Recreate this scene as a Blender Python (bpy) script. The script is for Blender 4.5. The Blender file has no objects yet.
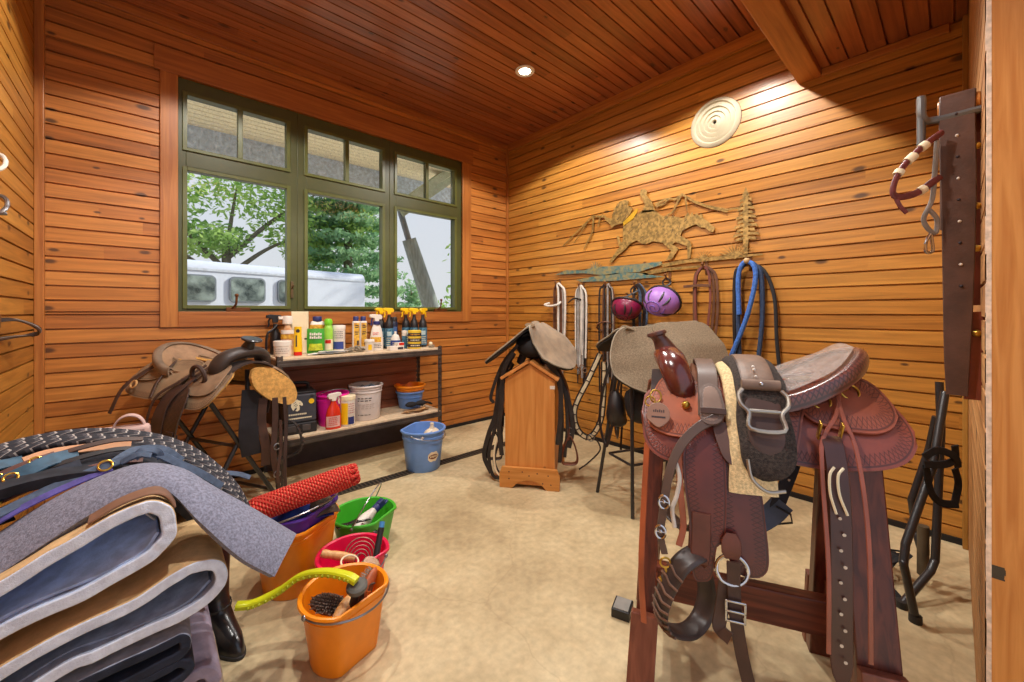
import bpy, bmesh, math, random
from mathutils import Vector, Matrix, noise
random.seed(7)
PI = math.pi
S = bpy.context.scene
COL = S.collection
V = Vector

# ---------------------------------------------------------------- camera, sky, lamps, exposure
cam = bpy.data.cameras.new('camera')
cam.sensor_width = 36.0
cam.lens = 402.0 / 1024.0 * 36.0
cam.shift_y = -29.0 / 1024.0
cam.clip_start = 0.02
cam.clip_end = 300
cam_o = bpy.data.objects.new('camera', cam)
COL.objects.link(cam_o)
cam_o.location = (0, 0, 1.30)
cam_o.rotation_euler = (PI / 2, 0, -math.radians(42.23))
S.camera = cam_o

S.view_settings.view_transform = 'Standard'
S.view_settings.look = 'None'
S.view_settings.gamma = 1.0
S.view_settings.use_curve_mapping = False
S.view_settings.exposure = 0.0

world = bpy.data.worlds.new('sky')
S.world = world
world.use_nodes = True
wn, wl = world.node_tree.nodes, world.node_tree.links
wn.clear()
wo = wn.new('ShaderNodeOutputWorld')
wb = wn.new('ShaderNodeBackground')
wtc = wn.new('ShaderNodeTexCoord')
wsep = wn.new('ShaderNodeSeparateXYZ')
wramp = wn.new('ShaderNodeValToRGB')
wramp.color_ramp.elements[0].position = 0.0
wramp.color_ramp.elements[0].color = (0.80, 0.79, 0.82, 1)
wramp.color_ramp.elements[1].position = 0.7
wramp.color_ramp.elements[1].color = (0.62, 0.72, 0.95, 1)
wl.new(wtc.outputs['Generated'], wsep.inputs[0])
wl.new(wsep.outputs['Z'], wramp.inputs[0])
wl.new(wramp.outputs[0], wb.inputs['Color'])
wb.inputs['Strength'].default_value = 1.02
wl.new(wb.outputs[0], wo.inputs['Surface'])

sun = bpy.data.lights.new('sun', 'SUN')
sun.energy = 6.0
sun.angle = 0.03
sun.color = (1.0, 0.93, 0.8)
sun_o = bpy.data.objects.new('sun', sun)
COL.objects.link(sun_o)
sun_o.rotation_euler = (math.radians(56), 0, math.radians(84))

ROOM = dict(L=-0.51, R=3.368, B=3.795, F=-0.05, H=3.395)
LAMPS = [(2.43, 2.51), (2.43, 1.15), (0.50, 2.51), (0.50, 1.15)]
for i, (lx, ly) in enumerate(LAMPS):
    l = bpy.data.lights.new('can_lamp', 'SPOT')
    l.energy = 158 if ly < 2 else 112
    l.spot_size = math.radians(139)
    l.spot_blend = 0.14
    l.shadow_soft_size = 0.05
    l.color = (1.0, 0.965, 0.91)
    lo = bpy.data.objects.new('can_lamp', l)
    COL.objects.link(lo)
    lo.location = (lx, ly, ROOM['H'] - 0.035)

# ---------------------------------------------------------------- materials
MATS = {}

def rgb(r, g, b):
    f = lambda c: (c / 255.0 / 12.92) if c <= 10 else (((c / 255.0) + 0.055) / 1.055) ** 2.4
    return (f(r), f(g), f(b))

def node_mat(name):
    m = bpy.data.materials.new(name)
    m.use_nodes = True
    nt = m.node_tree
    p = nt.nodes['Principled BSDF']
    MATS[name] = m
    return m, nt, nt.nodes, nt.links, p

def mat(name, c, rough=0.5, metal=0.0, var=0.12, scale=14.0, bump=0.0, bscale=120.0, c2=None, coat=0.0, spec=0.5, sheen=0.0, stretch=None):
    """plain stuff: base colour broken up by noise, optional fine bump"""
    if name in MATS:
        return MATS[name]
    m, nt, N, L, p = node_mat(name)
    p.inputs['Roughness'].default_value = rough
    p.inputs['Metallic'].default_value = metal
    p.inputs['Specular IOR Level'].default_value = spec
    p.inputs['Coat Weight'].default_value = coat
    p.inputs['Coat Roughness'].default_value = 0.15
    p.inputs['Sheen Weight'].default_value = sheen
    tc = N.new('ShaderNodeTexCoord')
    mp = N.new('ShaderNodeMapping')
    L.new(tc.outputs['Object'], mp.inputs[0])
    if stretch:
        mp.inputs['Scale'].default_value = stretch
    nz = N.new('ShaderNodeTexNoise')
    nz.inputs['Scale'].default_value = scale
    nz.inputs['Detail'].default_value = 4
    L.new(mp.outputs[0], nz.inputs['Vector'])
    r = N.new('ShaderNodeValToRGB')
    lo = tuple(max(0, x * (1 - var)) for x in c)
    hi = c2 if c2 else tuple(min(1, x * (1 + var)) for x in c)
    r.color_ramp.elements[0].position = 0.35
    r.color_ramp.elements[1].position = 0.65
    r.color_ramp.elements[0].color = (*lo, 1)
    r.color_ramp.elements[1].color = (*hi, 1)
    L.new(nz.outputs[0], r.inputs[0])
    L.new(r.outputs[0], p.inputs['Base Color'])
    if bump:
        n2 = N.new('ShaderNodeTexNoise')
        n2.inputs['Scale'].default_value = bscale
        n2.inputs['Detail'].default_value = 3
        L.new(mp.outputs[0], n2.inputs['Vector'])
        b = N.new('ShaderNodeBump')
        b.inputs['Strength'].default_value = bump
        b.inputs['Distance'].default_value = 0.004
        L.new(n2.outputs[0], b.inputs['Height'])
        L.new(b.outputs[0], p.inputs['Normal'])
    return m

def emis(name, c, s):
    m, nt, N, L, p = node_mat(name)
    p.inputs['Base Color'].default_value = (*c, 1)
    p.inputs['Emission Color'].default_value = (*c, 1)
    p.inputs['Emission Strength'].default_value = s
    return m

def wood_boards(name, axis_along, axis_across, pitch, tones, rough=0.42, phase=0.0, coat=0.12):
    """solid-wood boards: every board its own tone, stretched grain and scattered knots"""
    m, nt, N, L, p = node_mat(name)
    g = N.new('ShaderNodeNewGeometry')
    sep = N.new('ShaderNodeSeparateXYZ')
    L.new(g.outputs['Position'], sep.inputs[0])
    def math_(op, a, b=None, c=None):
        n = N.new('ShaderNodeMath'); n.operation = op
        for i, x in enumerate((a, b, c)):
            if x is None: continue
            if isinstance(x, (int, float)): n.inputs[i].default_value = x
            else: L.new(x, n.inputs[i])
        return n.outputs[0]
    al, ac = sep.outputs[axis_along], sep.outputs[axis_across]
    q = math_('DIVIDE', math_('SUBTRACT', ac, phase), pitch)
    bid = math_('FLOOR', q)
    wn_ = N.new('ShaderNodeTexWhiteNoise'); wn_.noise_dimensions = '1D'
    L.new(bid, wn_.inputs['W'])
    rnd = wn_.outputs['Value']
    # a board is cut in lengths of about 2.4 m
    seg = math_('FLOOR', math_('DIVIDE', math_('ADD', al, math_('MULTIPLY', rnd, 9.0)), 2.6))
    wn2 = N.new('ShaderNodeTexWhiteNoise'); wn2.noise_dimensions = '2D'
    cb = N.new('ShaderNodeCombineXYZ'); L.new(bid, cb.inputs[0]); L.new(seg, cb.inputs[1])
    L.new(cb.outputs[0], wn2.inputs['Vector'])
    rnd2 = wn2.outputs['Value']
    # grain
    c3 = N.new('ShaderNodeCombineXYZ')
    L.new(math_('MULTIPLY', al, 1.3), c3.inputs[0])
    L.new(math_('MULTIPLY', ac, 26.0), c3.inputs[1])
    L.new(math_('MULTIPLY', rnd2, 37.0), c3.inputs[2])
    gr = N.new('ShaderNodeTexNoise'); gr.inputs['Scale'].default_value = 1.6; gr.inputs['Detail'].default_value = 5; gr.inputs['Distortion'].default_value = 0.6
    L.new(c3.outputs[0], gr.inputs['Vector'])
    # knots
    c4 = N.new('ShaderNodeCombineXYZ')
    L.new(math_('MULTIPLY', al, 5.0), c4.inputs[0])
    L.new(math_('MULTIPLY', q, 1.0), c4.inputs[1])
    L.new(math_('MULTIPLY', rnd2, 11.0), c4.inputs[2])
    vo = N.new('ShaderNodeTexVoronoi'); vo.voronoi_dimensions = '2D'; vo.feature = 'F1'; vo.inputs['Scale'].default_value = 1.0
    nzk = N.new('ShaderNodeTexNoise'); nzk.inputs['Scale'].default_value = 2.5
    L.new(c4.outputs[0], nzk.inputs['Vector'])
    mixv = N.new('ShaderNodeMixRGB'); mixv.inputs[0].default_value = 0.06
    L.new(c4.outputs[0], mixv.inputs[1]); L.new(nzk.outputs['Color'], mixv.inputs[2])
    L.new(mixv.outputs[0], vo.inputs['Vector'])
    vcol = N.new('ShaderNodeSeparateXYZ'); L.new(vo.outputs['Color'], vcol.inputs[0])
    size = math_('MULTIPLY', math_('GREATER_THAN', vcol.outputs[0], 0.86), math_('MULTIPLY_ADD', vcol.outputs[1], 0.16, 0.10))
    k = N.new('ShaderNodeMapRange'); k.interpolation_type = 'SMOOTHSTEP'
    L.new(vo.outputs['Distance'], k.inputs['Value'])
    L.new(math_('MULTIPLY', size, 0.35), k.inputs['From Min'])
    L.new(math_('ADD', size, 0.001), k.inputs['From Max'])
    k.inputs['To Min'].default_value = 1.0; k.inputs['To Max'].default_value = 0.0
    knot = k.outputs[0]
    ramp = N.new('ShaderNodeValToRGB')
    cr = ramp.color_ramp
    cr.elements[0].position = 0.0; cr.elements[0].color = (*tones[0], 1)
    cr.elements[1].position = 1.0; cr.elements[1].color = (*tones[-1], 1)
    for i, t in enumerate(tones[1:-1]):
        e = cr.elements.new((i + 1) / (len(tones) - 1)); e.color = (*t, 1)
    t = math_('ADD', math_('MULTIPLY', rnd2, 0.62), math_('MULTIPLY', gr.outputs[0], 0.42))
    L.new(t, ramp.inputs[0])
    fine = N.new('ShaderNodeMapRange')
    L.new(gr.outputs[0], fine.inputs['Value'])
    fine.inputs['From Min'].default_value = 0.35; fine.inputs['From Max'].default_value = 0.65
    fine.inputs['To Min'].default_value = 0.80; fine.inputs['To Max'].default_value = 1.12
    mul = N.new('ShaderNodeMixRGB'); mul.blend_type = 'MULTIPLY'; mul.inputs[0].default_value = 1.0
    cc = N.new('ShaderNodeCombineXYZ')
    for i in range(3): L.new(fine.outputs[0], cc.inputs[i])
    L.new(ramp.outputs[0], mul.inputs[1]); L.new(cc.outputs[0], mul.inputs[2])
    mk = N.new('ShaderNodeMixRGB')
    L.new(math_('MULTIPLY', knot, 0.85), mk.inputs[0])
    L.new(mul.outputs[0], mk.inputs[1]); mk.inputs[2].default_value = (0.045, 0.018, 0.008, 1)
    L.new(mk.outputs[0], p.inputs['Base Color'])
    p.inputs['Roughness'].default_value = rough
    p.inputs['Coat Weight'].default_value = coat
    p.inputs['Coat Roughness'].default_value = 0.22
    return m

def wood_plain(name, c1, c2, axis=2, rough=0.45, scale=1.0, knots=False):
    """one piece of timber in object space, grain running along `axis`"""
    if name in MATS: return MATS[name]
    m, nt, N, L, p = node_mat(name)
    tc = N.new('ShaderNodeTexCoord'); mp = N.new('ShaderNodeMapping')
    L.new(tc.outputs['Object'], mp.inputs[0])
    sc = [16.0 * scale] * 3; sc[axis] = 0.9 * scale
    mp.inputs['Scale'].default_value = sc
    nz = N.new('ShaderNodeTexNoise'); nz.inputs['Scale'].default_value = 2.2; nz.inputs['Detail'].default_value = 5; nz.inputs['Distortion'].default_value = 0.8
    L.new(mp.outputs[0], nz.inputs['Vector'])
    r = N.new('ShaderNodeValToRGB')
    r.color_ramp.elements[0].position = 0.33; r.color_ramp.elements[0].color = (*c1, 1)
    r.color_ramp.elements[1].position = 0.67; r.color_ramp.elements[1].color = (*c2, 1)
    L.new(nz.outputs[0], r.inputs[0])
    out = r.outputs[0]
    if knots:
        v = N.new('ShaderNodeTexVoronoi'); v.inputs['Scale'].default_value = 5.5
        L.new(tc.outputs['Object'], v.inputs['Vector'])
        k = N.new('ShaderNodeMapRange'); L.new(v.outputs['Distance'], k.inputs['Value'])
        k.inputs['From Min'].default_value = 0.04; k.inputs['From Max'].default_value = 0.09
        k.inputs['To Min'].default_value = 0.85; k.inputs['To Max'].default_value = 0.0
        mk = N.new('ShaderNodeMixRGB'); L.new(k.outputs[0], mk.inputs[0]); L.new(out, mk.inputs[1]); mk.inputs[2].default_value = (0.09, 0.035, 0.012, 1)
        out = mk.outputs[0]
    L.new(out, p.inputs['Base Color'])
    p.inputs['Roughness'].default_value = rough
    b = N.new('ShaderNodeBump'); b.inputs['Strength'].default_value = 0.15; b.inputs['Distance'].default_value = 0.003
    L.new(nz.outputs[0], b.inputs['Height']); L.new(b.outputs[0], p.inputs['Normal'])
    return m

def tooled_leather(name, c, dark, rough=0.38, pattern=0.013, edge=(0.010, 0.034), coat=0.2, basket=False):
    """leather with a stamped border that follows the panel's own edge (attribute 'edge' = metres to the edge, uv in metres)"""
    if name in MATS: return MATS[name]
    m, nt, N, L, p = node_mat(name)
    def math_(op, a, b=None):
        n = N.new('ShaderNodeMath'); n.operation = op
        for i, x in enumerate((a, b)):
            if x is None: continue
            if isinstance(x, (int, float)): n.inputs[i].default_value = x
            else: L.new(x, n.inputs[i])
        return n.outputs[0]
    at = N.new('ShaderNodeAttribute'); at.attribute_name = 'edge'
    ar = N.new('ShaderNodeAttribute'); ar.attribute_name = 'run'
    e = at.outputs['Fac']; rn = ar.outputs['Fac']
    mid = (edge[0] + edge[1]) / 2; hw = (edge[1] - edge[0]) / 2
    zig = math_('MULTIPLY', math_('PINGPONG', rn, pattern / 2), 2 * hw / pattern * 2 * 0.5)
    d1 = math_('ABSOLUTE', math_('SUBTRACT', math_('SUBTRACT', e, edge[0]), zig))
    d2 = math_('ABSOLUTE', math_('SUBTRACT', math_('SUBTRACT', edge[1], e), zig))
    dz = math_('MINIMUM', d1, d2)
    l1 = math_('ABSOLUTE', math_('SUBTRACT', e, edge[0] - 0.003))
    dd = math_('MINIMUM', dz, l1)
    k = N.new('ShaderNodeMapRange'); L.new(dd, k.inputs['Value'])
    k.inputs['From Min'].default_value = 0.0012; k.inputs['From Max'].default_value = 0.0032
    k.inputs['To Min'].default_value = 1; k.inputs['To Max'].default_value = 0
    if basket:
        at2 = N.new('ShaderNodeTexCoord')
        ck = N.new('ShaderNodeTexChecker'); ck.inputs['Scale'].default_value = 60
        L.new(at2.outputs['Object'], ck.inputs['Vector'])
        kk = math_('MAXIMUM', k.outputs[0], math_('MULTIPLY', ck.outputs['Fac'], 0.6))
    else:
        kk = k.outputs[0]
    tc = N.new('ShaderNodeTexCoord')
    nz = N.new('ShaderNodeTexNoise'); nz.inputs['Scale'].default_value = 9; nz.inputs['Detail'].default_value = 5
    L.new(tc.outputs['Object'], nz.inputs['Vector'])
    r = N.new('ShaderNodeValToRGB')
    r.color_ramp.elements[0].position = 0.3; r.color_ramp.elements[0].color = (*[x * 0.72 for x in c], 1)
    r.color_ramp.elements[1].position = 0.7; r.color_ramp.elements[1].color = (*[x * 1.18 for x in c], 1)
    L.new(nz.outputs[0], r.inputs[0])
    mk = N.new('ShaderNodeMixRGB'); L.new(math_('MULTIPLY', kk, 0.7), mk.inputs[0]); L.new(r.outputs[0], mk.inputs[1]); mk.inputs[2].default_value = (*dark, 1)
    L.new(mk.outputs[0], p.inputs['Base Color'])
    p.inputs['Roughness'].default_value = rough; p.inputs['Coat Weight'].default_value = coat; p.inputs['Coat Roughness'].default_value = 0.3
    n2 = N.new('ShaderNodeTexNoise'); n2.inputs['Scale'].default_value = 260
    L.new(tc.outputs['Object'], n2.inputs['Vector'])
    h = math_('SUBTRACT', math_('MULTIPLY', n2.outputs[0], 0.25), kk)
    b = N.new('ShaderNodeBump'); b.inputs['Strength'].default_value = 0.3; b.inputs['Distance'].default_value = 0.002
    L.new(h, b.inputs['Height']); L.new(b.outputs[0], p.inputs['Normal'])
    return m

def striped(name, ca, cb, cc=None, freq=55.0, twist=1.0, rough=0.85):
    """braided rope: strands winding round the rope (attribute 'run' = metres along, 'turn' = 0..1 round)"""
    if name in MATS: return MATS[name]
    m, nt, N, L, p = node_mat(name)
    a = N.new('ShaderNodeAttribute'); a.attribute_name = 'run'
    t = N.new('ShaderNodeAttribute'); t.attribute_name = 'turn'
    n1 = N.new('ShaderNodeMath'); n1.operation = 'MULTIPLY'; L.new(a.outputs['Fac'], n1.inputs[0]); n1.inputs[1].default_value = freq
    n2 = N.new('ShaderNodeMath'); n2.operation = 'MULTIPLY_ADD'; L.new(t.outputs['Fac'], n2.inputs[0]); n2.inputs[1].default_value = twist; L.new(n1.outputs[0], n2.inputs[2])
    fr = N.new('ShaderNodeMath'); fr.operation = 'FRACT'; L.new(n2.outputs[0], fr.inputs[0])
    r = N.new('ShaderNodeValToRGB'); r.color_ramp.interpolation = 'CONSTANT'
    r.color_ramp.elements[0].color = (*ca, 1); r.color_ramp.elements[1].position = 0.55; r.color_ramp.elements[1].color = (*cb, 1)
    if cc:
        e = r.color_ramp.elements.new(0.86); e.color = (*cc, 1)
    L.new(fr.outputs[0], r.inputs[0])
    nz = N.new('ShaderNodeTexNoise'); nz.inputs['Scale'].default_value = 150
    mx = N.new('ShaderNodeMixRGB'); mx.blend_type = 'MULTIPLY'; mx.inputs[0].default_value = 0.5
    L.new(r.outputs[0], mx.inputs[1]); L.new(nz.outputs[0], mx.inputs[2])
    L.new(mx.outputs[0], p.inputs['Base Color']); p.inputs['Roughness'].default_value = rough
    s = N.new('ShaderNodeMath'); s.operation = 'PINGPONG'; L.new(n2.outputs[0], s.inputs[0]); s.inputs[1].default_value = 0.5
    b = N.new('ShaderNodeBump'); b.inputs['Strength'].default_value = 0.8; b.inputs['Distance'].default_value = 0.004
    L.new(s.outputs[0], b.inputs['Height']); L.new(b.outputs[0], p.inputs['Normal'])
    return m

# ---------------------------------------------------------------- mesh collector
def cr(pts, n=8, closed=False):
    """Catmull-Rom through pts"""
    P = [V(p) for p in pts]; m = len(P); out = []
    rng = range(m) if closed else range(m - 1)
    for i in rng:
        p1, p2 = P[i], P[(i + 1) % m]
        p0 = P[i - 1] if (closed or i > 0) else p1 + (p1 - p2)
        p3 = P[(i + 2) % m] if (closed or i + 2 < m) else p2 + (p2 - p1)
        for k in range(n):
            t = k / n
            out.append(0.5 * ((2 * p1) + (p2 - p0) * t + (2 * p0 - 5 * p1 + 4 * p2 - p3) * t * t + (3 * p1 - p0 - 3 * p2 + p3) * t ** 3))
    if not closed: out.append(P[-1].copy())
    return out

def arc(c, r, a0, a1, n, plane='xz', ry=None):
    out = []
    for i in range(n + 1):
        a = math.radians(a0 + (a1 - a0) * i / n)
        u, w = r * math.cos(a), (ry or r) * math.sin(a)
        d = {'xz': (u, 0, w), 'xy': (u, w, 0), 'yz': (0, u, w)}[plane]
        out.append(V(c) + V(d))
    return out

class M:
    def __init__(s):
        s.v, s.f, s.mi, s.at = [], [], [], {}
    def add(s, vs, fs, mi=0, **at):
        b = len(s.v)
        s.v += [V(p) for p in vs]
        s.f += [[b + i for i in f] for f in fs]
        s.mi += [mi] * len(fs)
        for k, vals in at.items():
            s.at.setdefault(k, {}).update({b + i: x for i, x in enumerate(vals)})
        return s
    def box(s, x0, x1, y0, y1, z0, z1, mi=0, T=None):
        vs = [V((x, y, z)) for x in (x0, x1) for y in (y0, y1) for z in (z0, z1)]
        if T: vs = [T @ p for p in vs]
        return s.add(vs, [(0, 1, 3, 2), (4, 6, 7, 5), (0, 4, 5, 1), (2, 3, 7, 6), (0, 2, 6, 4), (1, 5, 7, 3)], mi)
    def beam(s, p, q, w, h, up=(0, 0, 1), mi=0):
        """box from p to q, w wide sideways, h along up"""
        return s.sweep([p, q], [(-w / 2, -h / 2), (w / 2, -h / 2), (w / 2, h / 2), (-w / 2, h / 2)], up=up, mi=mi)
    def sweep(s, path, sec, up=None, closed=False, scale=None, caps=True, mi=0, twist=0.0):
        P = [V(p) for p in path]; n = len(P); m = len(sec)
        T = []
        for i in range(n):
            a = P[(i - 1) % n] if (closed or i > 0) else P[i]
            b = P[(i + 1) % n] if (closed or i < n - 1) else P[i]
            d = b - a
            T.append(d.normalized() if d.length > 1e-9 else (T[-1] if T else V((0, 0, 1))))
        vs, run, turn = [], [], []
        length = 0.0
        B = None
        for i in range(n):
            if i: length += (P[i] - P[i - 1]).length
            t = T[i]
            if up is not None:
                u = up(i, P[i], t) if callable(up) else V(up)
                side = t.cross(u)
                if side.length < 1e-6:
                    side = t.orthogonal()
                side.normalize(); nn = side.cross(t).normalized()
            else:
                if B is None:
                    nn = t.orthogonal().normalized()
                else:
                    nn = (B - t * B.dot(t))
                    nn = nn.normalized() if nn.length > 1e-8 else t.orthogonal().normalized()
                B = nn; side = t.cross(nn).normalized()
            k = 1.0 if scale is None else (scale(i / (n - 1)) if callable(scale) else scale[i])
            ca, sa = math.cos(twist * length), math.sin(twist * length)
            for j, (x, y) in enumerate(sec):
                x, y = (x * ca - y * sa), (x * sa + y * ca)
                vs.append(P[i] + side * (x * k) + nn * (y * k)); run.append(length); turn.append(j / m)
        fs = []
        for i in range(n if closed else n - 1):
            a, b = i * m, ((i + 1) % n) * m
            for j in range(m):
                j2 = (j + 1) % m
                fs.append((a + j, a + j2, b + j2, b + j))
        if caps and not closed:
            fs.append(tuple(range(m))[::-1]); fs.append(tuple((n - 1) * m + j for j in range(m)))
        return s.add(vs, fs, mi, run=run, turn=turn)
    def tube(s, path, r, n=8, closed=False, scale=None, flat=1.0, up=None, mi=0, caps=True):
        sec = [(r * math.cos(2 * PI * j / n), r * flat * math.sin(2 * PI * j / n)) for j in range(n)]
        return s.sweep(path, sec, up=up, closed=closed, scale=scale, mi=mi, caps=caps)
    def strap(s, path, w, t=0.004, up=(0, 0, 1), closed=False, mi=0, scale=None):
        """flat strap: w wide, t thick; `up` is the direction its flat face looks to"""
        c = min(t * 0.35, w * 0.2)
        sec = [(-w / 2 + c, -t / 2), (w / 2 - c, -t / 2), (w / 2, 0), (w / 2 - c, t / 2), (-w / 2 + c, t / 2), (-w / 2, 0)]
        return s.sweep(path, sec, up=up, closed=closed, mi=mi, scale=scale)
    def ring(s, c, r, t, axis=(0, 0, 1), n=24, m=8, sx=1.0, mi=0):
        ax = V(axis).normalized(); a = ax.orthogonal().normalized(); b = ax.cross(a)
        return s.tube([V(c) + a * (r * sx * math.cos(2 * PI * i / n)) + b * (r * math.sin(2 * PI * i / n)) for i in range(n)], t, m, closed=True, mi=mi)
    def lathe(s, prof, n=24, T=None, sx=1.0, sy=1.0, mi=0, shape=None):
        """prof = [(radius, z)...]; shape(angle)->factor for non-round buckets"""
        vs = []
        for (r, z) in prof:
            for j in range(n):
                a = 2 * PI * j / n
                k = shape(a, z) if shape else 1.0
                p = V((r * sx * k * math.cos(a), r * sy * k * math.sin(a), z))
                vs.append(T @ p if T else p)
        fs = []
        for i in range(len(prof) - 1):
            for j in range(n):
                j2 = (j + 1) % n
                fs.append((i * n + j, i * n + j2, (i + 1) * n + j2, (i + 1) * n + j))
        if prof[0][0] > 1e-6: fs.append(tuple(range(n))[::-1])
        if prof[-1][0] > 1e-6: fs.append(tuple((len(prof) - 1) * n + j for j in range(n)))
        return s.add(vs, fs, mi)
    def shell(s, fn, nu, nv, t, mi=0, edge=None):
        """sheet (u,v in 0..1) -> point, given thickness t along its normal; edge(u,v) -> (metres to edge, run)"""
        G = [[V(fn(i / nu, j / nv)) for j in range(nv + 1)] for i in range(nu + 1)]
        Nn = []
        for i in range(nu + 1):
            row = []
            for j in range(nv + 1):
                du = G[min(i + 1, nu)][j] - G[max(i - 1, 0)][j]
                dv = G[i][min(j + 1, nv)] - G[i][max(j - 1, 0)]
                nn = du.cross(dv)
                row.append(nn.normalized() if nn.length > 1e-10 else None)
            Nn.append(row)
        vs, ea, ra = [], [], []
        last = V((0, 0, 1))
        for sgn in (0.5, -0.5):
            for i in range(nu + 1):
                for j in range(nv + 1):
                    nn = Nn[i][j]
                    if nn is None: nn = Nn[min(max(i, 1), nu - 1)][j] or Nn[i][min(max(j, 1), nv - 1)] or last
                    last = nn
                    vs.append(G[i][j] + nn * (t * sgn))
                    if edge:
                        e, r = edge(i / nu, j / nv); ea.append(e); ra.append(r)
        w = nv + 1; b = (nu + 1) * w
        fs = []
        for i in range(nu):
            for j in range(nv):
                q = (i * w + j, i * w + j + 1, (i + 1) * w + j + 1, (i + 1) * w + j)
                fs.append(q); fs.append(tuple(b + k for k in q[::-1]))
        for i in range(nu):
            for j in (0, nv):
                q = (i * w + j, (i + 1) * w + j, b + (i + 1) * w + j, b + i * w + j); fs.append(q)
        for j in range(nv):
            for i in (0, nu):
                q = (i * w + j, i * w + j + 1, b + i * w + j + 1, b + i * w + j); fs.append(q)
        at = dict(edge=ea, run=ra) if edge else {}
        return s.add(vs, fs, mi, **at)
    def panel(s, poly, fn, t=0.005, nu=28, nv=14, mi=0, rows=False):
        """leather panel: outline `poly` in (u,v) metres, mapped by fn(u,v) to space, with its edge distance stored for tooling"""
        P = [(float(a), float(b)) for a, b in poly]
        if rows: P = [(b, a) for a, b in P]
        us = [a for a, b in P]; u0, u1 = min(us), max(us)
        per = [0.0]
        for i in range(len(P)):
            a, b = P[i], P[(i + 1) % len(P)]; per.append(per[-1] + math.hypot(b[0] - a[0], b[1] - a[1]))
        def span(u):
            u = min(max(u, u0 + 1e-5), u1 - 1e-5); hits = []
            for i in range(len(P)):
                (a, b), (c, d) = P[i], P[(i + 1) % len(P)]
                if (a <= u < c) or (c <= u < a): hits.append(b + (d - b) * (u - a) / (c - a))
            return (min(hits), max(hits)) if hits else (0, 0)
        def edist(x, y):
            best, run = 9.0, 0.0
            for i in range(len(P)):
                (a, b), (c, d) = P[i], P[(i + 1) % len(P)]
                ll = (c - a) ** 2 + (d - b) ** 2
                if ll < 1e-12: continue
                k = max(0, min(1, ((x - a) * (c - a) + (y - b) * (d - b)) / ll))
                dd = math.hypot(x - a - k * (c - a), y - b - k * (d - b))
                if dd < best: best, run = dd, per[i] + k * math.sqrt(ll)
            return best, run
        cache = {}
        def uv(i, j):
            f = i
            f = 0.5 - 0.5 * math.cos(PI * f) if True else f
            f = 0.6 * f + 0.4 * i
            u = u0 + (u1 - u0) * f
            if u not in cache: cache[u] = span(u)
            a, b = cache[u]
            return u, a + (b - a) * j
        def f3(i, j):
            u, v_ = uv(i, j)
            return fn(v_, u) if rows else fn(u, v_)
        return s.shell(f3, nu, nv, t, mi, edge=lambda i, j: edist(*uv(i, j)))
    def prism(s, poly, h, T=None, mi=0):
        """outline in xy, raised from z=0 to h"""
        n = len(poly)
        vs = [V((a, b, 0)) for a, b in poly] + [V((a, b, h)) for a, b in poly]
        if T: vs = [T @ p for p in vs]
        return s.add(vs, [tuple(range(n))[::-1], tuple(range(n, 2 * n))] + [(i, (i + 1) % n, n + (i + 1) % n, n + i) for i in range(n)], mi)
    def ball(s, c, r, n=12, m=8, sx=1, sy=1, sz=1, mi=0, R=None):
        vs, fs = [], []
        for i in range(m + 1):
            th = PI * i / m
            for j in range(n):
                a = 2 * PI * j / n
                p = V((r * sx * math.sin(th) * math.cos(a), r * sy * math.sin(th) * math.sin(a), r * sz * math.cos(th)))
                vs.append(V(c) + (R @ p if R else p))
        for i in range(m):
            for j in range(n):
                j2 = (j + 1) % n
                fs.append((i * n + j, (i + 1) * n + j, (i + 1) * n + j2, i * n + j2))
        return s.add(vs, fs, mi)
    def build(s, name, m=None, parent=None, loc=None, rot=None, smooth=True, bevel=0.0, sub=0, sharp=38, wobble=0.0):
        me = bpy.data.meshes.new(name)
        vs = s.v
        if wobble:
            vs = [p + noise.noise_vector(p * 9.0) * wobble for p in vs]
        me.from_pydata([tuple(p) for p in vs], [], s.f)
        mats = m if isinstance(m, (list, tuple)) else [m]
        for x in mats:
            if x: me.materials.append(x)
        if len(mats) > 1:
            me.polygons.foreach_set('material_index', s.mi)
        for k, d in s.at.items():
            a = me.attributes.new(k, 'FLOAT', 'POINT')
            a.data.foreach_set('value', [d.get(i, 0.5) for i in range(len(vs))])
        bm = bmesh.new(); bm.from_mesh(me)
        bmesh.ops.remove_doubles(bm, verts=bm.verts, dist=1e-6)
        bmesh.ops.recalc_face_normals(bm, faces=bm.faces)
        if smooth:
            for f in bm.faces: f.smooth = True
            ang = math.radians(sharp)
            for e in bm.edges:
                if len(e.link_faces) == 2 and e.calc_face_angle(0) > ang: e.smooth = False
        bm.to_mesh(me); bm.free(); me.update()
        o = bpy.data.objects.new(name, me)
        COL.objects.link(o)
        if parent: o.parent = parent
        if loc is not None: o.location = loc
        if rot is not None: o.rotation_euler = rot
        if bevel:
            b = o.modifiers.new('bevel', 'BEVEL'); b.width = bevel; b.segments = 2; b.limit_method = 'ANGLE'; b.angle_limit = math.radians(40)
        if sub:
            b = o.modifiers.new('sub', 'SUBSURF'); b.levels = sub; b.render_levels = sub
        return o

def tag(o, label, cat, group=None):
    o['label'] = label; o['category'] = cat
    if group: o['group'] = group
    return o

def thing(name, label, cat, loc=(0, 0, 0), rz=0.0, group=None):
    o = bpy.data.objects.new(name, None); COL.objects.link(o)
    o.empty_display_size = 0.1
    o.location = loc; o.rotation_euler = (0, 0, rz)
    return tag(o, label, cat, group)

def struct(o):
    o['kind'] = 'structure'
    return o

def copy_tree(o, parent=None):
    c = o.copy(); COL.objects.link(c)
    if parent: c.parent = parent
    for ch in list(o.children): copy_tree(ch, c)
    return c

def RZ(a): return Matrix.Rotation(a, 4, 'Z')
def TR(x, y, z): return Matrix.Translation((x, y, z))

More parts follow.
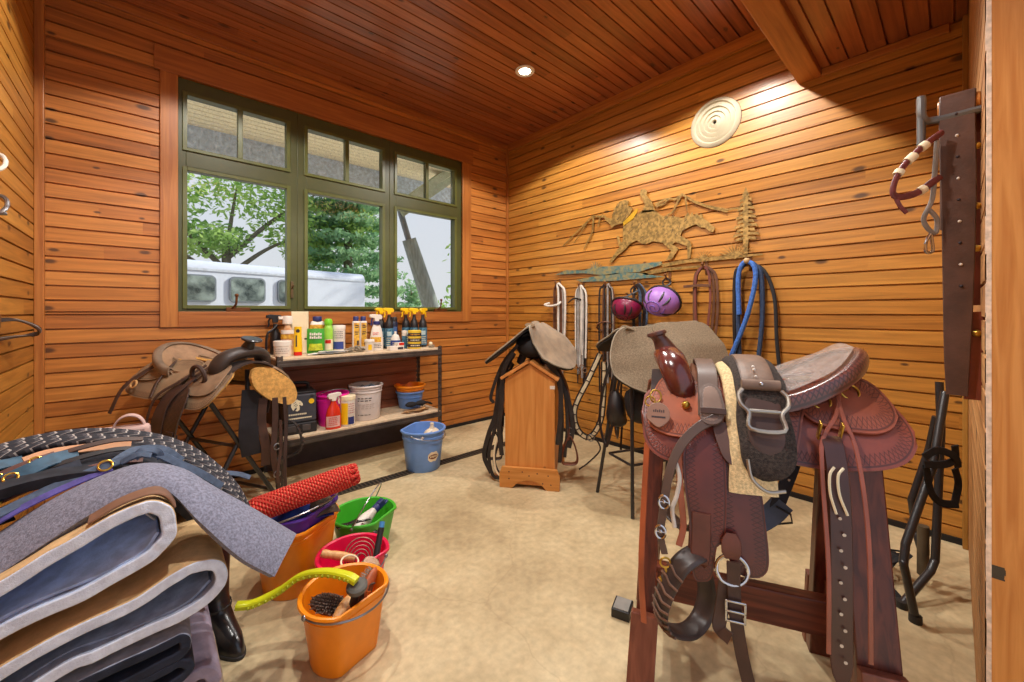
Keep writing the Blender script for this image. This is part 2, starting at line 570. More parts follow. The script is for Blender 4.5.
def text_mesh(name, txt, size, m, parent, loc, rot, depth=0.0006):
    cu = bpy.data.curves.new(name, 'FONT'); cu.body = txt; cu.size = size; cu.extrude = depth; cu.align_x = 'CENTER'; cu.align_y = 'CENTER'
    cu.materials.append(m)
    o = bpy.data.objects.new(name, cu); COL.objects.link(o); o.parent = parent; o.location = loc; o.rotation_euler = rot
    return o

# ---------------------------------------------------------------- the room
PITCH = 0.0916
L_, R_, B_, F_, H_ = ROOM['L'], ROOM['R'], ROOM['B'], ROOM['F'], ROOM['H']
CEDAR = [rgb(134, 76, 33), rgb(170, 102, 44), rgb(190, 120, 52), rgb(200, 134, 66)]
m_wallX = wood_boards('cedar boards along x', 0, 2, PITCH, CEDAR)
m_wallY = wood_boards('cedar boards along y', 1, 2, PITCH, [rgb(149, 90, 31), rgb(173, 113, 42), rgb(188, 128, 52), rgb(195, 139, 60)])
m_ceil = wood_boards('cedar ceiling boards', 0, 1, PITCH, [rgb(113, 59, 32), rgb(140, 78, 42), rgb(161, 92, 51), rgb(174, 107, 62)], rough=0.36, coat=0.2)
m_trim_v = wood_plain('cedar trim upright', rgb(153, 88, 35), rgb(183, 116, 51), axis=2, knots=False)
m_trim_x = wood_plain('cedar trim along x', rgb(143, 80, 32), rgb(175, 106, 46), axis=0)
m_trim_y = wood_plain('cedar trim along y', rgb(158, 92, 37), rgb(187, 120, 52), axis=1)
m_soffit = mat('pale porch boards', rgb(246, 230, 196), 0.7, var=0.05)
m_dark = mat('black gap', rgb(22, 16, 12), 0.8)

def boards(name, T, u0, u1, w0, w1, m, holes=(), back=0.08, ext=(0, 0, 0, 0)):
    """tongue-and-groove boards in the plane T (u along, w across, +z of T faces the room)"""
    M_ = M()
    k0, k1 = int(math.floor(w0 / PITCH)), int(math.ceil(w1 / PITCH))
    g, d = 0.0062, 0.018
    for k in range(k0, k1):
        a, b = max(w0, k * PITCH), min(w1, (k + 1) * PITCH)
        if b - a < 0.012: continue
        spans = [(u0, u1)]
        bands = [(a, b, spans)]
        for (hu0, hu1, hw0, hw1) in holes:
            nb = []
            for (p, q, sp) in bands:
                if q <= hw0 or p >= hw1: nb.append((p, q, sp)); continue
                def cut(sp):
                    o = []
                    for (s0, s1) in sp:
                        if s1 <= hu0 or s0 >= hu1: o.append((s0, s1)); continue
                        if s0 < hu0: o.append((s0, hu0))
                        if s1 > hu1: o.append((hu1, s1))
                    return o
                if p < hw0: nb.append((p, hw0, sp))
                nb.append((max(p, hw0), min(q, hw1), cut(sp)))
                if q > hw1: nb.append((hw1, q, sp))
            bands = nb
        for (p, q, sp) in bands:
            for (s0, s1) in sp:
                if q - p < 0.012: prof = [(p, 0), (q, 0)]
                else: prof = [(p, -d), (p + g * 0.55, -d), (p + g * 0.9, 0), (q - g * 0.9, 0), (q - g * 0.55, -d), (q, -d)]
                vs = [T @ V((s, w, z)) for (w, z) in prof for s in (s0, s1)]
                M_.add(vs, [(2 * i, 2 * i + 1, 2 * i + 3, 2 * i + 2) for i in range(len(prof) - 1)])
    # the sheathing behind
    u0, u1, w0, w1 = u0 - ext[0], u1 + ext[1], w0 - ext[2], w1 + ext[3]
    us = sorted({u0, u1} | {h[0] for h in holes} | {h[1] for h in holes})
    ws = sorted({w0, w1} | {h[2] for h in holes} | {h[3] for h in holes})
    for i in range(len(us) - 1):
        for j in range(len(ws) - 1):
            cu, cw = (us[i] + us[i + 1]) / 2, (ws[j] + ws[j + 1]) / 2
            if any(h[0] < cu < h[1] and h[2] < cw < h[3] for h in holes): continue
            M_.box(us[i], us[i + 1], ws[j], ws[j + 1], -back, -d - 0.001, T=T)
    return struct(M_.build(name, m, smooth=False))

def basis(o, u, w, n):
    return Matrix(((u[0], w[0], n[0], o[0]), (u[1], w[1], n[1], o[1]), (u[2], w[2], n[2], o[2]), (0, 0, 0, 1)))

WX0, WX1, WZ0, WZ1 = 0.163, 2.671, 1.300, 3.015
boards('wall_back', basis((0, B_, 0), (1, 0, 0), (0, 0, 1), (0, -1, 0)), L_, R_, 0, H_, m_wallX, [(WX0, WX1, WZ0, WZ1)], back=0.14, ext=(0.12, 0.12, 0, 0.1))
boards('wall_right', basis((R_, 0, 0), (0, 1, 0), (0, 0, 1), (-1, 0, 0)), F_, B_, 0, H_, m_wallY, back=0.12, ext=(0.1, 0, 0, 0.1))
boards('wall_left', basis((L_, 0, 0), (0, 1, 0), (0, 0, 1), (1, 0, 0)), F_ - 0.1, B_, 0, H_, m_wallY, back=0.12, ext=(0, 0, 0, 0.1))
m_frontwall = wood_boards('rough fir boards', 0, 2, 0.14, [rgb(164, 109, 59), rgb(180, 127, 74), rgb(194, 144, 90)], rough=0.6, coat=0.0)
w = boards('wall_front', basis((0, F_, 0), (1, 0, 0), (0, 0, 1), (0, 1, 0)), 1.535, R_, 0, H_, m_frontwall, back=0.115)
# ceiling: boards along x

# ceiling: boards along x
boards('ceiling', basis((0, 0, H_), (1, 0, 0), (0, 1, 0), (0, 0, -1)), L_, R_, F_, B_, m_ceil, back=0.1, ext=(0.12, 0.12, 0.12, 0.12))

# concrete floor
m, nt, N, Lk, p = node_mat('concrete floor')
tc = N.new('ShaderNodeTexCoord')
n1 = N.new('ShaderNodeTexNoise'); n1.inputs['Scale'].default_value = 1.7; n1.inputs['Detail'].default_value = 7; n1.inputs['Roughness'].default_value = 0.62
n2 = N.new('ShaderNodeTexNoise'); n2.inputs['Scale'].default_value = 28; n2.inputs['Detail'].default_value = 6
n3 = N.new('ShaderNodeTexVoronoi'); n3.feature = 'DISTANCE_TO_EDGE'; n3.inputs['Scale'].default_value = 1.1
nw = N.new('ShaderNodeTexNoise'); nw.inputs['Scale'].default_value = 3.0; nw.inputs['Detail'].default_value = 5
mxv = N.new('ShaderNodeMixRGB'); mxv.inputs[0].default_value = 0.22
for n_ in (n1, n2, nw): Lk.new(tc.outputs['Object'], n_.inputs['Vector'])
Lk.new(tc.outputs['Object'], mxv.inputs[1]); Lk.new(nw.outputs['Color'], mxv.inputs[2]); Lk.new(mxv.outputs[0], n3.inputs['Vector'])
r1 = N.new('ShaderNodeValToRGB')
r1.color_ramp.elements[0].position = 0.30; r1.color_ramp.elements[0].color = (*rgb(168, 146, 108), 1)
r1.color_ramp.elements[1].position = 0.68; r1.color_ramp.elements[1].color = (*rgb(216, 197, 156), 1)
e = r1.color_ramp.elements.new(0.5); e.color = (*rgb(198, 177, 136), 1)
Lk.new(n1.outputs[0], r1.inputs[0])
r2 = N.new('ShaderNodeMapRange'); Lk.new(n2.outputs[0], r2.inputs['Value'])
r2.inputs['From Min'].default_value = 0.3; r2.inputs['From Max'].default_value = 0.7; r2.inputs['To Min'].default_value = 0.82; r2.inputs['To Max'].default_value = 1.08
cm = N.new('ShaderNodeCombineXYZ')
for i in range(3): Lk.new(r2.outputs[0], cm.inputs[i])
mu = N.new('ShaderNodeMixRGB'); mu.blend_type = 'MULTIPLY'; mu.inputs[0].default_value = 1
Lk.new(r1.outputs[0], mu.inputs[1]); Lk.new(cm.outputs[0], mu.inputs[2])
ck = N.new('ShaderNodeMapRange'); Lk.new(n3.outputs['Distance'], ck.inputs['Value'])
ck.inputs['From Min'].default_value = 0.0; ck.inputs['From Max'].default_value = 0.006; ck.inputs['To Min'].default_value = 0.16; ck.inputs['To Max'].default_value = 0.0
mc = N.new('ShaderNodeMixRGB'); Lk.new(ck.outputs[0], mc.inputs[0]); Lk.new(mu.outputs[0], mc.inputs[1]); mc.inputs[2].default_value = (*rgb(110, 86, 60), 1)
Lk.new(mc.outputs[0], p.inputs['Base Color'])
p.inputs['Roughness'].default_value = 0.58
bp = N.new('ShaderNodeBump'); bp.inputs['Strength'].default_value = 0.25; bp.inputs['Distance'].default_value = 0.006
Lk.new(n2.outputs[0], bp.inputs['Height']); Lk.new(bp.outputs[0], p.inputs['Normal'])
f = M(); f.box(L_ - 0.12, R_ + 0.12, F_ - 0.6, B_ + 0.14, -0.15, 0)
struct(f.build('floor', m, smooth=False))

# dark gap strips at the foot of the walls
t = M(); t.box(L_, R_, B_ - 0.012, B_, 0, 0.035); struct(t.build('baseboard_back', m_dark, smooth=False))
t = M(); t.box(R_ - 0.012, R_, F_, B_ - 0.012, 0, 0.035); struct(t.build('baseboard_right', m_dark, smooth=False))

# corner posts and crown strips
def trim(n, x0, x1, y0, y1, z0, z1, mm, bev=0.004):
    t = M(); t.box(x0, x1, y0, y1, z0, z1); return struct(t.build('trim_%d' % n, mm, smooth=False, bevel=bev))
trim(1, L_, L_ + 0.042, B_ - 0.042, B_, 0.0, H_, m_trim_v)
trim(2, R_ - 0.028, R_, B_ - 0.028, B_, 0.0, H_, m_trim_v)
trim(3, L_ + 0.042, R_ - 0.028, B_ - 0.022, B_, H_ - 0.06, H_, m_trim_x)
trim(4, R_ - 0.022, R_, 0.735, B_ - 0.03, H_ - 0.085, H_, m_trim_y)
# lower soffit over the doorway wall, carried by a beam
SZ = 2.93
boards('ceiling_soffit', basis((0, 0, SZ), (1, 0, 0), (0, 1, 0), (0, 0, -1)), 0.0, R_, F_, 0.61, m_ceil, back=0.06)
t = M(); t.box(-0.1, R_, 0.60, 0.735, SZ - 0.045, H_ - 0.012); struct(t.build('beam', m_trim_x, smooth=False, bevel=0.006))
trim(5, R_ - 0.03, R_, 0.02, 0.60, SZ - 0.05, SZ - 0.003, m_trim_y)
trim(6, R_ - 0.055, R_, F_, F_ + 0.022, 0, SZ - 0.003, wood_plain('mustard trim', rgb(150, 104, 40), rgb(178, 128, 56), axis=2))
# door jamb that closes the right side of the picture
m_jamb = wood_plain('orange fir jamb', rgb(186, 112, 40), rgb(212, 142, 68), axis=2, rough=0.4, scale=1.5)
t = M(); t.box(1.52, 1.555, F_ - 0.26, F_ - 0.008, 0, H_)
jamb = struct(t.build('trim_7', m_jamb, smooth=False, bevel=0.003))
t = M()
for i in range(7):
    t.box(1.5194, 1.5202, F_ - 0.030 + random.uniform(-0.002, 0.002), F_ - 0.006, 0.655 + i * 0.0045, 0.655 + i * 0.0045 + random.uniform(0.0042, 0.0048))
o = t.build('scorch_mark', mat('scorch', rgb(70, 58, 40), 0.8), parent=jamb, smooth=False)
t = M()
zz = 0.0
while zz < H_:
    h = random.uniform(0.03, 0.12)
    t.box(1.5185 + random.uniform(0, 0.001), 1.545, F_ - 0.010, F_ - 0.0015 + random.uniform(-0.001, 0.0012), zz, min(H_, zz + h)); zz += h
t.build('plywood_edge', mat('torn plywood edge', rgb(226, 196, 168), 0.9, var=0.2, scale=60), parent=jamb, smooth=False)

# ---------------------------------------------------------------- window: casing + three units
m_olive = mat('olive window frame', rgb(70, 72, 32), 0.45, var=0.06)
m_glass, nt, N, Lk, p = node_mat('window glass')
N.remove(p)
out = [n for n in N if n.type == 'OUTPUT_MATERIAL'][0]
tr = N.new('ShaderNodeBsdfTransparent'); tr.inputs[0].default_value = (0.95, 0.97, 0.96, 1)
gl = N.new('ShaderNodeBsdfGlossy'); gl.inputs['Roughness'].default_value = 0.02
fr = N.new('ShaderNodeFresnel'); fr.inputs[0].default_value = 1.18
ms = N.new('ShaderNodeMixShader')
Lk.new(fr.outputs[0], ms.inputs[0]); Lk.new(tr.outputs[0], ms.inputs[1]); Lk.new(gl.outputs[0], ms.inputs[2]); Lk.new(ms.outputs[0], out.inputs[0])
# speckled upper panes (dusty)
m_dusty, nt, N, Lk, p = node_mat('dusty window glass')
p.inputs['Base Color'].default_value = (0.75, 0.78, 0.82, 1); p.inputs['Roughness'].default_value = 0.9
out = [n for n in N if n.type == 'OUTPUT_MATERIAL'][0]
tr = N.new('ShaderNodeBsdfTransparent'); tr.inputs[0].default_value = (0.95, 0.97, 0.96, 1)
tc = N.new('ShaderNodeTexCoord'); nz = N.new('ShaderNodeTexNoise'); nz.inputs['Scale'].default_value = 70; nz.inputs['Detail'].default_value = 5
Lk.new(tc.outputs['Object'], nz.inputs['Vector'])
mr = N.new('ShaderNodeMapRange'); Lk.new(nz.outputs[0], mr.inputs['Value'])
mr.inputs['From Min'].default_value = 0.5; mr.inputs['From Max'].default_value = 0.75; mr.inputs['To Min'].default_value = 0.0; mr.inputs['To Max'].default_value = 0.14
ms = N.new('ShaderNodeMixShader')
Lk.new(mr.outputs[0], ms.inputs[0]); Lk.new(tr.outputs[0], ms.inputs[1]); Lk.new(p.outputs[0], ms.inputs[2]); Lk.new(ms.outputs[0], out.inputs[0])

t = M(); t.box(0.067, WX0 + 0.003, B_ - 0.02, B_, 1.19, WZ1)
struct(t.build('trim_8', m_trim_v, smooth=False, bevel=0.003))
t = M(); t.box(WX1 - 0.003, 2.79, B_ - 0.02, B_, 1.19, WZ1)
struct(t.build('trim_9', m_trim_v, smooth=False, bevel=0.003))
t = M(); t.box(0.035, 2.815, B_ - 0.024, B_, WZ1, 3.185)
struct(t.build('trim_10', m_trim_x, smooth=False, bevel=0.003))
t = M(); t.box(WX0 + 0.003, WX1 - 0.003, B_ - 0.02, B_, 1.19, WZ0 + 0.003)
struct(t.build('trim_11', m_trim_x, smooth=False, bevel=0.003))
for i, (x0, x1, g0, g1) in enumerate([(WX0, 0.957, 0.211, 0.883), (0.957, 1.798, 1.031, 1.729), (1.798, WX1, 1.867, 2.582)]):
    w_ = bpy.data.objects.new('window_%d' % (i + 1), None); COL.objects.link(w_); w_['kind'] = 'structure'
    y0, y1 = B_ + 0.012, B_ + 0.10
    f = M()
    f.box(x0, g0, y0, y1, WZ0, WZ1); f.box(g1, x1, y0, y1, WZ0, WZ1)
    f.box(g0, g1, y0, y1, 2.905, WZ1); f.box(g0, g1, y0, y1, 2.352, 2.506); f.box(g0, g1, y0, y1, WZ0, 1.344)
    f.build('window_frame', m_olive, parent=w_, smooth=False, bevel=0.004)
    f = M()                                                   # the stepped inner lip of each sash
    for (z0, z1) in ((1.344, 2.352), (2.506, 2.905)):
        f.box(g0 - 0.02, g0 + 0.008, y0 - 0.012, y0 + 0.05, z0 - 0.018, z1 + 0.018); f.box(g1 - 0.008, g1 + 0.02, y0 - 0.012, y0 + 0.05, z0 - 0.018, z1 + 0.018)
        f.box(g0 + 0.008, g1 - 0.008, y0 - 0.012, y0 + 0.05, z0 - 0.018, z0 + 0.008); f.box(g0 + 0.008, g1 - 0.008, y0 - 0.012, y0 + 0.05, z1 - 0.008, z1 + 0.018)
    gm = (g0 + g1) / 2
    f.box(gm - 0.017, gm + 0.017, y0 - 0.008, y0 + 0.05, 2.514, 2.897)
    f.build('sash', mat('green sash', rgb(86, 90, 38), 0.4, var=0.08), parent=w_, smooth=False, bevel=0.003)
    g = M(); g.box(g0, g1, B_ + 0.040, B_ + 0.046, 1.344, 2.352); g.build('pane', m_glass, parent=w_, smooth=False)
    g = M(); g.box(g0, g1, B_ + 0.040, B_ + 0.046, 2.506, 2.905); g.build('pane', m_dusty, parent=w_, smooth=False)
    if i != 1:
        hx = (g0 + 0.30) if i == 0 else (g1 - 0.22)
        c = M(); c.box(hx - 0.06, hx + 0.10, y0 - 0.03, y0 + 0.01, 1.305, 1.335); c.tube(cr([(hx - 0.02, y0 - 0.03, 1.33), (hx, y0 - 0.05, 1.36), (hx + 0.005, y0 - 0.055, 1.42)]), 0.009); c.ball((hx + 0.005, y0 - 0.055, 1.43), 0.014)
        c.build('crank_handle', mat('bronze crank', rgb(110, 66, 34), 0.4, metal=0.6), parent=w_, bevel=0.003)
    if i == 0:
        c = M(); c.box(g1 + 0.02, g1 + 0.04, y0 - 0.02, y0, 1.42, 1.56); c.tube([(g1 + 0.03, y0 - 0.02, 1.50), (g1 + 0.035, y0 - 0.05, 1.53)], 0.007)
        c.build('sash_lock', mat('brown lock', rgb(88, 70, 44), 0.4), parent=w_, bevel=0.002)
# outside sill reveal
# ---------------------------------------------------------------- ceiling lamps
m_lamp = emis('lamp glow', (1.0, 0.93, 0.82), 14.0)
m_white = mat('white enamel', rgb(228, 222, 210), 0.4, var=0.03)
for i, (lx, ly) in enumerate(LAMPS):
    o = thing('recessed_ceiling_light', 'round recessed downlight with white rim, lit, in the board ceiling' if i == 0 else 'recessed downlight out of view in the board ceiling', 'ceiling light', (lx, ly, H_), group='recessed ceiling lights')
    if i > 0: o['label'] = 'lit recessed downlight in the ceiling boards, one of those outside the frame'
    a = M(); a.lathe([(0.050, -0.001), (0.052, -0.007), (0.080, -0.010), (0.084, -0.005), (0.084, 0.0)], 32); a.build('rim', m_white, parent=o)
    a = M(); a.lathe([(0.0, -0.004), (0.03, -0.006), (0.050, -0.003)], 32); a.build('lamp_glass', m_lamp, parent=o)

# floor drain
o = thing('floor_drain', 'long dark slotted channel drain in the concrete along the window wall', 'drain', (0, 0, 0))
fr_ = M(); x0, x1 = 0.55, 2.95
fr_.box(x0, x1, 2.93, 2.938, 0.0, 0.006); fr_.box(x0, x1, 3.012, 3.02, 0.0, 0.006); fr_.build('drain_frame', mat('drain iron', rgb(74, 62, 48), 0.7, metal=0.2), parent=o, smooth=False)
gt = M(); x = x0
while x < x1:
    gt.box(x, x + 0.013, 2.938, 3.012, 0.001, 0.005); x += 0.030
gt.build('grate', MATS['drain iron'], parent=o, smooth=False)
gt = M(); gt.box(x0, x1, 2.938, 3.012, 0.0002, 0.001); gt.build('channel', m_dark, parent=o, smooth=False)

# round ceiling-style vent on the right wall
o = thing('round_air_vent', 'round cream air vent of concentric rings high on the board wall', 'vent', (R_, 1.29, 2.815))
Tv = Matrix.Rotation(-PI / 2, 4, 'Y')
m_vent = mat('cream vent enamel', rgb(186, 176, 150), 0.6, var=0.04)
a = M(); a.lathe([(0.0, 0.004), (0.19, 0.004), (0.196, 0.0), (0.0, 0.0)][::-1], 48, T=Tv); a.build('vent_plate', mat('vent inner', rgb(84, 74, 58), 0.7), parent=o)
for r in (0.175, 0.135, 0.098, 0.064, 0.032):
    a = M(); a.lathe([(r - 0.020, 0.006), (r - 0.012, 0.022), (r + 0.014, 0.010), (r + 0.018, 0.004), (r - 0.020, 0.003)], 48, T=Tv); a.build('vent_ring', m_vent, parent=o)

# ---------------------------------------------------------------- outside the window
m_ground = mat('dusty yard ground', rgb(206, 200, 182), 0.9, var=0.12, scale=2)
g = M(); g.box(-40, 60, B_ + 0.16, 70, -0.35, -0.15); struct(g.build('ground', m_ground, smooth=False))
g = M()
y = B_ + 0.14
while y < 6.3:
    g.box(-2.5, 6.5, y, y + 0.105, 3.56, 3.59); y += 0.118
g.box(-2.5, 6.5, B_ + 0.14, 6.4, 3.592, 3.66)
struct(g.build('ceiling_porch', m_soffit, smooth=False))
g = M(); g.box(-2.5, 6.5, 6.2, 6.4, 3.18, 3.56); struct(g.build('beam_porch', mat('slate blue porch beam', rgb(190, 204, 222), 0.8, var=0.25, scale=20), smooth=False))
# raking log brace and its timber bracket
m_log = mat('weathered log', rgb(140, 150, 148), 0.85, var=0.2, scale=6, stretch=(6, 6, 0.8))
o = thing('leaning_log_post', 'weathered grey log leaning under the porch beam outside the window', 'log', (3.171, 6.0, 0))
g = M(); g.tube([(0.62, 0, -0.15), (0.41, 0, 1.40), (0.0, 0, 2.49)], 0.135, 12, scale=[1.15, 1.08, 0.86]); g.build('log', m_log, parent=o)
g = M(); g.tube([(0.0, 0, 2.46), (-0.14, 0, 2.88), (-0.20, 0, 3.17)], 0.05, 8); g.build('iron_strut', mat('grey iron strut', rgb(120, 124, 130), 0.5, metal=0.4), parent=o)
g = M(); g.beam((2.80, 5.6, 2.88), (3.80, 5.6, 3.72), 0.12, 0.20, up=(0, 1, 0)); g.beam((2.84, 5.6, 2.78), (3.80, 5.6, 3.55), 0.10, 0.02, up=(0, 1, 0))
o = tag(g.build('porch_brace', mat('pale green timber', rgb(168, 176, 150), 0.7), smooth=False), 'pale green diagonal timber brace under the porch roof outside', 'brace')

# horse trailer
ta = math.atan2(0.76, 3.33)
tr_o = thing('horse_trailer', 'long white horse trailer with rounded windows parked outside', 'trailer', (3.81, 9.37, -0.15), ta)
m_tr = mat('white trailer skin', rgb(206, 212, 228), 0.35, var=0.02, coat=0.3)
prof = [(0, 0.35), (0, 2.18), (-0.04, 2.27), (-0.12, 2.33), (-2.2, 2.38)]
a = M()
pr = [(0.0, 0.45), (0.0, 2.20), (0.03, 2.29), (0.10, 2.34), (2.05, 2.34), (2.15, 2.25), (2.15, 0.45)]
a.add([V((x, y, z)) for x in (-7.5, 0) for (y, z) in pr], [tuple(range(7))[::-1], tuple(range(7, 14))] + [(i, (i + 1) % 7, 7 + (i + 1) % 7, 7 + i) for i in range(7)])
a.build('trailer_body', m_tr, parent=tr_o, smooth=True, bevel=0.01)
a = M(); a.box(-7.5, 0.0, -0.015, 0.0, 2.16, 2.20); a.box(-7.5, 0, -0.012, 0, 0.5, 0.56); a.build('side_rail', mat('trailer rail', rgb(206, 212, 226), 0.3), parent=tr_o, smooth=False)
def rrect(w, h, r, n=6):
    P = []
    for (cx, cy, a0) in ((w / 2 - r, h / 2 - r, 0), (-w / 2 + r, h / 2 - r, 90), (-w / 2 + r, -h / 2 + r, 180), (w / 2 - r, -h / 2 + r, 270)):
        for k in range(n + 1):
            q = math.radians(a0 + 90 * k / n); P.append((cx + r * math.cos(q), cy + r * math.sin(q)))
    return P
m_twin = mat('trailer window glass', rgb(84, 98, 98), 0.15, var=0.5, scale=5, c2=rgb(150, 164, 160))
m_tfr = mat('trailer window rubber', rgb(120, 128, 138), 0.5)
Tw = Matrix.Rotation(PI / 2, 4, 'X')
for k, (wx, ww) in enumerate([(-3.25, 0.52), (-2.494, 0.61), (-1.71, 0.53), (-4.05, 0.52)]):
    a = M(); a.prism(rrect(ww, 0.47, 0.09), 0.03, T=TR(wx, 0, 1.855) @ Tw); fo = a.build('window', m_tfr, parent=tr_o, bevel=0.008)
    a = M(); a.prism(rrect(ww - 0.06, 0.41, 0.07), 0.034, T=TR(wx, 0, 1.855) @ Tw); a.build('pane', m_twin, parent=fo)
for wx in (-2.2, -3.1):
    a = M(); a.tube([(wx, -0.02, 0.36), (wx, 0.2, 0.36)], 0.36, 20); a.build('wheel', mat('tyre', rgb(30, 30, 32), 0.8), parent=tr_o)

# trees: leaf cards on branches
def leaf_mat(name, c1, c2):
    m, nt, N, L, p = node_mat(name)
    oi = N.new('ShaderNodeNewGeometry'); nz = N.new('ShaderNodeTexNoise'); nz.inputs['Scale'].default_value = 1.4; nz.inputs['Detail'].default_value = 4
    L.new(oi.outputs['Position'], nz.inputs['Vector'])
    r = N.new('ShaderNodeValToRGB'); r.color_ramp.elements[0].position = 0.35; r.color_ramp.elements[1].position = 0.65
    r.color_ramp.elements[0].color = (*c1, 1); r.color_ramp.elements[1].color = (*c2, 1)
    L.new(nz.outputs[0], r.inputs[0]); L.new(r.outputs[0], p.inputs['Base Color']); p.inputs['Roughness'].default_value = 0.6
    tl = N.new('ShaderNodeBsdfTranslucent'); L.new(r.outputs[0], tl.inputs[0])
    ms = N.new('ShaderNodeMixShader'); ms.inputs[0].default_value = 0.45
    L.new(p.outputs[0], ms.inputs[1]); L.new(tl.outputs[0], ms.inputs[2])
    L.new(ms.outputs[0], N['Material Output'].inputs[0])
    return m
m_leaf = leaf_mat('bright leaves', rgb(120, 164, 76), rgb(196, 222, 130))
m_needle = leaf_mat('conifer sprays', rgb(92, 138, 98), rgb(160, 194, 146))
m_bark = mat('bark', rgb(110, 100, 84), 0.9)
def leaves(name, m, par, clumps, n, size, droop=0.0, rnd=None):
    rr = rnd or random.Random(3); a = M()
    for _ in range(n):
        c, rad = rr.choice(clumps)
        d = V((rr.gauss(0, 1), rr.gauss(0, 1), rr.gauss(0, 1))).normalized() * (rr.random() ** 0.45)
        q = V(c) + V((d.x * rad[0], d.y * rad[1], d.z * rad[2]))
        u = V((rr.gauss(0, 1), rr.gauss(0, 1), rr.gauss(0, 0.6) - droop)).normalized(); w_ = u.orthogonal().normalized()
        w_ = (Matrix.Rotation(rr.uniform(0, 6.28), 3, u) @ w_)
        s = size * rr.uniform(0.6, 1.3)
        a.add([q - u * s, q + w_ * s * 0.42, q + u * s, q - w_ * s * 0.42], [(0, 1, 2, 3)])
    return a.build(name, m, parent=par, smooth=False)
def tree(name, label, loc, trunk_h, tr_r, clumps, n, size, m, limbs, droop=0.0, seed=1, grp=None):
    o = thing(name, label, 'tree', loc, group=grp)
    a = M(); a.tube(cr([(0, 0, -0.1), (0.06, 0, trunk_h * 0.4), (0, 0.05, trunk_h)]), tr_r, 10, scale=lambda t: 1 - 0.6 * t)
    for (p, q) in limbs: a.tube(cr([p, (V(p) + V(q)) / 2 + V((0, 0, 0.15)), q]), tr_r * 0.35, 6, scale=lambda t: 1 - 0.7 * t)
    a.build('trunk', m_bark, parent=o)
    leaves('foliage', m, o, clumps, n, size, droop, random.Random(seed))
    return o
cl = [((-1.6, 0, 4.4), (1.3, 1.0, 0.8)), ((0.2, 0.3, 5.0), (1.6, 1.2, 1.0)), ((1.7, 0, 4.2), (1.2, 1.0, 0.9)), ((-0.3, 0, 3.4), (1.0, 1, 0.5)), ((-2.6, 0, 5.4), (1.4, 1, 1.1)), ((2.4, 0, 5.4), (1.5, 1.2, 1.0)), ((2.2, 0.2, 3.3), (0.8, 0.8, 0.5)), ((-2.2, 0, 3.5), (0.9, 0.9, 0.6)), ((3.4, 0, 4.3), (0.9, 1, 0.8))]
lim = [((0, 0, 2.2), (-2.2, 0, 3.7)), ((0, 0, 2.4), (1.9, 0, 3.8)), ((0, 0, 2.8), (0.3, 0.3, 5.0)), ((0, 0, 2.6), (-2.6, 0, 5.2)), ((0, 0, 2.9), (2.4, 0, 5.2))]
tree('broadleaf_tree', 'bright green broadleaf tree behind the trailer, seen in the first window', (1.6, 13.5, -0.15), 3.6, 0.22, cl, 9000, 0.095, m_leaf, lim, seed=4)
cl = []
for k in range(12):
    z = 1.2 + k * 0.55; r = 2.5 * (1 - k / 13.5)
    for j in range(6):
        a = j * 1.05 + k * 0.6; cl.append(((r * 0.62 * math.cos(a), r * 0.62 * math.sin(a), z - 0.15), (r * 0.48, r * 0.48, 0.20)))
tree('conifer_tree', 'dark blue green conifer with drooping sprays behind the trailer end', (4.9, 13.6, -0.15), 8.0, 0.2, cl, 17000, 0.10, m_needle, [], droop=0.5, seed=8)
cl = [((0, 0, 3.0), (1.0, 1, 1.6)), ((0.6, 0, 4.6), (0.9, 0.8, 1.0)), ((-0.3, 0, 1.6), (0.8, 0.8, 0.9)), ((0.9, 0, 5.9), (0.9, 0.8, 0.9))]
tree('birch_tree', 'slender yellow green tree right of the leaning log outside the window', (7.2, 9.4, -0.15), 5.5, 0.09, cl, 1500, 0.10, m_leaf, [], seed=12)
cl = [((0, 0, 0.9), (0.9, 0.9, 1.0)), ((0.1, 0, 2.0), (0.5, 0.5, 0.9))]
tree('young_conifer', 'small grey green conifer far behind the leaning log', (8.3, 15.5, -0.15), 2.6, 0.08, cl, 900, 0.12, m_needle, [], seed=14)
cl = [((0, 0, 1.2), (1.2, 0.8, 0.7)), ((1.0, 0, 1.3), (0.8, 0.8, 0.6))]
tree('round_bush', 'round yellow green bush beyond the leaning log', (9.6, 15.0, -0.15), 1.4, 0.07, cl, 900, 0.13, m_leaf, [], seed=15)

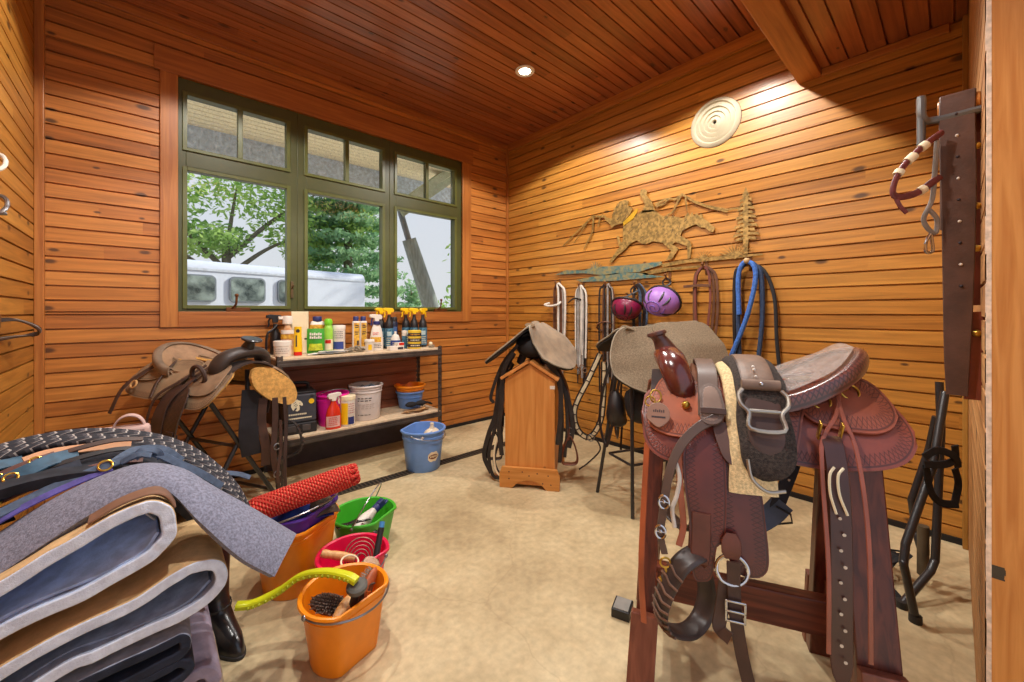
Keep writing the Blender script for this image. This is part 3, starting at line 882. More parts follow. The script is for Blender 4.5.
# ---------------------------------------------------------------- metal shelf unit by the window
m_steel = mat('black slotted steel', rgb(78, 68, 62), 0.42, metal=0.35, var=0.3, scale=10)
m_chip = mat('chipboard shelf', rgb(206, 182, 150), 0.7, var=0.12, scale=40)
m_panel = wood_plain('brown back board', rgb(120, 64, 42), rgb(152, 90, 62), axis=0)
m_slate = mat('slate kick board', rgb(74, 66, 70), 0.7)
SX0, SX1, SY0, SY1 = 0.70, 2.10, 3.32, 3.775
sh = thing('shelf_unit', 'black slotted-steel shelf unit with two chipboard shelves under the window', 'shelf', (0, 0, 0))
for (cx, sx) in ((SX0, 1), (SX1, -1)):
    for (cy, sy) in ((SY0, 1), (SY1, -1)):
        a = M()
        for (dx, dy) in ((1, 0), (0, 1)):
            w0, th = 0.040, 0.003
            def bx(u0, u1, z0, z1):
                if dx: a.box(min(cx + sx * u0, cx + sx * u1), max(cx + sx * u0, cx + sx * u1), min(cy, cy + sy * th), max(cy, cy + sy * th), z0, z1)
                else: a.box(min(cx, cx + sx * th), max(cx, cx + sx * th), min(cy + sy * u0, cy + sy * u1), max(cy + sy * u0, cy + sy * u1), z0, z1)
            bx(0.0, 0.014, 0, 0.975); bx(0.027, w0, 0, 0.975)
            z = 0.0
            while z < 0.97:
                bx(0.014, 0.027, z, min(0.975, z + 0.026)); z += 0.045
        a.build('post', m_steel, parent=sh, smooth=False)
for z in (0.955, 0.36):
    a = M(); a.box(SX0 + 0.004, SX1 - 0.004, SY0 + 0.004, SY1 - 0.004, z - 0.016, z); a.build('shelf_board', m_chip, parent=sh, smooth=False, bevel=0.002)
    a = M()
    for y in (SY0 - 0.004, SY1 - 0.004):
        a.box(SX0, SX1, y, y + 0.008, z - 0.030, z - 0.017); a.box(SX0, SX1, y - 0.002, y + 0.010, z - 0.062, z - 0.040); a.box(SX0, SX1, y + 0.001, y + 0.006, z - 0.06, z - 0.016)
    for x in (SX0, SX1 - 0.006): a.box(x, x + 0.006, SY0, SY1, z - 0.06, z - 0.016)
    a.build('beam', m_steel, parent=sh, smooth=False, bevel=0.0015)
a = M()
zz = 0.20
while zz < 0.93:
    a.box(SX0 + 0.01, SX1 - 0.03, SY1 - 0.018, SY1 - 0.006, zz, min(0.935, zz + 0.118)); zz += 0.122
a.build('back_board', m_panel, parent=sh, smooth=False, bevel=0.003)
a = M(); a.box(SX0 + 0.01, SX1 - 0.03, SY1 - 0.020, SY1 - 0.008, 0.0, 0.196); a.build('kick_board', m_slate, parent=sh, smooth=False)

TZ = 0.956
m_pw = mat('white plastic', rgb(226, 216, 204), 0.4, var=0.04)
m_yel = mat('yellow plastic', rgb(240, 190, 20), 0.4, var=0.04)
m_blk = mat('black plastic', rgb(30, 28, 30), 0.4)
m_navy = mat('navy plastic', rgb(40, 48, 104), 0.4)
m_teal = mat('teal label', rgb(36, 92, 122), 0.45, var=0.4, scale=60, c2=rgb(86, 136, 160))
m_grn = mat('green label', rgb(60, 150, 40), 0.45)
m_lime = mat('lime plastic', rgb(150, 206, 70), 0.35)
m_org = mat('orange label', rgb(222, 150, 40), 0.5, var=0.3, scale=50, c2=rgb(236, 190, 70))
m_red = mat('red plastic', rgb(206, 34, 22), 0.3)
m_ink = mat('dark ink', rgb(52, 40, 44), 0.6)
m_blue = mat('blue ink', rgb(50, 70, 140), 0.5)
m_cream = mat('cream paper', rgb(232, 216, 180), 0.6, var=0.05)

def label(par, r, z0, z1, m, a_mid=-112, span=150, name='label', sx=1.0, sy=1.0, lift=0.0008):
    a = M(); n = 14
    def f(u, v_):
        q = math.radians(a_mid - span / 2 + span * u)
        return ((r + lift) * sx * math.cos(q), (r + lift) * sy * math.sin(q), z0 + (z1 - z0) * v_)
    a.shell(f, n, 1, 0.0006); return a.build(name, m, parent=par)
def lines(par, r, z0, z1, n, m, a_mid=-112, span=80, h=0.006, name='lettering', sx=1.0, sy=1.0, seed=1):
    """rows of small print"""
    rr = random.Random(seed); a = M()
    for k in range(n):
        z = z0 + (z1 - z0) * (k + 0.5) / n; q = a_mid - span / 2
        while q < a_mid + span / 2:
            w_ = rr.uniform(5, 13)
            def f(u, v_):
                t = math.radians(q + w_ * u); return ((r + 0.0016) * sx * math.cos(t), (r + 0.0016) * sy * math.sin(t), z + h * (v_ - 0.5))
            a.shell(f, 2, 1, 0.0004); q += w_ + 4
    return a.build(name, m, parent=par, smooth=False)
def trigger(par, z, m, yaw, s=1.0, m2=None):
    T = TR(0, 0, z) @ RZ(yaw) @ Matrix.Scale(s, 4)
    a = M()
    sec = [(-0.034, 0.012), (-0.040, 0.030), (-0.030, 0.046), (0.030, 0.050), (0.050, 0.046), (0.052, 0.030), (0.046, 0.026), (0.020, 0.022), (0.014, -0.004), (-0.014, -0.004), (-0.016, 0.012)]
    a.prism([(x, y) for x, y in sec], 0.024, T=T @ Matrix.Rotation(PI / 2, 4, 'X') @ TR(0, 0, -0.012))
    a.build('spray_head', m, parent=par, bevel=0.003)
    a = M(); a.tube([T @ V(p) for p in cr([(0.026, 0, 0.026), (0.036, 0, 0.008), (0.036, 0, -0.014), (0.042, 0, -0.030)], 4)], 0.006 * s, 6); a.build('trigger_lever', m2 or m, parent=par)
def bottle(name, lab, cat, x, y, prof, m, cap=None, capm=None, grp=None, n=22, sx=1.0, sy=1.0, z=TZ, rz=0.0):
    o = thing(name, lab, cat, (x, y, z), rz, grp)
    a = M(); a.lathe([(0.0, 0.001)] + prof, n, sx=sx, sy=sy); a.build('body', m, parent=o)
    if cap:
        a = M(); a.lathe(cap, n); a.build('cap', capm, parent=o)
    return o

# --- back row
o = bottle('spray_bottle', 'dark pump bottle with black spray head and bent tube, leftmost behind the white jar', 'bottle', 0.768, 3.70, [(0.036, 0.0), (0.04, 0.01), (0.04, 0.17), (0.018, 0.22), (0.016, 0.25), (0.0, 0.25)], m_blk, sx=0.9)
trigger(o, 0.262, m_blk, PI, 1.25)
a = M(); a.tube(cr([(0.01, -0.03, 0.24), (-0.03, -0.05, 0.20), (-0.065, -0.06, 0.17), (-0.075, -0.06, 0.08), (-0.07, -0.06, 0.01)]), 0.009, 8); a.build('hose', m_blk, parent=o)
o = bottle('spray_bottle', 'clear amber spray bottle with white head and orange label behind the white jar', 'bottle', 0.838, 3.615, [(0.044, 0.0), (0.048, 0.012), (0.048, 0.12), (0.044, 0.17), (0.020, 0.235), (0.018, 0.25), (0.0, 0.25)], mat('amber liquid plastic', rgb(206, 130, 66), 0.2, var=0.2, c2=rgb(226, 190, 150)))
label(o, 0.048, 0.13, 0.165, m_org); label(o, 0.046, 0.17, 0.20, m_pw)
a = M(); a.lathe([(0.021, 0.240), (0.036, 0.25), (0.038, 0.300), (0.034, 0.312), (0, 0.314)], 16); a.build('spray_head', m_pw, parent=o)
a = M(); a.box(-0.065, -0.02, -0.012, 0.012, 0.285, 0.308); a.build('nozzle', m_pw, parent=o, bevel=0.003)
o = thing('cardboard_tube', 'tall plain cream carton behind the yellow tube', 'carton', (0.945, 3.67, TZ), -0.35)
a = M(); a.box(-0.062, 0.062, -0.035, 0.035, 0, 0.348); a.build('carton', m_cream, parent=o, smooth=False, bevel=0.004)
a = M(); a.box(-0.062, -0.035, -0.036, -0.035, 0.115, 0.128); a.box(0.035, 0.062, -0.036, -0.035, 0.115, 0.128); a.build('print_mark', m_ink, parent=o, smooth=False)
o = bottle('shampoo_bottle', 'white bottle with navy cap behind the green pouch', 'bottle', 1.085, 3.69, [(0.055, 0.0), (0.062, 0.01), (0.062, 0.22), (0.052, 0.258), (0.034, 0.27), (0, 0.27)], m_pw, [(0.034, 0.262), (0.036, 0.265), (0.036, 0.302), (0.033, 0.306), (0, 0.306)], m_navy, sy=0.6)
label(o, 0.062, 0.19, 0.235, m_org, sy=0.6, a_mid=-100)
o = bottle('shampoo_bottle', 'lime green bottle with rounded cap beside the green pouch', 'bottle', 1.160, 3.64, [(0.034, 0.0), (0.037, 0.01), (0.037, 0.19), (0.028, 0.225), (0.024, 0.23), (0, 0.23)], m_lime, [(0.024, 0.225), (0.032, 0.235), (0.034, 0.262), (0.026, 0.283), (0.0, 0.29)], mat('bright green cap', rgb(120, 200, 40), 0.35))
label(o, 0.037, 0.02, 0.11, m_cream); label(o, 0.0378, 0.075, 0.105, m_red, span=70)
o = bottle('supplement_tub', 'white canister with dark blue print between green bottle and white jugs', 'tub', 1.254, 3.66, [(0.050, 0.0), (0.053, 0.006), (0.053, 0.205), (0, 0.205)], m_pw, [(0.055, 0.19), (0.056, 0.19), (0.056, 0.224), (0.053, 0.228), (0, 0.228)], m_pw)
label(o, 0.053, 0.02, 0.085, m_blue, span=100); lines(o, 0.053, 0.11, 0.18, 4, m_ink, span=70)
for k, (x, lb) in enumerate(((1.405, 'left one of the twin white jugs with navy caps and orange label'), (1.472, 'right one of the twin white jugs with navy caps and orange label'))):
    o = thing('liniment_jug', lb, 'jug', (x, 3.66, TZ), -0.25, 'twin white jugs')
    a = M(); a.prism(rrect(0.062, 0.060, 0.014), 0.262); a.build('body', m_pw, parent=o, bevel=0.006)
    a = M(); a.lathe([(0.022, 0.262), (0.024, 0.264), (0.024, 0.300), (0.021, 0.304), (0, 0.304)], 16); a.build('cap', m_navy, parent=o)
    a = M(); a.box(-0.020, 0.026, -0.0312, -0.0302, 0.03, 0.245); lb_ = a.build('label', m_org, parent=o, smooth=False)
    a = M(); rr = random.Random(k)
    for z in (0.14, 0.158, 0.20, 0.218): a.box(-0.016 + rr.uniform(0, 0.01), 0.022 - rr.uniform(0, 0.008), -0.0318, -0.0313, z, z + 0.009)
    a.box(0.006, 0.022, -0.0318, -0.0313, 0.045, 0.085); a.build('lettering', m_ink, parent=lb_, smooth=False)
def dark_spray(x, y, lb, rz):
    o = bottle('fly_spray_bottle', lb, 'bottle', x, y, [(0.036, 0.0), (0.040, 0.010), (0.040, 0.20), (0.034, 0.245), (0.016, 0.285), (0.015, 0.315), (0, 0.315)], m_blk, grp='dark fly spray bottles with yellow triggers')
    label(o, 0.040, 0.02, 0.19, m_teal, span=200); label(o, 0.0405, 0.12, 0.16, mat('pale label patch', rgb(170, 190, 190), 0.5), span=60)
    lines(o, 0.0405, 0.03, 0.11, 4, m_cream, span=70, h=0.007, seed=int(x * 100))
    trigger(o, 0.328, m_yel, rz, 1.12)
    return o
dark_spray(1.650, 3.675, 'left yellow-triggered dark spray bottle of the pair behind the white sprayer', PI)
dark_spray(1.694, 3.595, 'right yellow-triggered dark spray bottle of the pair behind the white sprayer', PI * 0.96)
dark_spray(1.917, 3.690, 'leftmost yellow-triggered dark spray bottle behind the striped yellow tub', PI)
dark_spray(1.968, 3.617, 'middle yellow-triggered dark spray bottle behind the striped yellow tub', PI * 0.95)
dark_spray(2.030, 3.555, 'rightmost yellow-triggered dark spray bottle by the striped yellow tub', PI * 0.12)
o = bottle('aerosol_can', 'dark navy aerosol can between the two groups of yellow triggers', 'can', 1.792, 3.70, [(0.035, 0.0), (0.037, 0.004), (0.037, 0.24), (0.030, 0.255), (0, 0.255)], mat('midnight can', rgb(30, 38, 66), 0.35), [(0.033, 0.25), (0.034, 0.25), (0.034, 0.290), (0.031, 0.294), (0, 0.294)], m_blk)
label(o, 0.037, 0.13, 0.20, mat('sky label', rgb(80, 110, 160), 0.4), span=90)
# --- middle row
o = thing('wipes_pouch', 'green pouch with white lettering in front of the navy-capped bottle', 'pouch', (1.045, 3.595, TZ), -0.28)
a = M(); a.shell(lambda u, v_: ((u - 0.5) * 0.128, -0.022 * math.sin(PI * u) * math.sin(PI * min(1, v_ * 0.9 + 0.12)), v_ * 0.205), 12, 10, 0.012); a.build('pouch', m_grn, parent=o)
a = M()
for r_, (zz, hh) in enumerate(((0.150, 0.022), (0.122, 0.022))):
    x = -0.045
    for k in range(6):
        w_ = 0.012; yy = lambda q: -0.0085 - 0.022 * math.sin(PI * (q / 0.128 + 0.5)); a.box(x, x + w_, yy(x + w_ / 2) - 0.003, yy(x + w_ / 2), zz, zz + hh * (0.75 if k % 2 else 1)); x += 0.0155
a.build('lettering', m_pw, parent=o, smooth=False)
a = M(); a.shell(lambda u, v_: ((u - 0.5) * 0.11, -0.031 * math.sin(PI * (0.07 + 0.86 * u)) - 0.001, 0.025 + v_ * 0.055), 10, 2, 0.003); a.build('lower_stripe', mat('yellow green stripe', rgb(190, 200, 50), 0.5, var=0.3, scale=30), parent=o)
o = bottle('jar', 'small white screw-lid jar at the left shelf end', 'jar', 0.776, 3.495, [(0.056, 0.0), (0.060, 0.006), (0.060, 0.085), (0, 0.085)], m_pw, [(0.062, 0.082), (0.064, 0.084), (0.064, 0.118), (0.060, 0.122), (0, 0.122)], m_pw, n=26)
lines(o, 0.060, 0.02, 0.07, 3, mat('grey print', rgb(170, 150, 140), 0.6), span=90)
o = thing('ointment_tube', 'yellow tube standing on its red cap in front of the cream carton', 'tube', (0.885, 3.50, TZ), -0.25)
a = M(); a.lathe([(0.0, 0.028), (0.031, 0.030), (0.031, 0.06), (0.027, 0.16), (0.026, 0.228), (0, 0.230)], 18, sy=0.7); a.build('tube', m_yel, parent=o)
a = M(); a.lathe([(0.0, 0), (0.030, 0.001), (0.030, 0.030), (0, 0.030)], 18, sy=0.75); a.build('cap', m_red, parent=o)
a = M(); a.prism([(0.014 * math.cos(t * 0.4), 0.014 * math.sin(t * 0.4)) for t in range(16)], 0.001, T=TR(0, -0.0195, 0.195) @ Matrix.Rotation(PI / 2, 4, 'X')); a.box(-0.016, -0.006, -0.0225, -0.019, 0.07, 0.16); a.build('print_mark', m_ink, parent=o, smooth=False)
o = bottle('spray_bottle', 'white sprayer with tapered body and navy collar in front of the twin jugs', 'bottle', 1.530, 3.50, [(0.058, 0.0), (0.062, 0.012), (0.060, 0.10), (0.046, 0.19), (0.030, 0.232), (0, 0.232)], m_pw, [(0.027, 0.230), (0.029, 0.232), (0.029, 0.258), (0.024, 0.262), (0, 0.262)], m_navy, sy=0.55)
trigger(o, 0.262, m_pw, PI, 1.25, m_navy)
label(o, 0.058, 0.075, 0.120, m_org, sy=0.56, span=100, lift=0.004); lines(o, 0.063, 0.02, 0.065, 3, m_ink, span=90, sy=0.58); lines(o, 0.060, 0.14, 0.165, 2, m_red, span=50, sy=0.56)
o = bottle('small_bottle', 'short clear blue-labelled bottle with pointed white top', 'bottle', 1.733, 3.545, [(0.044, 0.0), (0.047, 0.008), (0.047, 0.075), (0.030, 0.125), (0.012, 0.135), (0.011, 0.160), (0, 0.162)], m_pw)
label(o, 0.047, 0.02, 0.08, m_blue, span=140); lines(o, 0.0475, 0.035, 0.065, 2, m_cream, span=70)
o = bottle('small_bottle', 'thin bottle with white cap left of the striped yellow tub', 'bottle', 1.810, 3.515, [(0.022, 0.0), (0.024, 0.005), (0.024, 0.12), (0, 0.12)], m_teal, [(0.024, 0.118), (0.025, 0.12), (0.025, 0.168), (0, 0.172)], m_pw, n=14)
o = bottle('ointment_tub', 'yellow tub with three dark printed bands at the right shelf end', 'tub', 1.873, 3.435, [(0.060, 0.0), (0.062, 0.006), (0.062, 0.168), (0.058, 0.172), (0, 0.172)], mat('mustard tub', rgb(222, 186, 56), 0.45), n=26)
for z in (0.024, 0.075, 0.126): label(o, 0.062, z - 0.009, z + 0.022, m_ink, span=160, name='printed_band'); lines(o, 0.0625, z, z + 0.014, 1, m_cream if z < 0.1 else m_org, span=80, h=0.009, seed=int(z * 99))
# --- front row
o = bottle('jar', 'small white jar with yellow mark in front of the tapered sprayer', 'jar', 1.425, 3.405, [(0.032, 0.0), (0.034, 0.005), (0.037, 0.085), (0, 0.085)], m_pw, [(0.039, 0.082), (0.041, 0.084), (0.041, 0.104), (0.038, 0.108), (0, 0.108)], m_pw)
label(o, 0.036, 0.018, 0.065, m_yel, a_mid=-105, span=48)
o = thing('medicine_box', 'small flat red and white carton lying in front of the short bottle', 'carton', (1.668, 3.41, TZ), 0.1)
a = M(); a.box(-0.07, 0.07, -0.03, 0.03, 0, 0.038); a.box(0.005, 0.072, -0.028, 0.028, 0.0385, 0.066); a.build('carton', m_pw, parent=o, smooth=False, bevel=0.002)
a = M(); a.box(0.02, 0.071, -0.0295, -0.0285, 0.042, 0.064); a.build('red_panel', m_red, parent=o, smooth=False)
a = M(); a.box(0.005, 0.062, -0.0312, -0.0302, 0.006, 0.026); a.build('print_mark', m_ink, parent=o, smooth=False)
m_coil = mat('grey twine', rgb(140, 128, 110), 0.8, var=0.4, scale=60)
o = thing('chain_bundle', 'heap of grey curb chain and twine on the shelf edge', 'chain', (1.315, 3.445, TZ))
rr = random.Random(5)
for k in range(3):
    a = M(); pts = []
    for i in range(46):
        t = i * 0.55 + k; pts.append((0.085 * math.cos(t) * rr.uniform(0.55, 1) + rr.uniform(-0.01, 0.01), 0.035 * math.sin(t) * rr.uniform(0.5, 1), 0.008 + 0.05 * rr.random() * (1 - abs(math.cos(t)) * 0.5)))
    a.tube(cr(pts, 4), 0.0048, 6); a.build('coil', m_coil, parent=o)
o = thing('paper_sheets', 'loose papers and a clear packet lying flat on the shelf top', 'paper', (1.115, 3.44, TZ))
for k in range(4):
    a = M(); aa = rr.uniform(-0.5, 0.5)
    a.shell(lambda u, v_: ((u - 0.5) * 0.15, (v_ - 0.5) * 0.10, 0.006 * math.sin(3 * u + k)), 6, 4, 0.0012); a.build('sheet', mat('paper', rgb(214, 206, 196), 0.6) if k % 2 else mat('clear packet', rgb(176, 184, 196), 0.2), parent=o, loc=(-0.06 + 0.045 * k, 0.015 * (k % 2), 0.008 + 0.006 * k), rot=(0, 0, aa))
o = thing('hook_pick', 'white plastic scraper lying beside the yellow tube', 'scraper', (0.985, 3.45, TZ), 0.2)
a = M(); a.strap(cr([(-0.05, 0, 0.006), (0.02, 0, 0.012), (0.07, 0.01, 0.006)], 6), 0.03, 0.006); a.build('handle', m_pw, parent=o)
o = thing('knob', 'cream round stopper at the right end of the top shelf', 'stopper', (2.062, 3.46, TZ))
a = M(); a.ball((0, 0, 0.032), 0.020); a.build('stopper_ball', m_cream, parent=o)
a = M(); a.lathe([(0.0, 0.0), (0.018, 0.001), (0.014, 0.016), (0.0, 0.018)], 14); a.build('stopper_foot', m_cream, parent=o)
o = thing('twine_scraps', 'frayed twine scraps beside the cream stopper', 'twine', (2.045, 3.40, TZ))
a = M()
for k in range(7):
    pts = [(rr.uniform(-0.05, 0.03), rr.uniform(-0.03, 0.03), 0.005 + 0.02 * rr.random()) for _ in range(4)]
    a.tube(cr(pts, 4), 0.003, 5)
a.build('twine', m_coil, parent=o)

# ---------------------------------------------------------------- lower shelf
LZ = 0.361
m_case = mat('charcoal case', rgb(58, 58, 66), 0.5, var=0.1)
m_case2 = mat('black case', rgb(28, 24, 26), 0.5)
o = thing('tack_case', 'charcoal case printed with a cream horse head, at the lower shelf left end', 'case', (0.885, 3.53, LZ), -0.10)
a = M(); a.box(-0.140, 0.122, -0.14, 0.14, 0.0, 0.085); a.build('case_base', m_case2, parent=o, smooth=False, bevel=0.010)
a = M(); a.box(-0.137, 0.118, -0.137, 0.137, 0.088, 0.305); a.build('case_body', m_case, parent=o, smooth=False, bevel=0.012)
a = M(); a.box(-0.137, 0.118, -0.13, 0.13, 0.306, 0.322); a.build('case_lid', m_case2, parent=o, smooth=False, bevel=0.006)
a = M(); a.tube(cr([(-0.08, 0, 0.315), (-0.075, 0, 0.365), (0, 0, 0.375), (0.075, 0, 0.365), (0.08, 0, 0.315)], 6), 0.013, 8); a.build('carry_handle', m_case2, parent=o)
for x in (-0.055, 0.045):
    a = M(); a.box(x - 0.03, x + 0.03, -0.148, -0.138, 0.022, 0.068); a.build('latch', mat('case latch', rgb(66, 58, 56), 0.5), parent=o, smooth=False, bevel=0.004)
Tf = TR(-0.02, -0.1375, 0.225) @ Matrix.Rotation(PI / 2, 4, 'X')
head = [(-0.030, -0.034), (-0.040, -0.010), (-0.036, 0.020), (-0.018, 0.038), (0.004, 0.042), (0.012, 0.034), (0.026, 0.028), (0.040, 0.008), (0.042, -0.006), (0.034, -0.012), (0.024, -0.004), (0.014, -0.002), (0.020, -0.018), (0.018, -0.040), (0.004, -0.050), (-0.010, -0.044), (0.000, -0.030), (-0.002, -0.018), (-0.014, -0.026), (-0.022, -0.040)]
a = M(); a.prism(head, 0.0012, T=Tf); a.build('horse_head_emblem', m_cream, parent=o, smooth=False)
a = M()
for (p_, q_) in (((-0.024, 0.010), (-0.006, 0.024)), ((-0.022, -0.006), (0.000, 0.010)), ((-0.012, -0.014), (0.006, 0.000)), ((0.016, 0.012), (0.024, 0.012))):
    a.beam(Tf @ V((*p_, 0.0014)), Tf @ V((*q_, 0.0014)), 0.004, 0.001, up=(0, -1, 0))
a.build('emblem_lines', m_case, parent=o, smooth=False)
a = M()
for k in range(10): a.box(-0.075 + k * 0.0125, -0.075 + k * 0.0125 + 0.0085, -0.1386, -0.1374, 0.146, 0.158)
a.box(-0.105, 0.085, -0.1386, -0.1374, 0.122, 0.126)
for k in range(15): a.box(-0.105 + k * 0.0127, -0.105 + k * 0.0127 + 0.009, -0.1386, -0.1374, 0.116, 0.123)
a.build('lettering', m_cream, parent=o, smooth=False)
a = M(); a.prism([(0.020 * math.cos(t * 0.35), 0.020 * math.sin(t * 0.35)) for t in range(18)], 0.0012, T=TR(0.082, -0.1374, 0.243) @ Matrix.Rotation(PI / 2, 4, 'X')); a.build('round_sticker', m_yel, parent=o, smooth=False)
a = M(); a.prism([(0.013 * math.cos(t * 0.35), 0.011 * math.sin(t * 0.35)) for t in range(18)], 0.0012, T=TR(0.084, -0.1374, 0.284) @ Matrix.Rotation(PI / 2, 4, 'X')); a.build('black_dot', m_blk, parent=o, smooth=False)
a = M(); a.box(-0.118, -0.094, -0.1386, -0.1374, 0.175, 0.268); s_ = a.build('side_sticker', m_cream, parent=o, smooth=False)
a = M(); a.box(-0.118, -0.094, -0.1392, -0.1386, 0.175, 0.203); a.build('yellow_strip', m_yel, parent=s_, smooth=False)

def pail(name, lab, cat, loc, r0, r1, h, m, rz=0.0, flat=0.0, rim=0.012, grp=None, bands=(), bail=None, bail_m=None, thick=0.005, sx=1.0):
    """bucket with rolled rim, inside wall and (flat>0) one flattened back side at local +y"""
    o = thing(name, lab, cat, loc, rz, grp)
    def shp(q, z):
        if flat <= 0: return 1.0
        s_ = math.sin(q); lim = 1 - flat
        return min(1.0, lim / s_) if s_ > lim else 1.0
    prof = [(0.0, 0.004), (r0 - 0.012, 0.004), (r0 - 0.012, 0.0), (r0 - 0.004, 0.0), (r0, 0.006)]
    for (zb, hb, eb) in bands:
        rz_ = lambda z: r0 + (r1 - r0) * z / h
        prof += [(rz_(zb), zb), (rz_(zb) + eb, zb + 0.003), (rz_(zb + hb) + eb, zb + hb - 0.003), (rz_(zb + hb), zb + hb)]
    prof += [(r1, h - rim * 1.5), (r1 + rim * 0.75, h - rim * 1.35), (r1 + rim, h - rim * 0.7), (r1 + rim * 0.8, h - 0.002), (r1 + rim * 0.3, h), (r1 - thick, h - 0.004), (r0 - thick, 0.012), (0.0, 0.010)]
    a = M(); a.lathe(prof, 44, shape=shp, sx=sx); a.build('pail', m, parent=o)
    return o
def bail(o, r, z, drop, m, side=1, rad=0.0035, ang=0.0, lugs=True):
    """wire handle resting: half ring hinged at +-x, leaning to -y (drop = height above hinge)"""
    ca, sa = math.cos(ang), math.sin(ang)
    pts = []
    for i in range(19):
        t = PI * i / 18
        y, z_ = r * math.sin(t) * math.cos(drop), r * math.sin(t) * math.sin(drop)
        x = r * math.cos(t)
        pts.append((x * ca - side * y * sa * -1 if False else x * ca + side * y * sa, x * sa - side * y * ca, z + z_))
    a = M(); a.tube(pts, rad, 7); a.build('wire_handle', m, parent=o)
    if lugs:
        for s_ in (0, -1):
            a = M(); p = V(pts[s_]); a.ball(p, rad * 2.6, 10, 6); a.build('handle_lug', m, parent=o)
m_wire = mat('steel wire', rgb(150, 148, 150), 0.3, metal=0.9)

m_pink = mat('hot pink plastic', rgb(250, 36, 170), 0.35, var=0.05)
o = pail('pail', 'hot pink pail on the lower shelf beside the charcoal case', 'bucket', (1.150, 3.52, LZ), 0.100, 0.126, 0.262, m_pink, bands=((0.20, 0.02, 0.004),))
bail(o, 0.138, 0.235, 0.55, m_wire)
o = thing('cloth_rag', 'dark crumpled rag in the hot pink pail', 'rag', (1.165, 3.54, LZ + 0.215))
a = M(); a.ball((0, 0, 0), 0.06, 16, 10, 1.1, 1.0, 0.5); a.build('rag', mat('purple rag', rgb(70, 40, 80), 0.9), parent=o, wobble=0.02)
o = bottle('spray_bottle', 'red spray bottle with white head in front of the hot pink pail', 'bottle', 1.115, 3.375, [(0.058, 0.0), (0.062, 0.012), (0.060, 0.11), (0.048, 0.16), (0.022, 0.205), (0.020, 0.222), (0, 0.222)], mat('red liquid bottle', rgb(204, 50, 30), 0.2, var=0.1), sy=0.6, z=LZ)
trigger(o, 0.226, m_pw, PI * 0.05, 1.2)
label(o, 0.062, 0.02, 0.105, mat('pink white label', rgb(220, 170, 160), 0.5), sy=0.62, span=110, a_mid=-105); lines(o, 0.0625, 0.03, 0.10, 5, m_red, sy=0.63, span=60, a_mid=-105)
o = bottle('wipes_tub', 'white canister with yellow and blue label left of the big white pail', 'tub', 1.238, 3.405, [(0.056, 0.0), (0.060, 0.006), (0.060, 0.215), (0, 0.215)], m_pw, [(0.062, 0.21), (0.064, 0.212), (0.064, 0.242), (0.060, 0.247), (0, 0.247)], m_cream, z=LZ)
label(o, 0.060, 0.015, 0.19, m_yel, a_mid=-135, span=55); label(o, 0.060, 0.015, 0.075, m_navy, a_mid=-80, span=52); lines(o, 0.060, 0.10, 0.19, 5, mat('pink print', rgb(190, 110, 110), 0.6), a_mid=-80, span=46)
o = pail('pail', 'large white pail holding blue twine on the lower shelf', 'bucket', (1.440, 3.52, LZ), 0.118, 0.136, 0.300, mat('white pail plastic', rgb(214, 204, 200), 0.4, var=0.04), bands=((0.235, 0.012, 0.006), (0.262, 0.010, 0.006)))
bail(o, 0.142, 0.255, 0.35, m_wire, side=-1)
lines(o, 0.130, 0.165, 0.205, 2, m_ink, a_mid=-120, span=44, h=0.007); lines(o, 0.124, 0.045, 0.06, 1, m_ink, a_mid=-118, span=50, h=0.005)
lines(o, 0.128, 0.10, 0.15, 3, mat('grey print', rgb(170, 150, 140), 0.6), a_mid=-112, span=56, h=0.004)
m_twine = mat('blue baling twine', rgb(120, 140, 160), 0.6, var=0.3, scale=40)
o = thing('baling_twine', 'tangle of pale blue baling twine sticking out of the white pail', 'twine', (1.440, 3.52, LZ + 0.23))
a = M()
for k in range(26):
    q = rr.uniform(0, 6.28); pts = [(0.09 * math.cos(q) * rr.random(), 0.09 * math.sin(q) * rr.random(), rr.uniform(-0.03, 0.02)), (0.07 * math.cos(q + 1), 0.07 * math.sin(q + 1), rr.uniform(0.02, 0.06)), (0.10 * math.cos(q + 2) * rr.random(), 0.10 * math.sin(q + 2) * rr.random(), rr.uniform(0.03, 0.10) if k < 6 else 0.045)]
    a.tube(cr(pts, 5), 0.004, 5)
a.build('twine', m_twine, parent=o)
m_bucket_blue = mat('blue bucket plastic', rgb(108, 148, 212), 0.38, var=0.05)
m_bucket_org = mat('orange bucket plastic', rgb(250, 146, 20), 0.36, var=0.06)
pail('pail', 'blue pail on the lower shelf holding an orange pail nested inside it', 'bucket', (1.93, 3.63, LZ), 0.105, 0.128, 0.165, m_bucket_blue, bands=((0.10, 0.012, 0.004),))
pail('pail', 'orange pail nested in the blue pail on the lower shelf', 'bucket', (1.93, 3.63, LZ + 0.10), 0.105, 0.142, 0.125, m_bucket_org, bands=((0.075, 0.01, 0.004),))
m_blkcloth = mat('black cloth', rgb(26, 24, 26), 0.9, var=0.4, scale=30)
o = thing('glove_pair', 'pair of black gloves lying before the nested pails', 'gloves', (1.90, 3.455, LZ + 0.03))
for s_ in (-1, 1):
    a = M(); a.ball((s_ * 0.05, 0, 0.035), 0.045, 14, 8, 1.3, 0.8, 0.55)
    for k in range(4): a.tube(cr([(s_ * 0.05 + 0.045, -0.02 + 0.014 * k, 0.035), (s_ * 0.05 + 0.085, -0.022 + 0.016 * k, 0.03), (s_ * 0.05 + 0.11, -0.02 + 0.018 * k, 0.012)], 4), 0.008, 7)
    a.build('glove', m_blkcloth, parent=o, wobble=0.006)
m_tan = mat('tan strap leather', rgb(176, 132, 84), 0.6, var=0.2)
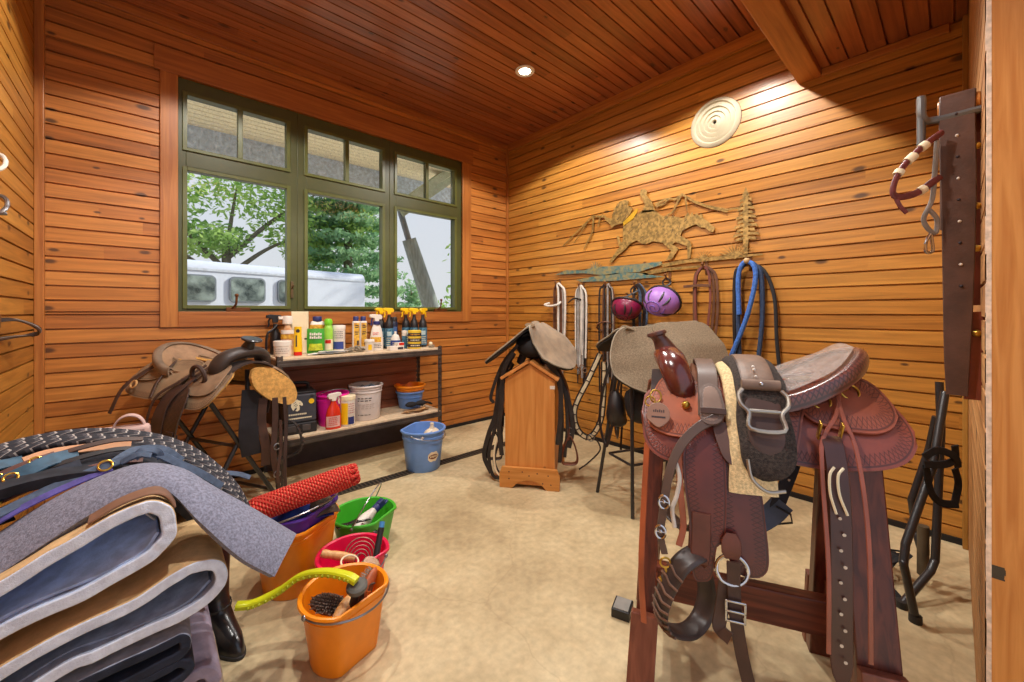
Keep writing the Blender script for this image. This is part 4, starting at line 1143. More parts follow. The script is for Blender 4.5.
o = thing('leather_straps', 'tan leather strap scraps under the black gloves', 'straps', (1.90, 3.455, LZ))
for k in range(4):
    a = M(); pts = [(rr.uniform(-0.18, -0.12), rr.uniform(-0.08, 0.0), 0.006 + 0.006 * k), (rr.uniform(-0.04, 0.04), rr.uniform(-0.10, 0.02), 0.010 + 0.006 * k), (rr.uniform(0.10, 0.16), rr.uniform(-0.09, 0.03), 0.006 + 0.006 * k)]
    a.strap(cr(pts, 7), 0.022, 0.004); a.build('strap', m_tan, parent=o)

# ---------------------------------------------------------------- blue floor bucket
o = pail('bucket', 'blue flat-backed bucket standing on the floor drain', 'bucket', (1.715, 3.00, 0.0), 0.138, 0.175, 0.335, m_bucket_blue, rz=math.radians(32), flat=0.22, rim=0.014, bands=((0.255, 0.028, 0.005),))
a = M(); T_ = RZ(math.radians(-147))
def on_pail(q, z, lift=0.0012, r0=0.138, r1=0.175, h=0.335):
    r = r0 + (r1 - r0) * z / h + lift; return V((r * math.cos(q), r * math.sin(q), z))
q0 = math.radians(-119)
def blob(cx, cz, pts, lift, nm, mm):
    a = M(); n = len(pts)
    c = on_pail(q0 + cx / 0.155, cz, lift); vs = [c] + [on_pail(q0 + (cx + x) / 0.155, cz + z_, lift) for x, z_ in pts]
    a.add(vs, [(0, i + 1, (i + 1) % n + 1) for i in range(n)]); return a.build(nm, mm, parent=o, smooth=False)
P_ = [(0.052 * math.cos(t) * (1 + 0.08 * math.cos(5 * t)), 0.042 * math.sin(t) * (1 + 0.10 * math.cos(6 * t))) for t in [2 * PI * i / 40 for i in range(40)]]
blob(0, 0.125, P_, 0.0014, 'cloud_sticker', m_cream)
blob(0, 0.125, [(0.042 * math.cos(t), 0.020 * math.sin(t)) for t in [2 * PI * i / 24 for i in range(24)]], 0.0022, 'sticker_oval', mat('brown print', rgb(120, 60, 30), 0.6))
for k in range(5): blob(-0.026 + 0.013 * k, 0.126 + 0.002 * (k % 2), [(-0.005, -0.008), (0.003, -0.008), (0.005, 0.008), (-0.003, 0.008)], 0.003, 'lettering', m_cream)
bail(o, 0.190, 0.305, -0.25, m_wire, side=1)
o = thing('milk_jug', 'crumpled cream plastic jug lying in the blue floor bucket', 'jug', (1.785, 2.98, 0.25), 0.4)
a = M(); a.ball((0, 0, 0), 0.075, 18, 12, 1.15, 0.9, 0.95); a.lathe([(0.030, 0.055), (0.016, 0.088), (0.017, 0.11), (0, 0.112)], 12); a.build('jug', mat('cream jug', rgb(226, 208, 180), 0.5), parent=o, wobble=0.008)
a = M(); a.tube([(-0.21, -0.06, 0.045), (-0.02, -0.02, 0.055)], 0.010, 8); a.build('jug_strap', m_pw, parent=o)

# ---------------------------------------------------------------- grooming buckets on the floor
m_purple = mat('purple pail plastic', rgb(84, 44, 150), 0.35, var=0.06)
m_redpail = mat('raspberry pail plastic', rgb(228, 20, 74), 0.35, var=0.05)
m_green = mat('green pail plastic', rgb(70, 176, 44), 0.35, var=0.05)
m_woodh = wood_plain('turned wood', rgb(206, 146, 84), rgb(228, 178, 116), axis=2, rough=0.45, scale=2)
m_rub = mat('black rubber', rgb(34, 32, 32), 0.55)
m_chrome = mat('chrome', rgb(200, 200, 205), 0.15, metal=1.0, var=0.02)
m_brist = mat('dark bristles', rgb(150, 130, 114), 0.9, var=0.4, scale=90)

fo = pail('bucket', 'orange flat-sided bucket of brushes nearest the camera on the concrete', 'bucket', (0.56, 1.57, 0), 0.118, 0.150, 0.245, m_bucket_org, rz=math.radians(-164), flat=0.26, bands=((0.20, 0.01, 0.003),))
bail(fo, 0.160, 0.232, -0.04, m_wire, side=-1, ang=0.0, rad=0.004)
ro = pail('bucket', 'large orange bucket with a purple pail nested in it behind the grey pad', 'bucket', (0.535, 2.14, 0), 0.140, 0.180, 0.315, m_bucket_org, rz=math.radians(-150), flat=0.18, bands=((0.26, 0.02, 0.004),))
pp = pail('pail', 'purple pail nested in the large orange bucket, full of blue cloth', 'bucket', (0.535, 2.14, 0.09), 0.128, 0.174, 0.285, m_purple, rz=math.radians(-150), flat=0.18)
bail(pp, 0.184, 0.262, 0.30, m_wire, side=-1, rad=0.0045)
rp = pail('bucket', 'raspberry red bucket holding a coiled metal curry comb', 'bucket', (0.70, 1.855, 0), 0.115, 0.148, 0.205, m_redpail, rz=math.radians(-164), flat=0.2)
bail(rp, 0.156, 0.190, -0.5, m_wire, side=-1, ang=-1.1)
gp = pail('bucket', 'green bucket holding a white spray bottle beside the drain', 'bucket', (0.880, 2.175, 0), 0.120, 0.160, 0.215, m_green, rz=math.radians(-150), flat=0.16)
bail(gp, 0.168, 0.200, 1.1, m_wire, side=-1, ang=0.3)

# red rope hank across the purple pail
m_redrope = striped('red rope', rgb(206, 28, 22), rgb(230, 48, 36), rgb(240, 150, 110), freq=70, twist=2)
o = thing('rope_hank', 'thick hank of red and yellow braided rope laid across the purple pail', 'rope', (0.535, 2.03, 0.462))
p0, p1 = V((-0.205, 0.055, -0.045)), V((0.205, -0.055, 0.045))
ax = (p1 - p0).normalized(); ea = ax.orthogonal().normalized(); eb = ax.cross(ea)
a = M(); a.tube([p0, p1], 0.040, 12); a.build('core', mat('deep red rope', rgb(150, 22, 14), 0.9), parent=o)
for k in range(16):
    pts = []
    for i in range(33):
        t = i / 32; q = 2 * PI * (k / 16 + t * 1.15); r_ = 0.046 - 0.014 * max(0, abs(t - 0.5) * 2 - 0.9) * 10
        pts.append(p0.lerp(p1, t) + (ea * math.cos(q) + eb * math.sin(q)) * r_)
    a = M(); a.tube(pts, 0.0098, 7); a.build('strand', m_redrope, parent=o)
for k in range(10):
    q = 2 * PI * k / 10; c = p1 + (ea * math.cos(q) + eb * math.sin(q)) * 0.030
    a = M(); a.tube(cr([c - ax * 0.01, c + ax * 0.022 + ea * 0.004, c + ax * 0.018 + (ea * math.cos(q + 1) + eb * math.sin(q + 1)) * 0.014, c - ax * 0.008 + (ea * math.cos(q + 1) + eb * math.sin(q + 1)) * 0.02], 5), 0.009, 7); a.build('loop_end', m_redrope, parent=o)
o = thing('cloth', 'crumpled royal blue cloth with white stripes in the purple pail', 'cloth', (0.545, 2.115, 0.37))
def crumple(w_, d_, h_, seed, n=16):
    rr = random.Random(seed); ph = [rr.uniform(0, 6) for _ in range(6)]
    def f(u, v_):
        r_ = math.hypot(u - .5, v_ - .5) * 2
        return ((u - 0.5) * w_, (v_ - 0.5) * d_, h_ * max(0, 1 - r_ * r_) * (0.6 + 0.25 * math.sin(9 * u + ph[0] + 3 * v_) + 0.25 * math.sin(11 * v_ + ph[1] - 4 * u)) - 0.03 * r_)
    return f
a = M(); a.shell(crumple(0.24, 0.22, 0.06, 2), 20, 20, 0.004); a.build('cloth', mat('royal blue cloth', rgb(36, 62, 140), 0.85, var=0.35, scale=14), parent=o)
a = M()
for k in range(5): a.strap(cr([(-0.08 + 0.02 * k, -0.06, 0.030), (-0.06 + 0.025 * k, -0.03, 0.055), (-0.07 + 0.03 * k, 0.0, 0.06)], 5), 0.005, 0.003)
a.build('stripe', m_pw, parent=o)
o = thing('cloth', 'beige and black rag beside the blue cloth in the purple pail', 'cloth', (0.625, 2.085, 0.375))
a = M(); a.shell(crumple(0.14, 0.16, 0.055, 6), 16, 16, 0.004); a.build('cloth', mat('beige rag', rgb(176, 156, 124), 0.9, var=0.5, scale=9, c2=rgb(60, 52, 48)), parent=o)

# tools in the front bucket
def brush(name, lab, loc, rot, l, w_, m_back, m_br, cat='brush'):
    o = thing(name, lab, cat, loc); o.rotation_euler = rot
    a = M(); a.ball((0, 0, 0.012), 1.0, 18, 8, l / 2, w_ / 2, 0.017); a.build('brush_back', m_back, parent=o)
    a = M(); rr = random.Random(4)
    for i in range(-7, 8):
        for j in range(-3, 4):
            x, y = i * l / 17, j * w_ / 8
            if (x / (l / 2)) ** 2 + (y / (w_ / 2)) ** 2 > 0.8: continue
            a.add([V((x - 0.004, y - 0.004, 0)), V((x + 0.004, y - 0.004, 0)), V((x + 0.004, y + 0.004, 0)), V((x - 0.004, y + 0.004, 0)), V((x * 1.18 + rr.uniform(-.004, .004), y * 1.25 + rr.uniform(-.004, .004), -0.036))], [(0, 1, 4), (1, 2, 4), (2, 3, 4), (3, 0, 4), (0, 3, 2, 1)])
    a.build('bristles', m_br, parent=o, smooth=False)
    return o
brush('body_brush', 'dark bristled oval brush standing in the front orange bucket', (0.505, 1.575, 0.205), (-2.2, 0.3, -0.55), 0.14, 0.07, mat('dark brush back', rgb(80, 60, 46), 0.6), m_brist)
brush('dandy_brush', 'pale wooden backed brush lying against the front bucket rim', (0.535, 1.515, 0.195), (0.45, -0.25, 0.65), 0.13, 0.055, m_woodh, m_brist)
brush('dandy_brush', 'reddish wooden brush upright at the right wall of the front bucket', (0.645, 1.585, 0.200), (1.3, -0.7, 0.5), 0.15, 0.05, mat('red brown wood', rgb(180, 92, 50), 0.5, var=0.2), m_brist)
o = thing('rasp', 'black handled steel hoof rasp standing in the front bucket', 'rasp', (0.585, 1.545, 0.12))
a = M(); a.beam((0.0, 0, -0.09), (0.03, 0.0, 0.09), 0.026, 0.010, up=(0.3, -1, 0)); a.build('handle', m_rub, parent=o, bevel=0.003)
a = M(); a.beam((0.02, -0.02, -0.09), (0.075, 0.01, 0.10), 0.020, 0.005, up=(0.5, -1, 0.2)); a.build('blade', m_wire, parent=o, bevel=0.002)
o = thing('hoof_pick', 'small hoof pick with orange grip in the front bucket', 'hoof pick', (0.615, 1.535, 0.16))
a = M(); a.tube([(0, 0, -0.07), (0.03, 0.01, 0.045)], 0.007, 8); a.build('handle', mat('orange grip', rgb(214, 110, 40), 0.5), parent=o)
a = M(); a.tube(cr([(0.03, 0.01, 0.045), (0.036, 0.012, 0.065), (0.05, 0.0, 0.072)], 4), 0.004, 6); a.build('hook', m_wire, parent=o)
# yellow curved shedding tool
m_ygreen = mat('chartreuse plastic', rgb(206, 208, 30), 0.35, var=0.05)
o = thing('shedding_tool', 'curved chartreuse yellow handle with grey round end reaching from the front bucket to the boots', 'grooming tool', (0, 0, 0))
pts = cr([(0.245, 1.800, 0.205), (0.300, 1.775, 0.202), (0.375, 1.735, 0.235), (0.435, 1.680, 0.290), (0.495, 1.585, 0.325), (0.545, 1.500, 0.330), (0.567, 1.467, 0.318)], 8)
a = M(); a.sweep(pts, [(-0.016, -0.010), (0.016, -0.010), (0.017, 0.004), (0.012, 0.011), (-0.012, 0.011), (-0.017, 0.004)], up=(0, 0, 1)); a.build('curved_handle', m_ygreen, parent=o, bevel=0.002)
a = M()
for i in range(6, len(pts) - 6, 2):
    d = (pts[i + 1] - pts[i]).normalized(); sd = d.cross(V((0, 0, 1))).normalized()
    a.ball(pts[i] + sd * 0.016 - V((0, 0, 0.004)), 0.0062, 8, 5)
a.build('ridge', mat('chartreuse ridge', rgb(176, 180, 30), 0.4), parent=o)
a = M(); a.lathe([(0.0, 0.0), (0.034, 0.0), (0.037, 0.006), (0.037, 0.018), (0.030, 0.024), (0, 0.024)], 24); a.build('end_disc', mat('grey rubber', rgb(92, 90, 84), 0.6), parent=o, loc=(0.572, 1.478, 0.280), rot=(0.15, -0.1, 0))
a = M(); a.tube([(0.576, 1.482, 0.285), (0.560, 1.53, 0.13)], 0.016, 10); a.build('stem', m_rub, parent=o)

# tools in the red bucket
o = thing('wooden_grip', 'turned pale wooden handle of a curry comb leaning in the red bucket', 'handle', (0.635, 1.86, 0.205))
a = M(); pts = [V((-0.065, 0.02, 0.030)).lerp(V((0.062, -0.03, -0.022)), t / 8) for t in range(9)]
a.tube(pts, 0.019, 14, scale=[0.7, 0.95, 0.8, 0.92, 1.0, 1.0, 0.95, 0.85, 0.75]); a.build('grip', m_woodh, parent=o)
a = M(); a.tube(cr([(0.062, -0.03, -0.022), (0.085, -0.01, -0.03), (0.11, 0.02, -0.04)], 5), 0.006, 8); a.build('tang', m_wire, parent=o)
o = thing('curry_comb', 'round coiled spring metal curry comb inside the red bucket', 'curry comb', (0.725, 1.835, 0.165))
for k in range(5):
    a = M(); a.ring((0, 0, 0.006 * k), 0.024 + 0.011 * k, 0.003, axis=(-0.35, -0.75, 0.7), n=28, m=6); a.build('coil', mat('rusty wire', rgb(140, 96, 84), 0.4, metal=0.7), parent=o)
o = thing('sweat_scraper', 'black ribbed grip with blue end cap leaning out of the red bucket', 'grooming tool', (0.765, 1.77, 0.17))
pts = [V((-0.02, -0.03, -0.03)).lerp(V((0.055, 0.04, 0.145)), t / 16) for t in range(17)]
a = M(); a.tube(pts[2:15], 0.0135, 12, scale=[1.0 + 0.10 * (i % 2) for i in range(13)]); a.build('grip', m_rub, parent=o)
a = M(); a.tube(pts[14:], 0.0125, 12); a.build('end_cap', mat('sky blue cap', rgb(70, 140, 200), 0.4), parent=o)
a = M(); a.tube(cr([pts[0] + V((-0.05, 0.04, -0.02)), pts[0], pts[2]], 4), 0.005, 8); a.build('shank', m_wire, parent=o)
o = thing('rasp_cylinder', 'silver round tin with white wrapper at the red bucket rim', 'tin', (0.705, 1.705, 0.185))
o.rotation_euler = (0.5, 0.35, 0)
a = M(); a.lathe([(0.0, -0.05), (0.040, -0.05), (0.042, -0.046), (0.042, 0.030), (0.038, 0.036), (0, 0.036)], 26); a.build('tin', m_chrome, parent=o)
label(o, 0.042, -0.03, 0.018, m_pw, a_mid=-120, span=130); lines(o, 0.0425, -0.02, 0.01, 2, m_red, a_mid=-120, span=70)
o = thing('twine_loop', 'loop of pale twine on the rim between the red and front buckets', 'twine', (0.64, 1.735, 0.235))
a = M(); a.ring((0, 0, 0), 0.035, 0.004, axis=(0.1, -0.3, 1), n=24); a.build('twine', m_cream, parent=o)
# green bucket
o = thing('spray_bottle', 'white bottle with navy neck lying slanted in the green bucket', 'bottle', (0.895, 2.14, 0.195)); o.rotation_euler = (0, math.radians(68), math.radians(18))
a = M(); a.lathe([(0.0, -0.14), (0.030, -0.138), (0.034, -0.12), (0.033, -0.02), (0.020, 0.03), (0.018, 0.05), (0, 0.05)], 20); a.build('body', m_pw, parent=o)
a = M(); a.lathe([(0.021, 0.035), (0.022, 0.036), (0.022, 0.064), (0, 0.066)], 16); a.build('cap', m_navy, parent=o)
a = M(); a.box(-0.02, 0.02, -0.014, 0.014, 0.066, 0.105); a.box(0.012, 0.022, -0.012, 0.012, 0.066, 0.13); a.build('spray_head', m_navy, parent=o, bevel=0.004)
o = thing('clipper_blade', 'dark steel shears lying in the green bucket', 'shears', (0.80, 2.12, 0.185))
for s_ in (-1, 1):
    a = M(); a.beam((-0.085, 0.012 * s_, 0.015), (0.085, -0.02 * s_, 0.012), 0.022, 0.007); a.build('blade', mat('dark steel', rgb(90, 84, 82), 0.25, metal=0.9), parent=o, bevel=0.002)
o = thing('grease_gun', 'silver capped tube sticking out of the green bucket front', 'tube', (0.845, 2.06, 0.17))
a = M(); a.tube([(-0.02, 0.02, 0.02), (0.03, -0.035, -0.015)], 0.012, 12); a.build('tube', m_chrome, parent=o)
a = M(); a.tube([(0.03, -0.035, -0.015), (0.036, -0.042, -0.019)], 0.014, 12); a.build('cap', m_rub, parent=o)

# black rubber boots
m_boot = mat('black rubber boot', rgb(34, 32, 34), 0.28, var=0.25, coat=0.3)
def boot():
    o = thing('riding_boot', 'black rubber boot standing beside the orange buckets, its toe toward the camera', 'boot', (0.195, 2.0, 0), math.radians(-72))
    a = M()
    def sect(z):
        # centre x, half-length, half-width of the boot at height z (toe to +x)
        K = [(0.0, 0.085, 0.130, 0.042), (0.02, 0.083, 0.134, 0.047), (0.05, 0.078, 0.126, 0.047), (0.075, 0.062, 0.108, 0.045), (0.10, 0.040, 0.084, 0.045), (0.13, 0.022, 0.066, 0.047), (0.17, 0.012, 0.058, 0.049), (0.24, 0.008, 0.060, 0.052), (0.32, 0.004, 0.066, 0.057), (0.40, 0.0, 0.068, 0.060), (0.415, 0.0, 0.068, 0.060)]
        for (z0, *p0), (z1, *p1) in zip(K, K[1:]):
            if z <= z1:
                t = (z - z0) / (z1 - z0); t = t * t * (3 - 2 * t); return [x + (y - x) * t for x, y in zip(p0, p1)]
        return K[-1][1:]
    zs = [0.012 + 0.403 * i / 26 for i in range(27)]; n = 24; vs = []
    for z in zs:
        cx, hl, hw = sect(z)
        for j in range(n):
            q = 2 * PI * j / n; vs.append(V((cx + hl * math.cos(q), hw * math.sin(q) * (1 - 0.10 * math.cos(q)), z)))
    for i in range(4):                                           # inner wall of the shaft
        for j in range(n):
            q = 2 * PI * j / n; cx, hl, hw = sect(0.41 - 0.06 * i); vs.append(V((cx + (hl - 0.006) * math.cos(q), (hw - 0.006) * math.sin(q), 0.415 - 0.07 * i)))
    R_ = len(zs) + 4
    a.add(vs, [(i * n + j, i * n + (j + 1) % n, (i + 1) * n + (j + 1) % n, (i + 1) * n + j) for i in range(R_ - 1) for j in range(n)] + [tuple(range(n))[::-1], tuple((R_ - 1) * n + j for j in range(n))])
    a.build('upper', m_boot, parent=o)
    a = M(); P_ = [(0.085 + 0.136 * math.cos(2 * PI * j / 32), 0.049 * math.sin(2 * PI * j / 32) * (1 - 0.08 * math.cos(2 * PI * j / 32))) for j in range(32)]
    a.prism(P_, 0.014); a.build('sole', mat('boot sole', rgb(46, 42, 40), 0.7), parent=o, bevel=0.003)
    a = M(); a.strap([(0.022 + 0.062 * math.cos(2 * PI * j / 24), 0.050 * math.sin(2 * PI * j / 24), 0.135) for j in range(24)], 0.012, 0.003, up=lambda i, p, t: V((p.x - 0.022, p.y, 0)), closed=True); a.build('instep_band', m_rub, parent=o)
    return o
b1 = boot()
b2 = copy_tree(b1); b2.location = (0.135, 2.13, 0); b2.rotation_euler = (0, 0, math.radians(-84)); b2['label'] = 'second black rubber boot, the one farther back against the pad stack'
b1['group'] = b2['group'] = 'pair of rubber boots'
# small black box on the concrete
o = thing('polish_tin_box', 'small open black box with clear lid on the concrete left of the saddle rack', 'box', (1.520, 0.965, 0), 0.35)
a = M(); a.box(-0.045, 0.045, -0.038, 0.038, 0, 0.038); a.build('box', m_blk, parent=o, smooth=False, bevel=0.003)
a = M(); a.box(-0.038, 0.038, -0.031, 0.031, 0.0382, 0.041); a.build('clear_lid', mat('clear plastic lid', rgb(150, 146, 140), 0.1), parent=o, smooth=False)
a = M(); a.box(-0.02, 0.02, -0.0392, -0.0382, 0.010, 0.026); a.build('label', m_cream, parent=o, smooth=False)

# ---------------------------------------------------------------- pile of folded felt pads, left foreground
m_felt_tan = mat('tan wool felt', rgb(206, 172, 124), 0.95, var=0.12, scale=30, bump=0.35, bscale=240)
m_felt_grey = mat('blue grey wool felt', rgb(186, 202, 230), 0.95, var=0.18, scale=26, bump=0.35, bscale=240)
m_felt_edge = mat('white felt edge', rgb(216, 226, 246), 0.95, var=0.12, scale=40, bump=0.4, bscale=260)
m_felt_dark = mat('charcoal felt', rgb(148, 158, 178), 0.95, var=0.2, scale=30, bump=0.35, bscale=240)
m_navyfelt = mat('navy felt', rgb(36, 42, 58), 0.95, var=0.2, scale=30, bump=0.35, bscale=240)
m_lilac = mat('lilac grey felt', rgb(150, 140, 160), 0.95, var=0.2, scale=20, bump=0.35, bscale=240)
m_taupe = mat('taupe felt', rgb(166, 148, 128), 0.95, var=0.2, scale=20, bump=0.35, bscale=240)
m_roll = mat('speckled grey felt', rgb(126, 128, 146), 0.95, var=0.28, scale=140, bump=0.5, bscale=260)
m_leather_dk = mat('dark leather', rgb(74, 50, 40), 0.5, var=0.2)
def pad(lab, prof, t, y0, y1, ms, grp='folded felt saddle pads', lean=0.0, sink=0.0):
    """felt pad folded once: `prof` is its section in x,z; it runs back from y0 to y1"""
    o = thing('saddle_pad', lab, 'saddle pad', (0, 0, 0), 0, grp)
    P = cr([(x, 0, z) for x, z in prof], 7); n = len(P); vs = []
    ny = 5
    for k in range(ny + 1):
        y = y0 + (y1 - y0) * k / ny; lo = lean * k / ny
        for i in range(n):
            d = (P[min(i + 1, n - 1)] - P[max(i - 1, 0)]).normalized(); nn = V((-d.z, 0, d.x))
            wob = noise.noise(V((i * 0.18, k * 0.7, prof[0][1] * 9))) * 0.004
            for s_ in (1, -1):
                q = P[i] + nn * (t / 2 * s_ + wob); vs.append(V((q.x + lo, y + noise.noise(V((i * 0.35, s_, k))) * 0.004, q.z - sink * k / ny)))
    w_ = 2 * n; outer, inner, edge = [], [], []
    for k in range(ny):
        for i in range(n - 1):
            b, c = k * w_, (k + 1) * w_
            outer.append((b + 2 * i, b + 2 * i + 2, c + 2 * i + 2, c + 2 * i)); inner.append((b + 2 * i + 1, c + 2 * i + 1, c + 2 * i + 3, b + 2 * i + 3))
        for i in (0, n - 1): edge.append((k * w_ + 2 * i, k * w_ + 2 * i + 1, (k + 1) * w_ + 2 * i + 1, (k + 1) * w_ + 2 * i))
    for k in (0, ny):
        for i in range(n - 1): edge.append((k * w_ + 2 * i, k * w_ + 2 * i + 1, k * w_ + 2 * i + 3, k * w_ + 2 * i + 2))
    a = M(); a.add(vs, outer, 0); b0 = len(outer)
    a.f += [list(f) for f in inner + edge]; a.mi += [1] * len(inner) + [2] * len(edge)
    a.build('felt', list(ms), parent=o, bevel=0.005, sharp=60)
    return o
# (section drawn from the lower left tail, round the fold at the right, back to the upper left tail)
p1_ = pad('tan and grey felt pad with white cut edge, topmost folded pad of the pile', [(-0.47, 0.48), (-0.246, 0.572), (-0.10, 0.606), (0.0, 0.642), (0.036, 0.672), (0.046, 0.712), (0.034, 0.755), (0.004, 0.777), (-0.052, 0.768), (-0.156, 0.722), (-0.246, 0.674), (-0.47, 0.58)], 0.034, 1.45, 2.02, (m_felt_grey, m_felt_tan, m_felt_edge), sink=0.10)
a = M(); a.strap(cr([(-0.110, 1.490, 0.768), (-0.05, 1.490, 0.797), (0.01, 1.490, 0.807), (0.040, 1.490, 0.790), (0.058, 1.490, 0.755)], 6), 0.06, 0.005, up=(0.2, 0, 1)); a.build('wear_leather', mat('brown wear leather', rgb(120, 86, 66), 0.6, var=0.2), parent=p1_)
for (x, z) in ((0.012, 0.700), (-0.008, 0.735)):
    a = M(); a.box(-0.016, 0.016, -0.03, 0.03, -0.002, 0.002); a.build('paper_tag', mat('tag paper', rgb(214, 206, 192), 0.7), parent=p1_, loc=(x, 1.62, z), rot=(0.2, 0.9, 0))
p2_ = pad('grey felt pad with tan outside, second folded pad from the top', [(-0.47, 0.28), (-0.187, 0.420), (-0.088, 0.436), (0.046, 0.450), (0.130, 0.470), (0.160, 0.510), (0.150, 0.556), (0.112, 0.574), (0.060, 0.564), (-0.033, 0.528), (-0.156, 0.508), (-0.30, 0.46), (-0.47, 0.40)], 0.032, 1.45, 2.02, (m_felt_dark, m_felt_tan, m_felt_edge), lean=0.012)
def fold_fill(par, lo, up, y0, y1, sink, m):  # added sheet across the fold, put in so the inside catches light
    lo, up = cr([(x, y0, z) for x, z in lo], 5), cr([(x, y1, z - sink * (y1 - 1.45) / 0.57) for x, z in up], 5); n = len(lo) - 1
    def f(u, v_):
        i = min(int(u * n), n - 1); t = u * n - i
        p = lo[i].lerp(lo[i + 1], t).lerp(up[i].lerp(up[i + 1], t), v_); p.z -= 0.014 * math.sin(PI * v_) * (1 - u * 0.5); p.y += 0.012 * math.sin(7 * u + 3 * v_)
        return p
    a = M(); a.shell(f, 30, 8, 0.008); return a.build('added_fold_fill', m, parent=par)
fold_fill(p1_, [(-0.46, 0.500), (-0.246, 0.590), (-0.10, 0.624), (-0.01, 0.655), (0.022, 0.690)], [(-0.46, 0.568), (-0.246, 0.656), (-0.10, 0.728), (-0.02, 0.758), (0.024, 0.735)], 1.475, 1.72, 0.10, m_felt_grey)
fold_fill(p2_, [(-0.46, 0.300), (-0.187, 0.438), (-0.05, 0.456), (0.080, 0.474), (0.138, 0.505)], [(-0.46, 0.385), (-0.187, 0.480), (-0.05, 0.508), (0.070, 0.550), (0.138, 0.535)], 1.475, 1.70, 0.0, m_felt_dark)
pad('navy felt pad, third folded pad from the top', [(-0.47, 0.27), (-0.20, 0.318), (-0.05, 0.330), (0.055, 0.342), (0.082, 0.362), (0.070, 0.386), (0.02, 0.384), (-0.10, 0.382), (-0.25, 0.35), (-0.47, 0.32)], 0.026, 1.45, 2.0, (m_navyfelt, m_felt_dark, m_navyfelt))
pad('dark navy felt pad, fourth folded pad from the top', [(-0.47, 0.20), (-0.20, 0.25), (-0.02, 0.262), (0.066, 0.274), (0.088, 0.296), (0.068, 0.318), (0.0, 0.314), (-0.20, 0.29), (-0.47, 0.25)], 0.024, 1.45, 2.0, (m_navyfelt, m_navyfelt, m_navyfelt))
pad('lilac grey felt pad under the navy pads', [(-0.47, 0.125), (-0.2, 0.14), (0.05, 0.150), (0.130, 0.165), (0.150, 0.195), (0.125, 0.225), (0.04, 0.225), (-0.2, 0.215), (-0.47, 0.19)], 0.036, 1.50, 2.0, (m_lilac, m_lilac, m_lilac))
pad('taupe felt pad lying on the floor at the bottom of the pile', [(-0.47, 0.022), (-0.2, 0.022), (0.08, 0.022), (0.150, 0.032), (0.172, 0.065), (0.145, 0.100), (0.05, 0.105), (-0.2, 0.10), (-0.47, 0.09)], 0.036, 1.48, 2.0, (m_taupe, m_taupe, m_felt_edge))
# long grey pad draped over the pile
o = thing('saddle_pad', 'long speckled grey felt pad draped over the pile, its end hanging out to the right', 'saddle pad', (0, 0, 0))
near = cr([(-0.47, 1.56, 0.525), (-0.36, 1.56, 0.600), (-0.265, 1.56, 0.655), (-0.185, 1.56, 0.706), (-0.095, 1.56, 0.758), (-0.01, 1.555, 0.788), (0.055, 1.53, 0.765), (0.112, 1.46, 0.690), (0.20, 1.42, 0.572), (0.286, 1.42, 0.480)], 6)
far = cr([(-0.47, 1.75, 0.560), (-0.38, 1.75, 0.625), (-0.297, 1.75, 0.682), (-0.207, 1.75, 0.738), (-0.107, 1.75, 0.776), (-0.029, 1.75, 0.780), (0.060, 1.72, 0.748), (0.140, 1.66, 0.700), (0.25, 1.62, 0.612), (0.393, 1.62, 0.466)], 6)
n_ = len(near) - 1
def rollf(u, v_):
    i = min(int(u * n_), n_ - 1); f_ = u * n_ - i
    A, B = near[i].lerp(near[i + 1], f_), far[i].lerp(far[i + 1], f_)
    p = A.lerp(B, v_)
    bulge = math.sin(PI * v_) ** 0.6 * 0.040
    return p + V((bulge * 0.5, 0, bulge))
a = M(); a.shell(rollf, 60, 18, 0.026); a.build('felt', m_roll, parent=o, sharp=60)
# dark blanket under the ropes
o = thing('folded_blanket', 'dark folded blanket under the heap of ropes and halters', 'blanket', (0, 0, 0))
def blk(u, v_):
    x = -0.47 + 0.66 * u
    return (x, 1.75 + 0.40 * v_, 0.745 + 0.055 * min(1, v_ * 2.5) + 0.055 * math.sin(PI * min(1, u * 1.15)) - 0.22 * max(0, u - 0.66) ** 1.4 * 5 + 0.012 * math.sin(9 * v_ + 5 * u) - 0.03 * max(0, v_ - 0.6))
a = M(); a.shell(blk, 24, 12, 0.03); a.build('blanket', mat('dark blanket wool', rgb(40, 42, 50), 0.95, var=0.3, scale=30), parent=o, sharp=60)

